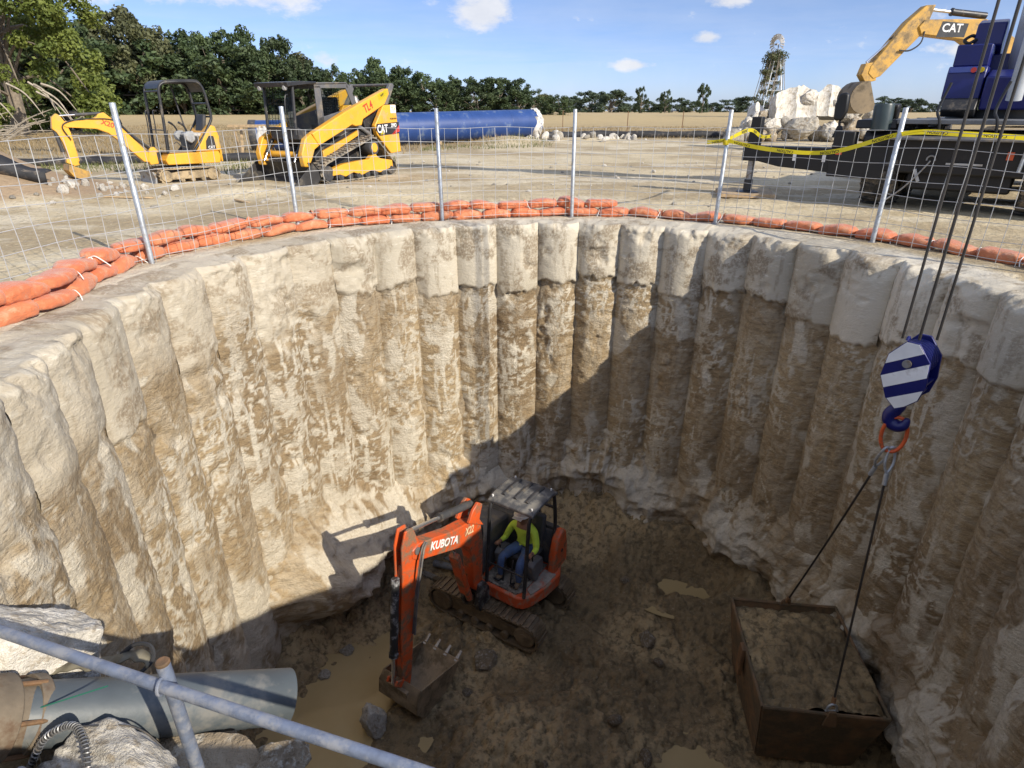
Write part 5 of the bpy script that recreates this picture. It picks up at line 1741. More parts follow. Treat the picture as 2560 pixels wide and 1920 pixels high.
# boom
bm_ = [(0.52, 0.80), (0.66, 0.78), (0.74, 0.95), (0.76, 1.50), (0.82, 1.72), (0.96, 1.84), (1.20, 1.95), (1.86, 2.25), (1.99, 2.36), (1.98, 2.48), (1.86, 2.52), (1.20, 2.27), (0.80, 2.17), (0.62, 2.10), (0.52, 1.95), (0.48, 1.70), (0.50, 1.2)]
kb = MB().prof(bm_, -0.20, -0.02).build('boom', korange, kx, bevel=0.014)
text_part('KUBOTA', 0.165, white, kb, (1.36, -0.015, 2.19), (-0.905, 0, -0.425), (-0.425, 0, 0.905), 0.003, squash=0.95)
text_part('X22', 0.17, pmat('cream_paint', (0.62, 0.46, 0.28), 0.6), kb, (0.80, -0.016, 2.03), (-0.97, 0, -0.24), (-0.24, 0, 0.97), 0.002, squash=0.7)
MB().prof([(0.50, 1.95), (0.60, 2.12), (0.52, 2.34), (0.62, 2.42), (0.74, 2.36), (0.86, 2.20)], -0.24, -0.19).prof([(0.50, 1.95), (0.60, 2.12), (0.52, 2.34), (0.62, 2.42), (0.74, 2.36), (0.86, 2.20)], -0.03, 0.02).build('cylinder_lug', korange, kx, bevel=0.01)
MB().prof([(0.535, 0.95), (0.50, 1.2), (0.475, 1.72), (0.505, 1.95), (0.60, 2.10), (0.55, 2.11), (0.44, 1.95), (0.42, 1.70)], -0.17, -0.05).build('boom_guard', black, kx, bevel=0.008)
# boom cylinder in front
hydro(kx, (0.74, -0.11, 0.66), (1.08, -0.11, 1.84), 0.055, 0.62, bmat=korange)
MB().prof([(0.80, 0.88), (0.88, 0.84), (1.10, 1.70), (1.03, 1.76)], -0.19, -0.03).build('cylinder_guard', korange, kx, bevel=0.012)
hydro(kx, (0.64, -0.11, 2.36), (1.98, -0.11, 2.74), 0.055, 0.52)
# dipper stick
ds_ = [(1.92, 2.80), (2.06, 2.82), (2.14, 2.62), (2.17, 2.20), (2.30, 1.30), (2.36, 0.50), (2.32, 0.36), (2.22, 0.36), (2.18, 0.50), (2.02, 1.50), (1.86, 2.14), (1.80, 2.36), (1.84, 2.56)]
kd = MB().prof(ds_, -0.185, -0.155).prof(ds_, -0.065, -0.035)
kd.prof([(1.88, 2.30), (2.12, 2.30), (2.16, 2.16), (2.28, 1.30), (2.34, 0.56), (2.22, 0.50), (2.04, 1.50), (1.90, 2.1)], -0.156, -0.064)
kd.build('dipper_stick', korange, kx, bevel=0.01)
MB().cyl((1.90, -0.22, 2.44), (1.90, 0.0, 2.44), 0.05, n=12).build('pivot_pin', steel, kx)
hydro(kx, (2.23, -0.11, 2.18), (2.46, -0.11, 0.58), 0.055, 0.72, bmat=pmat('scuffed_black', (0.03, 0.03, 0.032), 0.45, var=0.3, dirt=(0.40, 0.40, 0.41), damt=0.42, ds=5))
MB().prof([(2.30, 0.34), (2.36, 0.44), (2.50, 0.60), (2.46, 0.66), (2.32, 0.56)], -0.20, -0.165).prof([(2.30, 0.34), (2.36, 0.44), (2.50, 0.60), (2.46, 0.66), (2.32, 0.56)], -0.055, -0.02).build('bucket_link', korange, kx, bevel=0.006)
bkm = pmat('muddy_bucket', (0.27, 0.205, 0.13), 0.6, 0.2, var=0.25, vs_=5, dirt=(0.16, 0.12, 0.07), damt=0.55, ds=4, bmp=0.5, bs=20)
bko = bucket(kx, [(1.52, 0.34), (1.70, 0.14), (1.92, 0.02), (2.16, -0.02), (2.36, 0.06), (2.47, 0.24), (2.44, 0.46), (2.34, 0.56)], -0.40, 0.28, bkm, 0.025, 4, (-0.9, 0.5))
MB().box((2.40, -0.06, 0.44), (0.10, 0.34, 0.12)).build('bucket_ear', bkm, bko, bevel=0.01)
# hoses round the boom tip
for dy in (0.0, 0.03):
    MB().tube(smoothpath([(1.74, -0.02 + dy, 2.47), (1.84, 0.02 + dy, 2.46), (1.91, 0.045 + dy, 2.36), (1.98, 0.04 + dy, 2.1), (2.02, 0.01 + dy, 1.8), (2.10, -0.02 + dy, 1.2)], 7), 0.014, 7).build('hose', plgrey, kx)

# ---- operator: one continuous body grown from a skeleton
def person_mesh():
    J = {}
    V, E, Rr = [], [], []

    def jn(name, p, r, link=None):
        J[name] = len(V)
        V.append(p)
        Rr.append(r)
        if link is not None:
            E.append((J[link], J[name]))
    jn('pelvis', (-0.22, 0.30, 1.20), (0.150, 0.120))
    jn('waist', (-0.22, 0.30, 1.32), (0.145, 0.115), 'pelvis')
    jn('chest', (-0.20, 0.30, 1.48), (0.160, 0.120), 'waist')
    jn('upper', (-0.18, 0.30, 1.60), (0.130, 0.095), 'chest')
    jn('neck', (-0.155, 0.30, 1.69), (0.055, 0.055), 'upper')
    jn('jaw', (-0.125, 0.295, 1.755), (0.068, 0.072), 'neck')
    jn('head', (-0.130, 0.295, 1.845), (0.080, 0.095), 'jaw')
    jn('crown', (-0.135, 0.295, 1.915), (0.060, 0.075), 'head')
    for sg, nm in ((1, 'l'), (-1, 'r')):
        y = 0.30 + sg * 0.0
        jn('sh' + nm, (-0.17, y + sg * 0.185, 1.59), (0.070, 0.065), 'upper')
        jn('ua' + nm, (-0.13, y + sg * 0.245, 1.46), (0.062, 0.058), 'sh' + nm)
        jn('el' + nm, (-0.08, y + sg * 0.285, 1.34), (0.052, 0.048), 'ua' + nm)
        jn('fa' + nm, (0.01, y + sg * 0.292, 1.345), (0.044, 0.040), 'el' + nm)
        jn('wr' + nm, (0.075, y + sg * 0.296, 1.355), (0.031, 0.027), 'fa' + nm)
        jn('pa' + nm, (0.115, y + sg * 0.298, 1.362), (0.036, 0.022), 'wr' + nm)
        for k in range(4):
            off = (k - 1.5) * 0.019
            ln = (0.026, 0.030, 0.028, 0.022)[k]
            jn('k%d%s' % (k, nm), (0.142, y + sg * 0.298 + off, 1.368), (0.0095, 0.009), 'pa' + nm)
            jn('m%d%s' % (k, nm), (0.142 + ln * 0.6, y + sg * 0.298 + off, 1.368 - ln * 0.7), (0.0088, 0.0085), 'k%d%s' % (k, nm))
            jn('t%d%s' % (k, nm), (0.142 + ln * 0.05, y + sg * 0.298 + off, 1.368 - ln * 1.4), (0.008, 0.008), 'm%d%s' % (k, nm))
        jn('th' + nm, (0.105, y + sg * 0.262, 1.356), (0.012, 0.011), 'pa' + nm)
        jn('tt' + nm, (0.125, y + sg * 0.252, 1.335), (0.010, 0.010), 'th' + nm)
        jn('hp' + nm, (-0.17, y + sg * 0.09, 1.19), (0.105, 0.100), 'pelvis')
        jn('tg' + nm, (0.03, y + sg * 0.14, 1.20), (0.088, 0.086), 'hp' + nm)
        jn('kn' + nm, (0.20, y + sg * 0.165, 1.19), (0.072, 0.072), 'tg' + nm)
        jn('ca' + nm, (0.235, y + sg * 0.165, 1.05), (0.064, 0.066), 'kn' + nm)
        jn('an' + nm, (0.24, y + sg * 0.165, 0.90), (0.047, 0.050), 'ca' + nm)
        jn('he' + nm, (0.245, y + sg * 0.165, 0.855), (0.048, 0.045), 'an' + nm)
        jn('to' + nm, (0.36, y + sg * 0.175, 0.845), (0.042, 0.032), 'he' + nm)
    me = bpy.data.meshes.new('person')
    me.from_pydata(V, E, [])
    o = bpy.data.objects.new('person_tmp', me)
    COL.objects.link(o)
    o.modifiers.new('skin', 'SKIN')
    sl = me.skin_vertices[0].data
    for i, r in enumerate(Rr):
        sl[i].radius = r
        sl[i].use_root = (i == 0)
    ss = o.modifiers.new('sub', 'SUBSURF')
    ss.levels = ss.render_levels = 2
    dg = bpy.context.evaluated_depsgraph_get()
    dg.update()
    res = bpy.data.meshes.new_from_object(o.evaluated_get(dg))
    bpy.data.objects.remove(o, do_unlink=True)
    return res, V, J


pme, PV, PJ = person_mesh()
for m_ in (shirt, jeans, skin, boots):
    pme.materials.append(m_)
names = {i: n for n, i in PJ.items()}
PVn = np.array(PV)
cen = np.empty(len(pme.polygons) * 3)
pme.polygons.foreach_get('center', cen)
cen = cen.reshape(-1, 3)
mi = np.zeros(len(cen), dtype=np.int32)
for q, c in enumerate(cen):
    n_ = names[int(np.argmin(((PVn - c) ** 2).sum(1)))]
    if n_[:2] in ('wr', 'pa', 'th', 'tt') or n_[0] in 'kmt' and n_[1].isdigit() or n_ in ('neck', 'jaw', 'head', 'crown'):
        mi[q] = 2
    elif n_[:2] in ('hp', 'tg', 'kn', 'ca') or n_ == 'pelvis' or (n_[:2] == 'an' and c[2] > 0.90):
        mi[q] = 1
    elif n_[:2] in ('he', 'to', 'an'):
        mi[q] = 3
    if n_ == 'pelvis' and c[2] > 1.22:
        mi[q] = 0
pme.polygons.foreach_set('material_index', mi)
pme.polygons.foreach_set('use_smooth', np.ones(len(pme.polygons), dtype=bool))
per = bpy.data.objects.new('person', pme)
per.location = kx.location
per.rotation_euler = kx.rotation_euler
COL.objects.link(per)
tag(per, 'person in lime shirt and blue jeans seated at the excavator controls', 'person')
hx = -0.128
hat = MB().lathe([(0.132, -0.005), (0.128, 0.010), (0.112, 0.014), (0.108, 0.05), (0.090, 0.095), (0.050, 0.122), (0.0, 0.130)], (hx, 0.295, 1.865), (0.10, 0, 1), 24)
hat.box((hx + 0.125, 0.295, 1.866), (0.10, 0.16, 0.010))
hat.build('hard_hat', hatw, per, bevel=0.004)
fc = MB()
for sg in (-1, 1):
    fc.lathe([(0.0, -0.012), (0.012, 0.0), (0.0, 0.012)], (hx + 0.085, 0.295 + sg * 0.030, 1.842), (0, 1, 0), 8)
fc.box((hx + 0.080, 0.295, 1.775), (0.02, 0.045, 0.008))
fc.build('eyes_and_mouth', boots, per)
MB().hexa([(hx + 0.08, 0.279, 1.802), (hx + 0.112, 0.285, 1.800), (hx + 0.112, 0.305, 1.800), (hx + 0.08, 0.311, 1.802)], [(hx + 0.078, 0.288, 1.845), (hx + 0.090, 0.291, 1.845), (hx + 0.090, 0.299, 1.845), (hx + 0.078, 0.302, 1.845)]).build('nose', skin, per, bevel=0.004)
for sg in (-1, 1):
    MB().lathe([(0.0, -0.008), (0.022, -0.004), (0.026, 0.004), (0.0, 0.010)], (hx - 0.005, 0.295 + sg * 0.084, 1.825), (0, 1, 0), 10).build('ear', skin, per)

# ================================================================== crane, lifting gear, skip
cr = thing('mobile_crane', 'black and blue mobile crane on outriggers beside the shaft at right', 'crane', (7.85, 11.1, 0.0), heading(-0.63, -0.78))
# carrier
MB().box((-2.6, 0, 1.02), (6.2, 1.9, 0.36)).build('chassis', cranebk, cr, bevel=0.02)
MB().prof([(0.72, 0.62), (0.74, 1.18), (0.60, 1.30), (-0.2, 1.30), (-0.2, 0.62)], -1.52, 1.52).build('front_frame', cranebk, cr, bevel=0.03)
MB().prof([(0.66, 1.32), (0.62, 1.46), (-0.6, 1.48), (-0.6, 1.32)], -1.70, -1.06).build('left_cabinet', cranebk, cr, bevel=0.02)
MB().prof([(0.72, 1.40), (0.72, 1.47), (-6.0, 1.47), (-6.0, 1.40)], -1.06, 1.52).build('deck', pmat('deck_grey', (0.11, 0.115, 0.12), 0.5, var=0.25, dirt=(0.2, 0.19, 0.17), damt=0.4), cr, bevel=0.01)
MB().prof([(0.98, 1.16), (0.98, 1.19), (0.72, 1.22), (0.72, 1.18)], -1.2, 1.2).build('front_step', plgrey, cr, bevel=0.005)
MB().box((0.70, -1.80, 1.14), (0.30, 0.34, 0.26)).build('light_cluster_box', cranebk, cr, bevel=0.02)
MB().prof([(0.35, 1.47), (0.55, 1.47), (0.62, 1.70), (0.35, 1.72)], -1.45, -1.10).build('deck_box', cranebk, cr, bevel=0.03)
MB().lathe([(0.14, 0.0), (0.16, 0.02), (0.16, 0.40), (0.15, 0.44), (0.0, 0.44)], (0.62, -1.30, 1.28), (0, -0.05, 1), 18).build('air_tank', pmat('dark_green_grey', (0.035, 0.05, 0.05), 0.35, var=0.2), cr, bevel=0.01)
MB().tube(smoothpath([(0.62, -1.95, 1.28), (0.62, -1.98, 1.40), (0.62, -1.97, 1.50)], 4), 0.022, 8).build('mirror_stalk', cranebk, cr)
MB().prof([(-2.08, 1.46), (-1.94, 1.44), (-1.88, 1.60), (-1.90, 1.87), (-1.96, 1.90), (-2.06, 1.88), (-2.10, 1.70)], 0.58, 0.70, 'x').build('mirror', cranebk, cr, bevel=0.03)
MB().prof([(-2.05, 1.16), (-1.88, 1.16), (-1.93, 1.36), (-1.99, 1.36)], 0.56, 0.70, 'x').build('mirror_bracket', cranebk, cr, bevel=0.01)
# front outrigger (extended to the left of the picture)
MB().prof([(-3.62, 0.70), (-3.30, 0.70), (-2.9, 0.62), (-1.95, 0.56), (-1.2, 0.52), (-1.2, 0.98), (-3.62, 0.98)], 0.36, 0.70, 'x').build('outrigger_beam', cranebk, cr, bevel=0.012)
MB().box((0.53, -1.55, 0.78), (0.46, 0.9, 0.56)).build('outrigger_box', cranebk, cr, bevel=0.015)
MB().prof([(-3.58, 0.96), (-3.36, 0.96), (-3.36, 1.50), (-3.55, 1.50)], 0.44, 0.64, 'x').build('jack_housing', cranebk, cr, bevel=0.015)
MB().cyl((0.54, -3.47, 0.30), (0.54, -3.47, 0.98), 0.062, n=14).build('jack_leg', steel, cr)
MB().cyl((0.54, -3.47, 0.10), (0.54, -3.47, 0.34), 0.085, n=14).lathe([(0.22, 0.0), (0.22, 0.02), (0.10, 0.05)], (0.54, -3.47, 0.085), (0, 0, 1), 18).build('jack_foot', black, cr)
for y in (-2.62, -2.10):
    MB().box((0.712, y, 0.80), (0.004, 0.06, 0.12)).build('reflector', white, cr)
MB().box((0.76, -1.86, 0.93), (0.006, 0.10, 0.10)).build('warning_label', orangel, cr)
# right-hand outrigger
MB().prof([(1.2, 0.60), (1.2, 0.98), (3.4, 0.98), (3.4, 0.66)], 0.36, 0.70, 'x').build('outrigger_beam', cranebk, cr, bevel=0.012)
MB().box((0.60, 1.55, 0.78), (0.40, 0.8, 0.56)).build('outrigger_box', cranebk, cr, bevel=0.015)
MB().cyl((0.54, 3.3, 0.10), (0.54, 3.3, 0.98), 0.062, n=14).lathe([(0.22, 0.0), (0.22, 0.02), (0.10, 0.05)], (0.54, 3.3, 0.085), (0, 0, 1), 18).build('jack_leg', steel, cr)


def tyre(parent, x, y, r=0.72, w=0.56):
    m = MB().lathe([(r * 0.56, -w / 2), (r * 0.86, -w / 2), (r * 0.97, -w * 0.42), (r, -w * 0.30), (r, w * 0.30), (r * 0.97, w * 0.42), (r * 0.86, w / 2), (r * 0.56, w / 2)], (x, y, r), (0, 1, 0), 40, True)
    for k in range(26):
        a = 2 * math.pi * k / 26
        for sg in (-1, 1):
            p = [Vector((x + r * 0.99 * math.cos(a + sg * 0.03 + q * 0.085), y + sg * yy, r + r * 0.99 * math.sin(a + sg * 0.03 + q * 0.085))) for q, yy in ((0, 0.02), (1, w * 0.47))]
            d = (p[1] - p[0])
            rad = Vector((math.cos(a), 0, math.sin(a)))
            c = (p[0] + p[1]) / 2 + rad * 0.008
            zax = rad
            yax = d.normalized()
            yax = (yax - zax * yax.dot(zax)).normalized()
            xax = yax.cross(zax)
            M = Matrix((xax, yax, zax)).transposed()
            m.box(c, (0.055, d.length, 0.035), M)
    o = m.build('tyre', rubber, parent)
    MB().lathe([(0.0, -0.05), (0.10, -0.05), (0.14, -0.02), (r * 0.5, -0.03), (r * 0.57, -w * 0.3), (r * 0.57, w * 0.3), (0.0, w * 0.3)], (x, y, r), (0, 1, 0), 24).build('rim', cranebk, o)


for x in (0.0, -1.7, -4.4, -6.0):
    for y in (-1.16, 1.16):
        tyre(cr, x, y)
MB().box((-3.3, 0, 0.62), (6.0, 1.5, 0.5)).build('underside_shade_box', cranebk, cr, bevel=0.03)  # black box added under the chassis to make the underside look shaded
for x in (-0.95, -2.7, -5.2):
    MB().prof([(x + 0.7, 0.95), (x + 0.62, 1.30), (x - 0.62, 1.30), (x - 0.7, 0.95)], -1.5, -0.86).prof([(x + 0.7, 0.95), (x + 0.62, 1.30), (x - 0.62, 1.30), (x - 0.7, 0.95)], 0.86, 1.5).build('fender_box', cranebk, cr, bevel=0.03)
MB().box((0.30, 0, 0.52), (0.5, 1.5, 0.34)).build('front_axle_housing', cranebk, cr, bevel=0.04)
MB().cyl((0, -1.1, 0.66), (0, 1.1, 0.66), 0.10, n=12).build('axle', cranebk, cr)
# tow shackle, sling and bits on the front
MB().tube([(0.80, -0.42 + 0.06 * math.cos(a), 0.86 + 0.06 * math.sin(a)) for a in np.linspace(-0.3, 3.44, 12)], 0.014, 7).build('tow_shackle', steel, cr)
MB().tube(smoothpath([(0.80, -0.42, 0.84), (0.82, -0.55, 0.62), (0.86, -0.75, 0.35), (0.95, -1.0, 0.12)], 6), 0.014, 6).build('sling', steel, cr)
MB().box((0.80, -0.57, 0.60), (0.035, 0.05, 0.22), (R_(25), 'X')).build('ferrule', ltgrey, cr, bevel=0.008)
MB().box((0.752, 0.05, 0.80), (0.02, 0.5, 0.03)).build('front_bracket', ltgrey, cr)
MB().box((0.752, 0.62, 0.95), (0.012, 0.09, 0.12)).build('warning_label', orangel, cr)
MB().tube([(0.86, 0.78, 0.72), (0.86, 0.80, 1.05), (0.86, 0.90, 1.08), (0.86, 0.96, 0.75)], 0.03, 8).build('tow_hook', galv, cr)
for y in (-0.42, 0.35):
    MB().tube(smoothpath([(0.70, y, 1.20), (0.72, y - 0.03, 1.45), (0.66, y - 0.10, 1.62), (0.60, y - 0.02, 2.02)], 6), 0.022, 8).build('hand_rail', cranebk, cr)
# superstructure
MB().cyl((-2.4, 0, 1.47), (-2.4, 0, 1.62), 0.7, n=32).build('slew_ring', cranebk, cr)
sup = MB().prof([(-1.45, 1.62), (-1.40, 2.17), (-1.9, 2.30), (-4.6, 2.30), (-4.6, 1.62)], -0.13, 1.25).build('superstructure', craneblue, cr, bevel=0.03)
MB().prof([(-1.5, 1.80), (-1.5, 2.24), (-1.56, 2.36), (-2.6, 2.36), (-2.6, 1.80)], -0.76, -0.16).build('winch_cabinet', craneblue, cr, bevel=0.02)
MB().prof([(-1.62, 2.36), (-1.62, 2.72), (-2.6, 2.74), (-2.6, 2.36)], -0.72, -0.18).build('upper_cabinet', craneblue, cr, bevel=0.02)
MB().box((-1.492, -0.46, 2.30), (0.012, 0.56, 0.09)).build('cabinet_ledge', pmat('light_blue_edge', (0.07, 0.10, 0.34), 0.35, var=0.1), cr)
for y, mt in ((-0.36, redpl), (-0.24, tapey)):
    MB().cyl((-1.48, y, 2.29), (-1.46, y, 2.29), 0.045, n=14).build('push_button', mt, cr)
MB().box((-1.40, 0.34, 2.02), (0.006, 0.12, 0.09)).build('data_plate', white, cr)
MB().prof([(-2.3, 2.74), (-2.35, 3.12), (-2.7, 3.2), (-3.2, 3.0), (-3.2, 2.3)], -0.56, -0.10).build('winch_housing', craneblue, cr, bevel=0.03)
MB().tube(smoothpath([(-2.3, -0.52, 2.85), (-2.22, -0.62, 2.78), (-2.25, -0.70, 2.84), (-2.35, -0.6, 2.92), (-2.4, -0.5, 2.86)], 6), 0.03, 8).build('hose', cranebk, cr)
MB().prof([(-1.5, 1.5), (-1.3, 1.62), (-1.45, 1.82), (-1.8, 1.84), (-1.8, 1.5)], -0.70, -0.16).build('turntable_skirt', black, cr, bevel=0.02)
# boom: from the turntable up to the head over the shaft
Mc = Matrix.Rotation(-heading(-0.63, -0.78), 3, 'Z')


def tocr(p):
    return Mc @ (Vector(p) - Vector((7.85, 11.1, 0)))


BP, BT = tocr((9.85, 13.0, 2.25)), tocr((4.10, 5.75, 20.5))
bd = (BT - BP).normalized()
side = bd.cross(Vector((0, 0, 1))).normalized()
upb = side.cross(bd).normalized()
Lb = (BT - BP).length


def boomsec(a, b, w, h):
    m = MB()
    oct_ = [(-w, -h * 0.45), (-w * 0.55, -h), (w * 0.55, -h), (w, -h * 0.45), (w, h), (-w, h)]
    n = len(oct_)
    vs_ = [BP + bd * t + side * p[0] + upb * p[1] for t in (a, b) for p in oct_]
    m.add(vs_, [tuple(range(n))[::-1], tuple(range(n, 2 * n))] + [(i, (i + 1) % n, n + (i + 1) % n, n + i) for i in range(n)])
    return m


boomsec(-0.8, 9.5, 0.30, 0.36).build('boom_base_section', boomgrey, cr, bevel=0.02)
boomsec(9.4, 14.5, 0.26, 0.31).build('boom_mid_section', boomgrey, cr, bevel=0.02)
boomsec(14.4, Lb - 0.3, 0.22, 0.26).build('boom_tip_section', boomgrey, cr, bevel=0.02)
HD = Vector((3.93, 5.46))
hd0 = tocr((HD.x, HD.y, 20.0))
bh = MB()
for k in (-0.12, 0.12):
    bh.cyl(BT + side * (k - 0.04) , BT + side * (k + 0.04), 0.34, n=20)
bh.cyl(BT - side * 0.25, BT + side * 0.25, 0.08, n=12)
bh.build('boom_head', craneblue, cr, bevel=0.01)
MB().cyl(BP + bd * 0.2 + upb * -1.0 + Vector((0.6, 0, -0.2)), BP + bd * 4.5 - upb * 0.3, 0.12, n=16).build('boom_lift_cylinder', boomgrey, cr)
MB().box((-3.0, 0.05, 2.2), (1.1, 0.9, 0.8)).build('boom_foot', craneblue, cr, bevel=0.03)

pad = thing('outrigger_pad', 'square timber mat under the crane outrigger foot', 'timber mat', (4.80, 12.95, float(gz(4.8, 12.95)) + 0.0), R_(-12))
for k in range(4):
    MB().box((0, -0.39 + 0.26 * k, 0.05), (1.06, 0.245, 0.075)).build('plank', wood, pad, bevel=0.006)

# ------------------------------------------------------------------ hook block
hb_scale = 0.9
hb = thing('hook_block', 'blue and white striped crane hook block hanging over the pit', 'hook block', (HD.x, HD.y, -0.70), R_(-49))
hb.scale = (0.9, 0.9, 0.9)
cheek = [(-0.02, 0.28), (0.10, 0.22), (0.20, 0.02), (0.22, -0.16), (0.12, -0.34), (0.02, -0.40), (-0.06, -0.36), (-0.20, -0.20), (-0.22, 0.02), (-0.13, 0.24)]
cheek = [(-0.06, 0.34), (0.06, 0.34), (0.20, 0.16), (0.225, -0.10), (0.19, -0.28), (0.02, -0.46), (-0.12, -0.34), (-0.225, -0.10), (-0.20, 0.16)]
for y0, nm in ((0.165, 'far_cheek'), (-0.195, 'near_cheek')):
    MB().prof(cheek, y0, y0 + 0.03).build('cheek_plate', craneblue, hb, bevel=0.006)


def clip_stripe(a0, a1):
    """cheek outline clipped to a0 <= z - 0.62 x <= a1"""
    def clip(poly, c, sg):
        out_ = []
        for i in range(len(poly)):
            p, q = poly[i], poly[(i + 1) % len(poly)]
            fp, fq = sg * (p[1] - 0.62 * p[0] - c), sg * (q[1] - 0.62 * q[0] - c)
            if fp >= 0:
                out_.append(p)
            if fp * fq < 0:
                t = fp / (fp - fq)
                out_.append((p[0] + (q[0] - p[0]) * t, p[1] + (q[1] - p[1]) * t))
        return out_
    return clip(clip([(x * 0.97, z * 0.97) for x, z in cheek], a0, 1), a1, -1)


for a0, a1 in ((0.17, 0.40), (-0.13, 0.03), (-0.43, -0.28)):
    pl_ = clip_stripe(a0, a1)
    if len(pl_) > 2:
        MB().prof(pl_, -0.199, -0.195).build('white_stripe', white, hb)
for k, yy in enumerate((-0.12, -0.06, 0.0, 0.06, 0.12)):
    MB().lathe([(0.05, -0.025), (0.195, -0.025), (0.195, -0.018), (0.165, -0.008), (0.165, 0.008), (0.195, 0.018), (0.195, 0.025), (0.05, 0.025)], (0, yy, 0.10), (0, 1, 0), 28).build('sheave', craneblue, hb)
MB().cyl((0, -0.22, 0.10), (0, 0.22, 0.10), 0.045, n=14).build('sheave_pin', steel, hb)
for z, w in ((-0.12, 0.40), (-0.24, 0.34)):
    MB().box((0, 0, z), (w, 0.33, 0.03)).build('spreader_plate', craneblue, hb, bevel=0.004)
MB().box((0, 0, -0.30), (0.24, 0.30, 0.12)).build('trunnion', craneblue, hb, bevel=0.02)
MB().tube([(-0.06, -0.18 + 0.03 * math.cos(a), 0.35 + 0.03 * math.sin(a)) for a in np.linspace(0, 3.14, 7)], 0.016, 6).build('lifting_lug', craneblue, hb)
hk = smoothpath([(0.0, 0, -0.34), (0.0, 0, -0.45), (-0.03, 0, -0.52), (-0.07, 0, -0.60), (-0.05, 0, -0.68), (0.03, 0, -0.71), (0.09, 0, -0.67), (0.11, 0, -0.59)], 6)
nh = len(hk)
MB().tube(hk, [0.055 + 0.022 * math.sin(math.pi * min(1, i / nh * 1.1)) - 0.035 * max(0, (i / nh - 0.75) * 4) ** 2 for i in range(nh)], 12).build('hook', craneblue, hb)
for (dx, dy, lb) in ((-0.17, 0.0, 'left outer wire rope of the crane hoist above the hook block'), (-0.025, -0.03, 'near middle wire rope of the crane hoist above the hook block'), (0.015, 0.03, 'far middle wire rope of the crane hoist above the hook block'), (0.165, 0.0, 'right outer wire rope of the crane hoist above the hook block')):
    c_, s_ = math.cos(R_(63)), math.sin(R_(63))
    p0 = Vector((HD.x + dx * 0.9, HD.y + dx * -0.15 + dy, -0.40))
    o = MB().tube([Vector((0, 0, 0)), Vector((0.006, 0, 10)), Vector((0.0, 0.02, 20.7))], 0.0125, 8).build('hoist_rope', rope)
    o.location = p0
    tag(o, lb, 'wire rope', 'hoist ropes of the crane')

# ---- master link and two slings down to the skip
ML = Vector((HD.x + 0.01, HD.y - 0.02, -1.47))
ml = thing('master_link', 'orange oval lifting link hanging in the crane hook', 'lifting link', tuple(ML))
ringp = []
for k in range(28):
    a = 2 * math.pi * k / 28
    x, z = 0.105 * math.cos(a), 0.20 * math.sin(a)
    x = math.copysign(abs(x) ** 0.9 * 0.105 ** 0.1, x)
    ringp.append((x * 0.95, -x * 0.45, z + 0.03))
MB().tube(ringp, 0.019, 10, closed=True).build('link_ring', orangel, ml)

SKC = Vector((3.72, 5.60, 0))
skz = float(fz(3.72, 5.6, False)) - 0.02
SKH = -4.70 - skz
SKT = skz + SKH
skrot = R_(-7)


def sk_w(x, y, z):
    c_, s_ = math.cos(skrot), math.sin(skrot)
    return Vector((SKC.x + x * c_ - y * s_, SKC.y + x * s_ + y * c_, skz + z))


for nm, q, lb in (('front', sk_w(0.06, -0.84, SKH + 0.04), 'wire sling from the orange link to the near side of the spoil skip'), ('back', sk_w(0.02, 0.84, SKH), 'wire sling from the orange link to the far side of the spoil skip')):
    p0 = ML + Vector((0.03 if nm == 'front' else -0.03, 0.0, -0.15))
    sl = thing('wire_sling', lb, 'sling', tuple(p0))
    d = q - p0
    MB().tube([d * f + Vector((0.0, 0, -0.05 * math.sin(math.pi * f))) for f in np.linspace(0.10, 0.97, 14)], 0.0125, 8).build('cable', rope if nm == 'front' else rope, sl)
    MB().tube(smoothpath([d * 0.085, d * 0.05 + Vector((0.045, 0, 0)), Vector((0.03, 0, 0.0)), Vector((0, 0, 0.03)), Vector((-0.03, 0, 0)), d * 0.05 + Vector((-0.045, 0, 0)), d * 0.085], 4), 0.014, 7).build('thimble_eye', galv, sl)
    MB().cyl(d * 0.085, d * 0.125, 0.024, n=10).build('ferrule', galv, sl)
    MB().cyl(d * 0.95, d * 0.985, 0.024, n=10).build('lower_ferrule', rust, sl)
    sh = thing('shackle', ('bright' if nm == 'front' else 'muddy') + ' steel shackle joining the sling to the ' + ('near' if nm == 'front' else 'far') + ' skip wall', 'shackle', tuple(q))
    MB().tube([(0.055 * math.cos(a), 0, 0.075 * math.sin(a)) for a in np.linspace(-0.5, 3.64, 16)], 0.014, 8).build('bow', galv if nm == 'front' else rustmud, sh)
    MB().cyl((-0.075, 0, -0.03), (0.075, 0, -0.03), 0.013, n=8).build('pin', galv if nm == 'front' else rustmud, sh)

# ------------------------------------------------------------------ spoil skip full of mud
skp = thing('spoil_skip', 'rusty steel spoil skip heaped with wet mud under the crane hook', 'skip', (SKC.x, SKC.y, skz), skrot)
xb, xt, yb, yt, hh = 0.56, 0.70, 0.68, 0.86, SKH - 0.02


def wallpanel(b0, b1, t1, t0, th=0.02):
    b0, b1, t1, t0 = map(Vector, (b0, b1, t1, t0))
    n = (b1 - b0).cross(t0 - b0).normalized() * th
    return MB().hexa([b0, b1, t1, t0], [p + n for p in (b0, b1, t1, t0)])


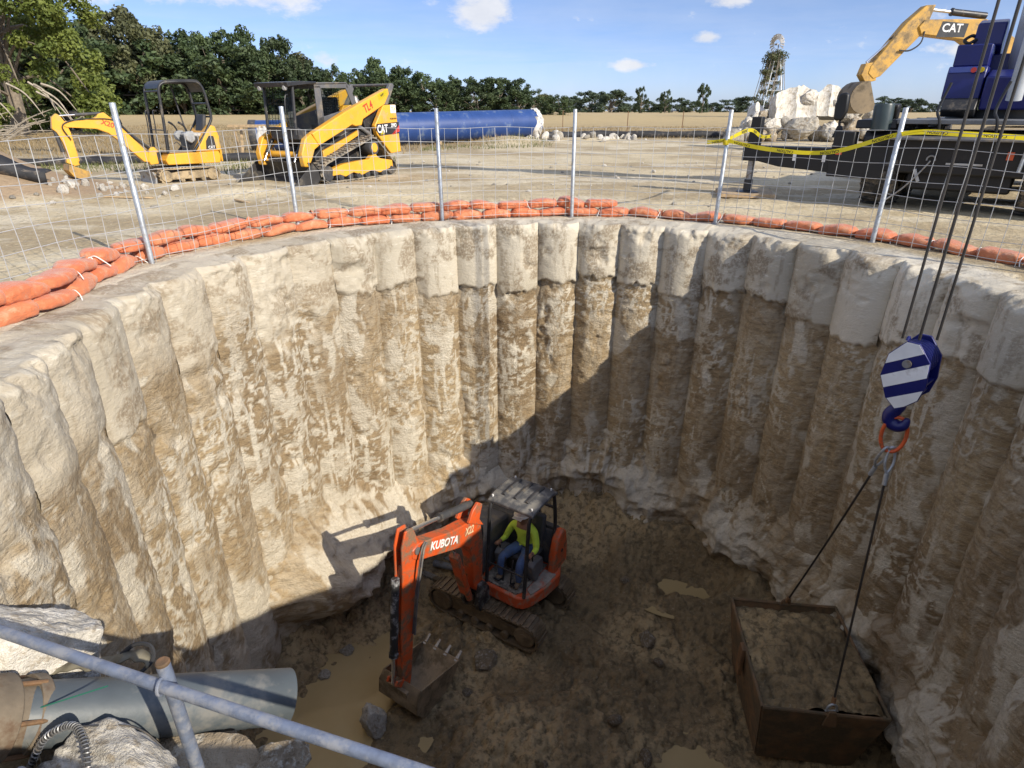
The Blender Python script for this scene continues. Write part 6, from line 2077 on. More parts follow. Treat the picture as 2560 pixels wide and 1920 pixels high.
wallpanel((-xb, yb, 0.03), (-xb, -yb, 0.03), (-xt, -yt, hh), (-xt, yt, hh)).build('left_wall', rustmud, skp)
wallpanel((xb, -yb, 0.03), (xb, yb, 0.03), (xt, yt, hh), (xt, -yt, hh)).build('right_wall', rustmud, skp)
wallpanel((-xb, -yb, 0.03), (xb, -yb, 0.03), (xt, -yt, hh), (-xt, -yt, hh)).build('near_wall', rustmud, skp)
wallpanel((xb, yb, 0.03), (-xb, yb, 0.03), (-xt, yt, hh), (xt, yt, hh)).build('far_wall', rustmud, skp)
MB().box((0, 0, 0.02), (2 * xb, 2 * yb, 0.03)).build('bottom_plate', rustmud, skp)
for p, q in (((-xt, -yt), (xt, -yt)), ((-xt, yt), (xt, yt)), ((-xt, -yt), (-xt, yt)), ((xt, -yt), (xt, yt))):
    MB().tube([(p[0], p[1], hh + 0.005), ((p[0] + q[0]) / 2, (p[1] + q[1]) / 2, hh - 0.004), (q[0], q[1], hh + 0.005)], 0.020, 6).build('rim_bar', rustmud, skp)
MB().prof([(-0.07, SKH - 0.46), (-0.07, SKH), (0.07, SKH), (0.07, SKH - 0.46)], -xt - 0.06, -xt - 0.01, 'x').build('side_lug', rust, skp, bevel=0.01)
for y in (-yt - 0.02, yt + 0.02):
    MB().prof([(-0.02, SKH - 0.2), (0.14, SKH - 0.2), (0.10, SKH + 0.04), (0.02, SKH + 0.04)], y - 0.015, y + 0.015).build('lifting_lug', rustmud, skp, bevel=0.005)
mx_ = np.linspace(-0.678, 0.678, 76)
my_ = np.linspace(-0.838, 0.838, 90)
MX, MY = np.meshgrid(mx_, my_, indexing='ij')
mz = SKH - 0.13 + 0.14 * np.exp(-((MX / 0.5) ** 2 + (MY / 0.6) ** 2)) + 0.07 * fbm(MX * 2.2, MY * 2.2, 0 * MX, 5, 701, 0.58) + 0.10 * worley(MX + 0.04 * fbm(MX * 6, MY * 6, 0 * MX, 3, 9), MY, 5.5, 7) + 0.05 * worley(MX, MY, 12.0, 8) + 0.04 * MX
mz = mz - 0.10 * sstep(0.6, 0.75, MY)
me = grid_mesh('mud_load', np.stack([MX, MY, mz], -1))
set_attr(me, 'tone', np.clip(0.36 + 0.8 * fbm(MX * 1.5, MY * 1.5, 0 * MX + 3, 5, 711), 0, 1))
ml_ = finish('mud_load', me, MUDM, None, angle=180)
ml_.location = (SKC.x, SKC.y, skz)
ml_.rotation_euler = (0, 0, skrot)
tag(ml_, 'heap of wet brown mud filling the spoil skip', 'mud heap')

# rocks and clods on the pit floor
for i, (x, y, s_, mt, lab) in enumerate(((-1.83, 5.45, (0.19, 0.17, 0.30), ROCKW, 'upright pale rock at the puddle edge near the rail'), (-0.42, 6.50, (0.22, 0.17, 0.13), ROCKM, 'muddy rock between the excavator bucket and track'),
                                         (2.12, 6.98, (0.20, 0.16, 0.12), ROCKM, 'rounded muddy boulder on open floor left of the skip'), (-2.78, 6.30, (0.11, 0.10, 0.10), ROCKG, 'small grey rock at the left shore of the large puddle'),
                                         (-2.55, 6.75, (0.13, 0.11, 0.10), ROCKG, 'grey rock where the large puddle meets the wall'), (-2.2, 5.75, (0.07, 0.06, 0.05), ROCKM, 'small muddy stone standing in the large puddle'))):
    rock('boulder', lab, 'rock', (x, y, float(fz_full(np.array([x]), np.array([y]))[0]) + s_[2] * 0.45), s_, (0.2 * i, 0.1 * i, 0.7 * i), mt, i, True)
for i in range(26):
    rs = random.Random(900 + i)
    a, r_ = rs.uniform(0, 6.28), rs.uniform(0.5, 3.4)
    x, y = CX + r_ * math.cos(a), CY + r_ * math.sin(a)
    if (x + 0.16) ** 2 + (y - 7.66) ** 2 < 1.6 or (abs(x - 3.72) < 0.95 and abs(y - 5.6) < 1.1) or float(fz_full(np.array([x]), np.array([y]))[0]) < WATER_L or (x < -1.3 and 5.2 < y < 7.2):
        continue
    s_ = rs.uniform(0.04, 0.11)
    rock('mud_clod', 'loose brown clod lying on the churned pit floor', 'clod', (x, y, float(fz_full(np.array([x]), np.array([y]))[0]) + s_ * 0.35), (s_ * 1.3, s_, s_ * 0.8), (rs.random(), rs.random(), rs.random() * 6), ROCKM, i, False, 'loose clods on the pit floor')

# ================================================================== background
# ---- excavator behind the crane
ex = thing('large_excavator', 'large yellow excavator behind the crane with its bucket hanging', 'excavator', (22.6, 27.2, float(gz(22.6, 27.2))), math.pi)
# local x runs towards the bucket; its side plane faces the camera (local +y)
X0 = 22.6


def ep(px_, pz_):
    return (X0 - px_, pz_)


MB().prof([ep(22.3, 1.9), ep(21.4, 2.4), ep(20.2, 3.9), ep(18.3, 4.82), ep(15.95, 4.80), ep(15.75, 4.55), ep(15.9, 4.30), ep(17.6, 4.12), ep(19.3, 3.2), ep(21.2, 1.6), ep(22.0, 1.4)], -0.28, 0.28).build('boom', yellow2, ex, bevel=0.03)
stx = MB().prof([ep(16.25, 5.30), ep(15.9, 5.28), ep(15.3, 4.72), ep(14.25, 3.22), ep(14.20, 2.95), ep(14.45, 2.75), ep(14.72, 2.85), ep(16.0, 4.35), ep(16.12, 4.7)], -0.22, 0.22).build('dipper_stick', yellow2, ex, bevel=0.03)
hydro(ex, (X0 - 18.4, 0, 4.95), (X0 - 16.2, 0, 5.16), 0.12, 0.62, bmat=black)
hydro(ex, (X0 - 15.6, 0, 4.75), (X0 - 14.15, 0, 3.35), 0.09, 0.45, bmat=black)
MB().prof([ep(14.05, 3.3), ep(14.4, 3.35), ep(14.6, 2.7), ep(14.2, 2.6), ep(13.95, 2.9)], -0.2, 0.2).build('bucket_link', yellow2, ex, bevel=0.02)
arcb = [(14.15 + 0.62 * math.cos(R_(a)), 2.18 - 0.10 + 0.60 * math.sin(R_(a))) for a in range(-40, -275, -18)]
bucket(ex, [ep(*p) for p in arcb], -0.55, 0.55, pmat('dark_worn_bucket', (0.20, 0.145, 0.08), 0.6, var=0.25, dirt=(0.10, 0.075, 0.045), damt=0.5, ds=1.5), 0.05)
text_part('CAT', 0.40, white, ex, (X0 - 17.05, 0.286, 4.50), (-1, 0, -0.02), (0, 0, 1), 0.004)
MB().prof([ep(16.5, 4.20), ep(17.6, 4.20), ep(17.65, 4.66), ep(16.62, 4.74)], 0.28, 0.284).build('decal', black, ex)
MB().tube(smoothpath([(X0 - 16.0, 0.3, 4.4), (X0 - 15.95, 0.3, 4.0), (X0 - 15.6, 0.3, 3.75), (X0 - 15.2, 0.28, 3.75)], 6), 0.03, 6).build('hose', black, ex)
MB().prof([(1.3, 1.1), (1.3, 2.1), (-2.4, 2.3), (-2.6, 1.2), (-2.2, 1.1)], -1.4, 1.4).build('upper_house', yellow2, ex, bevel=0.05)
MB().prof([(1.4, 2.1), (1.3, 3.1), (0.1, 3.15), (-0.1, 2.1)], 0.35, 1.4).build('operator_cab', black, ex, bevel=0.05)
for sg in (1, -1):
    track_unit(ex, stadium(4.2, 0.95, 9), sg * 1.25 - 0.3, sg * 1.25 + 0.3, tantrack, tantrack, tantrack, [(1.6, 0.47, 0.4, 'idler'), (-1.6, 0.47, 0.4, 'sprocket')], lug=0.04, lug_step=0.2, frame_pts=[(1.5, 0.3), (1.5, 0.65), (-1.5, 0.65), (-1.5, 0.3)])
MB().cyl((0, 0, 0.6), (0, 0, 1.15), 0.7, n=20).build('slew_ring', black, ex)

# ---- blue pipes
def big_pipe(name, label, a, b, r, rmat):
    a, b = Vector(a), Vector(b)
    t_ = thing(name, label, 'pipe', tuple(a))
    L = (b - a).length
    MB().lathe([(r * 0.93, 0), (r, 0), (r, L), (r * 0.93, L), (r * 0.93, L - 1.2), (0.0, L - 1.25), (0.0, 1.25), (r * 0.93, 1.2)], (0, 0, 0), b - a, 48).build('pipe_shell', rmat, t_)
    d = (b - a).normalized()
    return t_, a, b, d, L


bp, pa_, pb_, pd_, pL = big_pipe('blue_pipe', 'long blue coated steel pipe on the ground behind the track loader', (-8.6, 30.9, 0.72), (1.35, 38.4, 0.96), 0.74, bluepipe)
for f in (0.35, 0.62, 0.83):
    c = pd_ * (pL * f)
    MB().lathe([(0.742, -0.02), (0.748, -0.01), (0.748, 0.01), (0.742, 0.02)], c, pd_, 48, True).build('weld_band', bluepipe, bp)
# plastic wrapped round the open end
wr = MB()
_, fa, fb = frame(pd_)
nR, nA = 14, 60
for i in range(nR):
    for k in range(nA):
        a = 2 * math.pi * k / nA
        t = i / (nR - 1)
        rr_ = 0.765 + 0.03 * math.sin(k * 1.7 + i) + 0.05 * math.sin(a * 5 + i * 0.7) * t
        if t > 0.8:
            rr_ *= 1.0 - (t - 0.8) * 1.2
        q = pd_ * (pL - 0.32 + 0.42 * t) + fa * (rr_ * math.cos(a)) + fb * (rr_ * math.sin(a))
        wr.v.append(tuple(q))
for i in range(nR - 1):
    for k in range(nA):
        wr.f.append((i * nA + k, i * nA + (k + 1) % nA, (i + 1) * nA + (k + 1) % nA, (i + 1) * nA + k))
wr.build('torn_plastic_wrap', clothw, bp)
cl = MB()
for i in range(12):
    t = i / 11
    w = 0.16 + 0.10 * math.sin(t * 3) - 0.05 * t
    base = pd_ * (pL - 0.1 + 0.10 * math.sin(i * 0.8)) + Vector((0.14 - 0.05 * math.sin(i), -0.78 + 0.1 * t, 0.35 - 1.25 * t))
    cl.v += [tuple(base + Vector((-w, 0.03 * math.sin(i), 0))), tuple(base + Vector((0, -0.10, 0.02))), tuple(base + Vector((w * 0.8, 0.02, 0)))]
    if i:
        for q in range(2):
            cl.f.append((3 * i - 3 + q, 3 * i - 2 + q, 3 * i + 1 + q, 3 * i + q))
cl.build('hanging_plastic_strip', clothw, bp, angle=180)
for f in (0.12, 0.45, 0.80):
    c = pa_ + pd_ * (pL * f)
    o = MB().box((0, 0, 0), (0.22, 1.3, 0.2)).build('timber_block', wood, None, bevel=0.01)
    o.location = (c.x, c.y, float(gz(c.x, c.y)) + 0.06)
    o.rotation_euler = (0, 0, math.atan2(pd_.y, pd_.x))
    tag(o, 'timber block under the long blue pipe, %s from its wrapped end' % {0.12: 'farthest', 0.45: 'midway', 0.80: 'nearest'}[f], 'timber')
b2, qa, qb, qd, qL = big_pipe('blue_pipe', 'shorter blue pipe lying behind the track loader bucket', (-11.4, 28.4, 0.62), (-7.6, 29.3, 0.66), 0.62, bluepipe)
MB().lathe([(0.625, 0.0), (0.64, 0.02), (0.64, 0.28), (0.625, 0.30)], (0, 0, 0), qd, 40).build('grey_pipe_collar', dkgrey, b2)
sheet = MB()
for i in range(14):
    for k in range(7):
        t = i / 13
        sheet.v.append((-0.05 + 0.06 * k + 0.18 * t * (k / 6 - 0.3) + 0.03 * math.sin(i + k), 0.03 * math.sin(k * 2.1 + i * 0.5), 1.05 - 1.05 * t))
for i in range(13):
    for k in range(6):
        sheet.f.append((i * 7 + k, i * 7 + k + 1, (i + 1) * 7 + k + 1, (i + 1) * 7 + k))
so = sheet.build('plastic_sheet', clothw, None, angle=180)
so.location = (-9.35, 24.0, 0.05)
tag(so, 'white plastic sheet hanging from the timber trestle', 'sheet')
tr = thing('timber_trestle', 'timber trestle standing behind the track loader bucket', 'trestle', (-9.4, 24.0, 0.0))
MB().box((0.1, 0.05, 1.10), (2.3, 0.10, 0.10)).build('top_beam', wood, tr, bevel=0.01)
for x in (-0.7, 1.1):
    for sy in (-1, 1):
        MB().box((x, sy * 0.2 + 0.05, 0.53), (0.08, 0.05, 1.10), (R_(-sy * 14), 'X')).build('leg', wood, tr)

# ---- black straw wattle (silt sock) along the edge of the pasture
def sock(label, pts, r):
    p = [Vector((x, y, float(gz(x, y)) + r * 0.8)) for x, y in pts]
    p = smoothpath(p, 8)
    rr_ = [r * (1 + 0.12 * math.sin(i * 0.9) + 0.06 * math.sin(i * 2.3)) for i in range(len(p))]
    o = MB().tube([q - p[0] for q in p], rr_, 12).build('silt_sock', blackfab)
    o.location = p[0]
    return tag(o, label, 'silt sock')


sock('black silt sock lying behind the small yellow excavator', [(-17, 19.8), (-14, 21.0), (-11.5, 21.6), (-9.0, 22.6), (-6.9, 24.5)], 0.14)
sock('black silt sock running along the pasture right of the blue pipe', [(2.0, 41.0), (5.5, 43.5), (9, 43.2), (13, 43.0), (17, 43.6)], 0.22)
# black torn silt fence on the dirt mound
sf = MB()
prof_ = [(-12.6, 12.1), (-11.8, 12.0), (-11.0, 11.95), (-10.2, 12.1), (-9.6, 12.35), (-9.2, 12.5)]
pp_ = smoothpath([(x, y, 0) for x, y in prof_], 6)
for i, q in enumerate(pp_):
    z = float(gz(q.x, q.y))
    h = 0.40 + 0.08 * math.sin(i * 0.7)
    sf.v += [(q.x, q.y, z - 0.05), (q.x + 0.05, q.y - 0.10 - 0.05 * math.sin(i), z + h * 0.45), (q.x, q.y + 0.22, z + h * (1.0 - 0.5 * i / len(pp_)))]
    if i:
        for k in range(2):
            sf.f.append((3 * i - 3 + k, 3 * i - 2 + k, 3 * i + 1 + k, 3 * i + k))
sfo = sf.build('silt_fence', blackfab, None, angle=180)
so_ = sfo.modifiers.new('s', 'SOLIDIFY')
so_.thickness = 0.01
tag(sfo, 'torn black silt fence fabric on the dirt mound at left', 'silt fence')
lbl = MB().box((0, 0, 0), (0.26, 0.012, 0.16), (R_(20), 'Y')).build('paper_label', white)
lbl.location = (-11.0, 11.72, float(gz(-11.0, 11.95)) + 0.33)
tag(lbl, 'white printed label on the torn black silt fence', 'label')
MB().lathe([(0.035, 0.0), (0.05, 0.0), (0.05, 0.003), (0.035, 0.003)], (0, -0.008, 0), (0, -1, 0), 16).build('printed_ring', craneblue, lbl)

# ---- white rubble heaps on the near ground
rr = random.Random(5)
for i in range(46):
    x, y = -8.7 + rr.gauss(0, 0.75), 13.0 + rr.gauss(0, 0.42)
    s_ = abs(rr.gauss(0.035, 0.03)) + 0.018
    rock('white_stone', 'white broken stone in the heap left of the small yellow excavator', 'stone', (x, y, float(gz(x, y)) + s_ * 0.4), (s_ * 1.3, s_, s_ * 0.8), (rr.random() * 3, rr.random() * 3, rr.random() * 6), ROCKW, i, False, 'white stones heaped beside the excavator')
for i in range(34):
    x = rr.uniform(0.8, 8.0)
    y = 37.5 + rr.gauss(0, 0.8) + 0.25 * (x - 3)
    s_ = abs(rr.gauss(0.14, 0.07)) + 0.05
    rock('white_stone', 'pale stone among the spoil right of the blue pipe end', 'stone', (x, y, float(gz(x, y)) + s_ * 0.4), (s_ * 1.4, s_, s_ * 0.8), (rr.random() * 3, rr.random() * 3, rr.random() * 6), ROCKW if i % 3 else ROCKG, i, False, 'pale stones at the blue pipe end')
for i in range(150):
    x, y = rr.uniform(-11, 9), rr.uniform(10.6, 22)
    if math.hypot(x - 0.7, y - 5.5) < 5.6 or (6.0 < x and y < 15):
        continue
    s_ = abs(rr.gauss(0.022, 0.016)) + 0.012
    rock('pebble', 'small pale stone scattered on the site dirt', 'stone', (x, y, float(gz(x, y)) + s_ * 0.3), (s_ * 1.4, s_ * 1.1, s_ * 0.8), (0, 0, rr.random() * 6), ROCKW if i % 2 else ROCKG, i, False, 'small stones scattered on the dirt')
for (x, y, a, L, lab) in ((-7.6, 12.4, 0.2, 0.9, 'pale broken lath lying on dirt beside the white stones'), (-5.2, 12.0, -0.6, 0.45, 'dark wood scrap lying on dirt behind the sandbags')):
    o = MB().box((0, 0, 0), (L, 0.06, 0.025)).build('wood_scrap', wood, None, bevel=0.004)
    o.location = (x, y, float(gz(x, y)) + 0.03)
    o.rotation_euler = (0, 0.05, a)
    tag(o, lab, 'wood scrap')

# ---- heap of broken concrete by the windmill
RB = Vector((17.3, 40.0, 0.0))


def scallop_slab(label, n, w, h, th, loc, rz, tilt, seed):
    """thick concrete slab cast against round piles: concave bays with sharp ribs"""
    nu, nv = n * 14 + 1, 26
    us = np.linspace(0, n, nu)
    vs_ = np.linspace(0, 1, nv)
    U, Vv = np.meshgrid(us, vs_, indexing='ij')
    bay = np.abs(np.sin(np.pi * (U % 1.0)))
    dep = 0.42 * w * (1 - np.sqrt(np.maximum(0, 1 - (0.8 * (2 * (U % 1.0) - 1)) ** 2))) * 0.9
    x = (U - n / 2) * w
    top_ = h * (1 + 0.30 * fbm(U * 1.3, 0 * U, 0 * U + seed, 4, seed) + 0.06 * bay) * (1 - 0.30 * np.abs((U - n * 0.55) / (n * 0.5)) ** 1.5)
    z = Vv * top_
    yf = -dep + 0.05 * fbm(U * 2.5, Vv * 4, 0 * U, 4, seed + 5) + 0.06 * np.sin(Vv * 7) * 0.3
    F = np.stack([x + 0.08 * fbm(U * 2, Vv * 3, 0 * U, 3, seed + 7), yf, z], -1)
    Bk = np.stack([x * 0.98, np.full_like(x, th) + 0.12 * fbm(U * 2, Vv * 3, 0 * U + 5, 4, seed + 9), z * 0.98], -1)
    P = np.concatenate([F, Bk[:, ::-1]], 1)
    me = grid_mesh('slab', P, closed_v=True)
    bm = bmesh.new()
    bm.from_mesh(me)
    bm.verts.ensure_lookup_table()
    m2 = 2 * nv
    bmesh.ops.contextual_create(bm, geom=[bm.verts[k] for k in range(m2)])
    bm.verts.ensure_lookup_table()
    bmesh.ops.contextual_create(bm, geom=[bm.verts[(nu - 1) * m2 + k] for k in range(m2)])
    bmesh.ops.recalc_face_normals(bm, faces=bm.faces)
    bm.to_mesh(me)
    bm.free()
    o = finish('concrete_slab', me, ROCKW, None, angle=40)
    o.location = loc
    o.rotation_euler = (tilt, 0.06, rz)
    return tag(o, label, 'concrete slab')


scallop_slab('white scalloped concrete slab leaning on top of the rubble heap', 2, 1.25, 1.75, 0.6, (16.5, 38.5, 1.15), 0.10, -0.30, 11)
scallop_slab('white scalloped concrete slab at the right shoulder of the rubble heap', 2, 0.85, 1.6, 0.6, (18.6, 38.9, 1.30), -0.15, -0.32, 23)
scallop_slab('grey scalloped slab fragment at the left shoulder of the rubble heap', 1, 0.9, 1.3, 0.5, (14.7, 38.6, 0.75), 0.55, -0.42, 31)
rr = random.Random(21)
spots = []
for i in range(110):
    t = rr.random()
    x = RB.x + rr.uniform(-5.0, 4.4)
    prof_h = max(0.0, 2.7 * (1 - abs((x - RB.x - 0.3) / 5.0) ** 1.4))
    zt = rr.uniform(0, 1) ** 0.9 * prof_h
    y = 40.0 - 2.6 * (1 - zt / 2.9) + rr.uniform(-0.3, 0.3)
    if 15.0 < x < 19.6 and zt > 1.2:
        y += 1.0
    s_ = rr.uniform(0.16, 0.52) * (1.15 - 0.25 * zt)
    spots.append((x, y, zt, s_))
big = [(16.5, 37.3, 0.75, 0.85, ROCKG), (18.1, 37.2, 0.42, 0.72, ROCKG), (19.7, 38.0, 0.75, 0.85, ROCKB), (15.2, 38.2, 0.7, 0.75, ROCKG), (14.2, 38.4, 0.5, 0.8, ROCKW), (20.6, 38.8, 0.5, 0.85, ROCKG), (17.6, 39.4, 2.2, 0.75, ROCKW), (19.6, 39.6, 1.9, 0.7, ROCKW), (13.3, 38.9, 0.35, 0.6, ROCKG), (19.3, 37.9, 1.2, 0.45, ROCKG), (15.1, 37.8, 0.9, 0.5, ROCKW)]
blab = ['large tilted grey boulder in the middle of the rubble heap', 'grey pointed boulder low at the front of the rubble heap', 'brown earthy boulder at the right of the rubble heap', 'grey boulder low on the left of the rubble heap', 'pale slab fragment on the left slope of the heap', 'grey slab at the far right foot of the heap', 'white block behind the slabs on the rubble heap', 'white block on the right shoulder of the heap', 'grey block at the far left foot of the heap', 'grey block under the right slab of the heap', 'pale block under the left slab of the heap']
for i, (x, y, z, s_, mt) in enumerate(big):
    rock('boulder', blab[i], 'boulder', (x, y, z), (s_ * 1.25, s_ * 0.8, s_ * 0.75), (rr.uniform(-0.5, 0.5), rr.uniform(-0.6, 0.6), rr.random() * 6), mt, i, True)
for i, (x, y, z, s_) in enumerate(spots):
    side_ = 'left' if x < 15.9 else ('right' if x > 18.8 else 'middle')
    rock('rubble_block', 'rough broken concrete block in the %s of the rubble heap' % side_, 'rubble', (x, y, z + 0.1), (s_ * 1.15, s_ * 0.9, s_ * 0.75), (rr.random() * 6, rr.random() * 6, rr.random() * 6), (ROCKW, ROCKG, ROCKG, ROCKB)[i % 4], i, False, 'blocks in the rubble heap, ' + side_)

# ---- windmill with climbing vine
wm = thing('windmill', 'old multi-blade water windmill overgrown with vine beyond the rubble heap', 'windmill', (31.0, 80.0, float(gz(31.0, 80.0))))
gzw = float(gz(31.0, 80.0))
HT = 8.0 - gzw
for sx in (-1, 1):
    for sy in (-1, 1):
        MB().tube([(sx * 1.25, sy * 1.25, 0), (sx * 0.22, sy * 0.22, HT)], 0.06, 5).build('tower_leg', galv, wm)
for k in range(6):
    z = HT * (0.12 + 0.145 * k)
    w = 1.25 - 1.03 * z / HT
    MB().tube([(-w, -w, z), (w, -w, z), (w, w, z), (-w, w, z)], 0.035, 5, closed=True).build('cross_brace', galv, wm)
hub = Vector((-0.35, -0.45, 8.64 - gzw))
wn = Vector((0.35, -0.92, 0.0)).normalized()
_, wa, wb_ = frame(wn)
rw_ = random.Random(2)
for k in range(18):
    a = 2 * math.pi * k / 18
    e1 = wa * math.cos(a) + wb_ * math.sin(a)
    e2 = -wa * math.sin(a) + wb_ * math.cos(a)
    if k in (11, 13):
        continue
    tw = wn * 0.10
    MB().add([hub + e1 * 0.45 - e2 * 0.07 - tw * 0.5, hub + e1 * 0.45 + e2 * 0.07 + tw * 0.5, hub + e1 * 1.05 + e2 * 0.155 + tw, hub + e1 * 1.05 - e2 * 0.155 - tw],
             [(0, 1, 2, 3)]).build('blade', steel, wm)
for r_ in (0.48, 0.92):
    MB().tube([hub + wa * (r_ * math.cos(a)) + wb_ * (r_ * math.sin(a)) for a in np.linspace(0, 2 * math.pi, 25)[:-1]], 0.018, 5, closed=True).build('wheel_ring', galv, wm)
MB().cyl(hub - wn * 0.35, hub + wn * 0.1, 0.10, n=10).build('hub', steel, wm)
MB().tube([(0, 0, HT - 0.2), (0, 0, 8.7 - gzw)], 0.06, 6).build('mast', steel, wm)
for k in range(6):
    a = 2 * math.pi * k / 6
    MB().cyl(hub, hub + (wa * math.cos(a) + wb_ * math.sin(a)) * 0.95, 0.014, n=4).build('spoke', galv, wm)


# ---- vegetation
def leaf_mat(name, a, b_, trans=0.25):
    m, t, b = newmat(name)
    v = N(t, 'ShaderNodeNewGeometry').outputs['Position']
    oi = N(t, 'ShaderNodeObjectInfo')
    n1 = noise(t, v, 0.6, 2, 0.6)
    c = mixc(t, ramp(t, n1, [(0.35, 0.0), (0.65, 1.0)]), a, b_)
    k = mth(t, 'ADD', mth(t, 'MULTIPLY', oi.outputs['Random'], 0.5), 0.75)
    c = mixc(t, 1.0, c, N(t, 'ShaderNodeCombineColor', ins={0: k, 1: k, 2: k}).outputs[0], 'MULTIPLY')
    t.links.new(c, b.inputs['Base Color'])
    b.inputs['Roughness'].default_value = 0.65
    tr_ = N(t, 'ShaderNodeBsdfTranslucent')
    t.links.new(c, tr_.inputs[0])
    ms = N(t, 'ShaderNodeMixShader', ins={0: trans, 1: b.outputs[0], 2: tr_.outputs[0]})
    t.links.new(ms.outputs[0], t.nodes['Material Output'].inputs[0])
    return m


LEAF_OAK = leaf_mat('oak_leaves', (0.042, 0.068, 0.026), (0.082, 0.115, 0.042))
LEAF_ELM = leaf_mat('yellow_green_leaves', (0.10, 0.135, 0.022), (0.19, 0.225, 0.045), 0.3)
LEAF_OLIVE = leaf_mat('olive_leaves', (0.085, 0.095, 0.040), (0.135, 0.140, 0.062))
LEAF_FAR = leaf_mat('far_leaves', (0.06, 0.085, 0.045), (0.085, 0.115, 0.06))
LEAF_VINE = leaf_mat('vine_leaves', (0.07, 0.085, 0.035), (0.15, 0.155, 0.07))


def leaf_cloud(name, C_, R_c, n, size, seed, flat=0.8):
    """n leaf quads scattered through clumps: C_ clump centres (k,3), R_c radii"""
    rg_ = np.random.default_rng(seed)
    C_, R_c = np.asarray(C_, float), np.asarray(R_c, float)
    w = R_c ** 2
    ci = rg_.choice(len(C_), n, p=w / w.sum())
    d = rg_.normal(size=(n, 3))
    d /= np.linalg.norm(d, axis=1)[:, None]
    rad = R_c[ci] * (rg_.random(n) ** 0.45)
    P = C_[ci] + d * rad[:, None] * np.array([1, 1, flat])
    nrm = d * 0.6 + rg_.normal(size=(n, 3)) * 0.7 + np.array([0, 0, 0.35])
    nrm /= np.linalg.norm(nrm, axis=1)[:, None]
    t = np.cross(nrm, rg_.normal(size=(n, 3)))
    t /= np.linalg.norm(t, axis=1)[:, None]
    b = np.cross(nrm, t)
    s = size * rg_.uniform(0.6, 1.3, n)[:, None]
    bend = nrm * s * 0.25
    q = np.stack([P - t * s, P - b * s * 0.55 + bend, P + t * s, P + b * s * 0.55 + bend], 1)
    return np_mesh(name, q.reshape(-1, 3), np.arange(4 * n, dtype=np.int32).reshape(-1, 4))


def tree_proto(seed, h, cw, leaves, size, bottom=0.12, nclump=46, big=1.0):
    """returns (trunk mesh, crown mesh); unit tree of height h and crown half-width cw"""
    rs = random.Random(seed)
    C_, Rc = [], []
    tb = MB()
    tb.tube(smoothpath([(0, 0, -0.2), (0.05 * h * rs.uniform(-1, 1) * 0.3, 0.02 * h, h * 0.3), (0.03 * h * rs.uniform(-1, 1), 0, h * 0.62)], 5), [0.030 * h, 0.027 * h, 0.026 * h, 0.025 * h, 0.024 * h, 0.022 * h, 0.018 * h, 0.016 * h, 0.013 * h, 0.010 * h, 0.007 * h], 7)
    for k in range(nclump):
        a = rs.uniform(0, 2 * math.pi)
        t = rs.random()
        z = h * (bottom + (0.94 - bottom) * t)
        env = math.sqrt(max(0.02, 1 - ((t - 0.42) / 0.64) ** 2))
        r_ = cw * env * (0.35 + 0.65 * rs.random() ** 0.5) * (0.85 + 0.3 * rs.random())
        c = (r_ * math.cos(a), r_ * math.sin(a), z)
        C_.append(c)
        Rc.append(big * h * rs.uniform(0.055, 0.13))
        if k % 3 == 0:
            z0 = h * rs.uniform(0.15, 0.5)
            z0 = min(z0, z)
            tb.tube(smoothpath([(0, 0, z0), (c[0] * 0.45, c[1] * 0.45, z0 + (z - z0) * 0.6), c], 3), [0.012 * h, 0.010 * h, 0.008 * h, 0.006 * h, 0.005 * h, 0.003 * h, 0.002 * h], 5)
    return tb, leaf_cloud('crown', C_, Rc, leaves, size, seed)


def mk_tree(name, label, tb, cm_, loc, sc, rz, lm, group=None, first=None):
    t_ = thing(name, label, 'tree', loc, rz, group)
    t_.scale = sc
    return t_


PRO = []
for sd in range(5):
    tb, cm_ = tree_proto(310 + sd, 10.0, 4.3 + 0.5 * (sd % 3), 5200, 0.27, bottom=0.06, nclump=54)
    to = tb.build('trunk', bark)
    tm = to.data
    bpy.data.objects.remove(to, do_unlink=True)
    PRO.append((tm, cm_))
_lm = {}


def plant_tree(name, label, k, loc, h, wf, rz, lm, group):
    tm, cm_ = PRO[k % len(PRO)]
    key = (k % len(PRO), lm.name)
    if key not in _lm:
        c2 = cm_.copy()
        c2.materials.append(lm)
        _lm[key] = c2
    t_ = thing(name, label, 'tree', loc, rz, group)
    s = h / 10.0
    t_.scale = (s * wf, s * wf, s)
    for nm, me in (('trunk', tm), ('crown', _lm[key])):
        o = bpy.data.objects.new(nm, me)
        COL.objects.link(o)
        o.parent = t_


rt = random.Random(77)
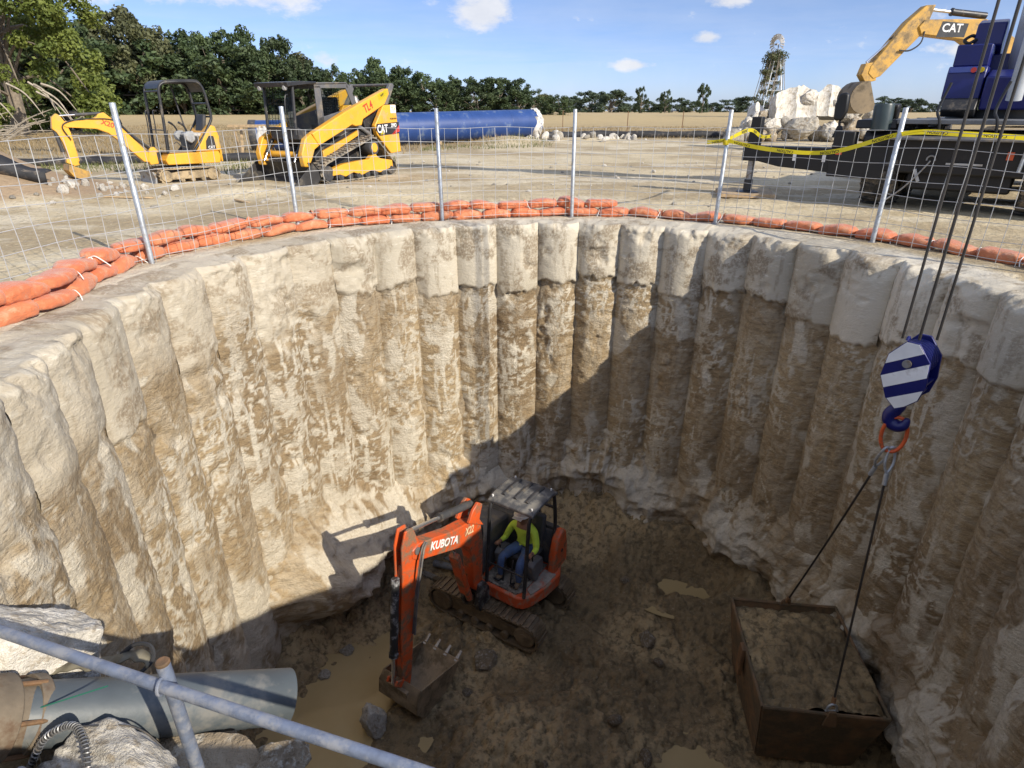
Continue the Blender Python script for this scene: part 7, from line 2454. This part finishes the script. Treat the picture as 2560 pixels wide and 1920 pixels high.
# silhouette of the wood: (x at Y=100, height above eye)
LINE = [(-74, 13.5), (-68, 12.5), (-63, 12.5), (-58, 13.2), (-53, 11.2), (-48, 10.8), (-44, 10.6), (-41, 10.9), (-37.5, 8.9), (-34.5, 9.7), (-31.5, 7.2), (-27.5, 6.4), (-24, 5.6), (-20.2, 7.1), (-16.5, 6.0), (-13, 5.4), (-10, 4.9), (-7, 4.6), (-4.5, 4.5), (-1.8, 4.6), (0.8, 4.5), (3.2, 3.2)]
for i, (x, hh_) in enumerate(LINE):
    y = 100 + rt.uniform(-3, 3)
    k = y / 100.0
    g_ = float(gz(x * k, y))
    h = (hh_ + 1.6 - g_) * k * 1.03
    lm = LEAF_OLIVE if i in (1, 3, 4) else LEAF_OAK
    pl_ = ('behind the small yellow excavator' if x < -38 else 'behind the track loader' if x < -17 else 'behind the blue pipe')
    plant_tree('oak_tree', '%s tree, %s from left in the front row of the wood' % ('olive green' if lm is LEAF_OLIVE else 'dark green', ORD[i]), i, (x * k, y, g_ - 0.2), h, max(0.62, 5.0 / h) * rt.uniform(0.95, 1.15) if h < 9 else rt.uniform(0.72, 0.9), rt.uniform(0, 6), lm, 'trees of the wood behind the field')
for i in range(30):
    x = -84 + i * 3.15
    hh_ = np.interp(x, [p[0] for p in LINE], [p[1] for p in LINE]) * rt.uniform(0.55, 0.82)
    y = 96 + rt.uniform(0, 3) if i % 2 else 108 + rt.uniform(0, 5)
    k = y / 100
    g_ = float(gz(x * k, y))
    h = max(3.2, (hh_ + 1.0) * k)
    plant_tree('understorey_tree', 'low leafy tree filling the wood behind the field, %s counting from the left' % ORD[i], i + 2, (x * k, y, g_ - 1.1), h * 1.15, rt.uniform(1.2, 1.5), rt.uniform(0, 6), LEAF_OAK if i % 4 else LEAF_OLIVE, 'understorey trees in the wood')
# isolated and distant trees to the right
for i, (px_, d, h, lb) in enumerate(((1338, 170, 6.2, 'lone dark tree at left of the three standing far out on the pasture'), (1382, 170, 5.2, 'slim middle tree of the three far out on the pasture'), (1449, 170, 6.6, 'right-hand tree of the three far out on the pasture'), (1920, 60, 3.6, 'rounded green tree behind the hanging excavator bucket'))):
    x = (px_ - 1106) / 1300.0 * d * 1.09
    plant_tree('lone_tree', lb, i + 1, (x, d, float(gz(x, d)) - 0.2), h + 0.4, 0.55 if i < 3 else 0.9, i, LEAF_OAK if i < 3 else LEAF_FAR, 'lone trees on the pasture')
for i in range(30):
    px_ = 1175 + i * 36
    d = 300 + 60 * math.sin(i * 1.7)
    x = (px_ - 1106) / 1300.0 * d * 1.09
    h = 4.2 + 2.2 * abs(math.sin(i * 2.3)) + (2.5 if i < 4 else 0)
    plant_tree('distant_tree', 'small tree in the far hedge line on the horizon, %s from its left end' % ORD[i], i, (x, d, float(gz(x, d)) - 2.6), h + 2.0, 1.9, i * 1.3, LEAF_FAR, 'distant trees along the horizon')

# big tree at the left edge
rs = random.Random(8)
C_, Rc = [], []
tbm = MB()
TX, TY = -34.6, 46.0
TH = 13.5
tbm.tube(smoothpath([(0, 0, -0.3), (0.2, 0.1, 3.5), (-0.2, 0, 7.5), (0.1, 0, 11)], 5), [0.55 - 0.03 * i for i in range(16)], 9)
for k in range(120):
    a = rs.uniform(0, 6.283)
    t = rs.random()
    z = 1.0 + 12.0 * t
    env = math.sqrt(max(0.03, 1 - ((t - 0.34) / 0.72) ** 2))
    r_ = 6.6 * env * (0.30 + 0.70 * rs.random() ** 0.45)
    c = (r_ * math.cos(a), r_ * math.sin(a), z - 0.12 * r_)
    C_.append(c)
    Rc.append(rs.uniform(0.55, 1.25))
    if k % 3 == 0:
        z0 = rs.uniform(2.0, 7)
        tbm.tube(smoothpath([(0, 0, z0), (c[0] * 0.5, c[1] * 0.5, max(z0, c[2]) + 0.5), c], 4), [0.12, 0.11, 0.10, 0.09, 0.08, 0.06, 0.05, 0.04, 0.02], 5)
bt = thing('broad_tree', 'large yellow-green leafy tree at the left edge of the picture', 'tree', (TX, TY, float(gz(TX, TY))))
tbm.build('trunk', bark, bt)
cme = leaf_cloud('crown', C_, Rc, 42000, 0.15, 5)
cme.materials.append(LEAF_ELM)
o = bpy.data.objects.new('crown', cme)
COL.objects.link(o)
o.parent = bt
# bare hanging and fallen branches beneath it
bb = thing('dead_branches', 'bare grey fallen branches below the large tree at left', 'branches', (-27.5, 36.0, float(gz(-27.5, 36.0))))
for k in range(26):
    x0 = rs.uniform(-4.5, 2.6)
    z0 = rs.uniform(0.1, 0.5)
    L = rs.uniform(1.2, 3.4)
    a = rs.uniform(-0.6, 0.6) + (math.pi if rs.random() < 0.4 else 0)
    e = rs.uniform(-0.05, 0.45)
    p0 = Vector((x0, rs.uniform(-1.6, 1.6), z0))
    d = Vector((math.cos(a) * math.cos(e), math.sin(a) * 0.4, math.sin(e)))
    pts = [p0, p0 + d * L * 0.5 + Vector((0, 0, 0.15)), p0 + d * L]
    m = MB().tube(smoothpath(pts, 4), [0.055, 0.05, 0.045, 0.04, 0.035, 0.03, 0.025, 0.02, 0.012], 5)
    for j in range(3):
        b0 = p0 + d * L * (0.4 + 0.2 * j)
        m.tube([b0, b0 + Vector((rs.uniform(-0.5, 0.5), rs.uniform(-0.3, 0.3), rs.uniform(-0.2, 0.5)))], [0.025, 0.008], 4)
    m.build('branch', deadwood, bb)
for k in range(10):
    p0 = Vector((rs.uniform(-3.5, 2.0), rs.uniform(0, 3), rs.uniform(2.4, 3.6)))
    p1 = p0 + Vector((rs.uniform(0.4, 2.0), rs.uniform(-0.5, 0.5), -rs.uniform(1.2, 2.6)))
    MB().tube(smoothpath([p0, (p0 + p1) / 2 + Vector((0.1, 0, 0.3)), p1], 4), [0.07, 0.065, 0.06, 0.05, 0.045, 0.04, 0.03, 0.02, 0.012], 5).build('hanging_branch', deadwood, bb)

# vine on the windmill
C_, Rc = [], []
for k in range(120):
    t = rs.random() ** 0.7
    z = HT * (0.15 + 0.82 * t)
    w = 1.15 + 0.2 * math.sin(k) - 0.15 * t
    C_.append((rs.uniform(-w, w) - 0.1, rs.uniform(-w, w) * 0.8, z))
    Rc.append(0.24 + 0.36 * t ** 2)
for k in range(14):
    C_.append((rs.uniform(-1.9, -0.9), rs.uniform(-0.6, 0.6), HT * rs.uniform(0.2, 0.45)))
    Rc.append(0.22)
vme = leaf_cloud('vine_leaves', C_, Rc, 4600, 0.11, 9)
vme.materials.append(LEAF_VINE)
vi = bpy.data.objects.new('climbing_vine', vme)
vi.location = wm.location
COL.objects.link(vi)
tag(vi, 'climbing vine hanging from the windmill tower', 'vine')
vs2 = MB()
for k in range(26):
    x, y = rs.uniform(-1.5, 1.2), rs.uniform(-1, 1)
    vs2.tube(smoothpath([(x * 0.7, y, HT * 0.95), (x + rs.uniform(-0.2, 0.2), y, HT * 0.6), (x * 1.2 + rs.uniform(-0.4, 0.3), y, HT * rs.uniform(0.1, 0.35))], 4), 0.035, 4)
vs2.build('vine_stems', deadwood, vi)

# ---- weeds and dry grass
def blades(name, n, area, hgt, w, seed, mat, label, dens=None):
    rg_ = np.random.default_rng(seed)
    x = rg_.uniform(area[0], area[1], n)
    y = rg_.uniform(area[2], area[3], n)
    if dens is not None:
        keep = dens(x, y) > rg_.random(n)
        x, y = x[keep], y[keep]
    n = len(x)
    z = gz(x, y)
    a = rg_.uniform(0, 2 * math.pi, n)
    h = hgt * rg_.uniform(0.4, 1.3, n)
    ww = w * rg_.uniform(0.6, 1.3, n)
    lx, ly = rg_.normal(0, 0.35, n) * h, rg_.normal(0, 0.35, n) * h
    P = np.stack([np.stack([x - np.cos(a) * ww, y - np.sin(a) * ww, z - 0.02], -1), np.stack([x + np.cos(a) * ww, y + np.sin(a) * ww, z - 0.02], -1), np.stack([x + lx, y + ly, z + h], -1)], 1)
    me = np_mesh(name, P.reshape(-1, 3), np.arange(3 * n, dtype=np.int32).reshape(-1, 3))
    me.materials.append(mat)
    o = bpy.data.objects.new(name, me)
    COL.objects.link(o)
    return tag(o, label, 'grass', kind='stuff')


GRG = leaf_mat('green_weeds', (0.10, 0.115, 0.035), (0.20, 0.20, 0.075), 0.3)
GRD = leaf_mat('dry_grass', (0.26, 0.185, 0.085), (0.42, 0.315, 0.165), 0.3)


def d_green(x, y):
    c = 0.5 + 0.9 * fbm(x * 0.5, y * 0.5, 0 * x, 3, 801)
    return np.clip(c, 0, 1) * np.where(x < -4, sstep(17.6, 18.6, y + 0.2 * (x + 10)) * sstep(23.5, 21.5, y), sstep(27.5, 28.5, y - 0.62 * (x + 4)) * sstep(33, 31, y - 0.62 * (x + 4)))


blades('green_weeds', 26000, (-16, 2, 15, 37), 0.16, 0.018, 3, GRG, 'patchy green weeds by the silt sock and the blue pipe', d_green)


def d_dry(x, y):
    return np.clip(0.55 + 0.7 * fbm(x * 0.25, y * 0.25, 0 * x, 3, 811), 0, 1) * sstep(22, 26, y - 17 * sstep(-7, 4, x))


blades('dry_grass', 60000, (-34, 26, 22, 62), 0.16, 0.03, 4, GRD, 'short dry golden grass covering the pasture', d_dry)

# ---- wire fence posts out on the pasture
for i, (px_, d) in enumerate(((1320, 48), (1422, 48), (1508, 48), (1562, 50), (1598, 50), (1200, 52))):
    x = (px_ - 1106) / 1300.0 * d * 1.07
    o = MB().box((0, 0, 0.8), (0.05, 0.05, 1.6)).build('field_post', rust)
    o.location = (x, d, float(gz(x, d)))
    tag(o, '%s dark steel stake in the pasture right of the blue pipe' % ('leftmost', 'third', 'fourth', 'fifth', 'rightmost', 'second')[(1, 2, 3, 4, 5, 0)[i] if False else (5, 1, 2, 3, 4, 0)[i]], 'stake', 'stakes on the pasture')
stk2 = thing('marker_stake', 'orange topped marker stake on the dirt mound at left', 'stake', (-12.4, 15.2, float(gz(-12.4, 15.2))))
MB().box((0, 0, 0.28), (0.04, 0.02, 0.6)).build('stake', wood, stk2)
MB().box((0, 0, 0.60), (0.13, 0.03, 0.06)).build('orange_flag', orangel, stk2)

# ---- parked car far under the trees and a pylon on the horizon
pc = thing('parked_car', 'dark parked car under the trees behind the small yellow excavator', 'car', (-33.5, 52, float(gz(-33.5, 52))), 0.2)
MB().prof([(-2.0, 0.35), (-2.05, 0.85), (-1.5, 0.95), (-0.9, 1.42), (0.5, 1.45), (1.1, 0.98), (2.0, 0.85), (2.1, 0.4)], -0.85, 0.85).build('body', cranebk, pc, bevel=0.06)
for x in (-1.3, 1.35):
    for y in (-0.86, 0.86):
        MB().lathe([(0.0, -0.1), (0.32, -0.1), (0.32, 0.1), (0.0, 0.1)], (x, y, 0.32), (0, 1, 0), 16).build('wheel', rubber, pc)
MB().prof([(-1.3, 1.0), (-0.85, 1.36), (0.42, 1.39), (0.95, 1.0)], -0.865, 0.865).build('side_window', dkgrey, pc)
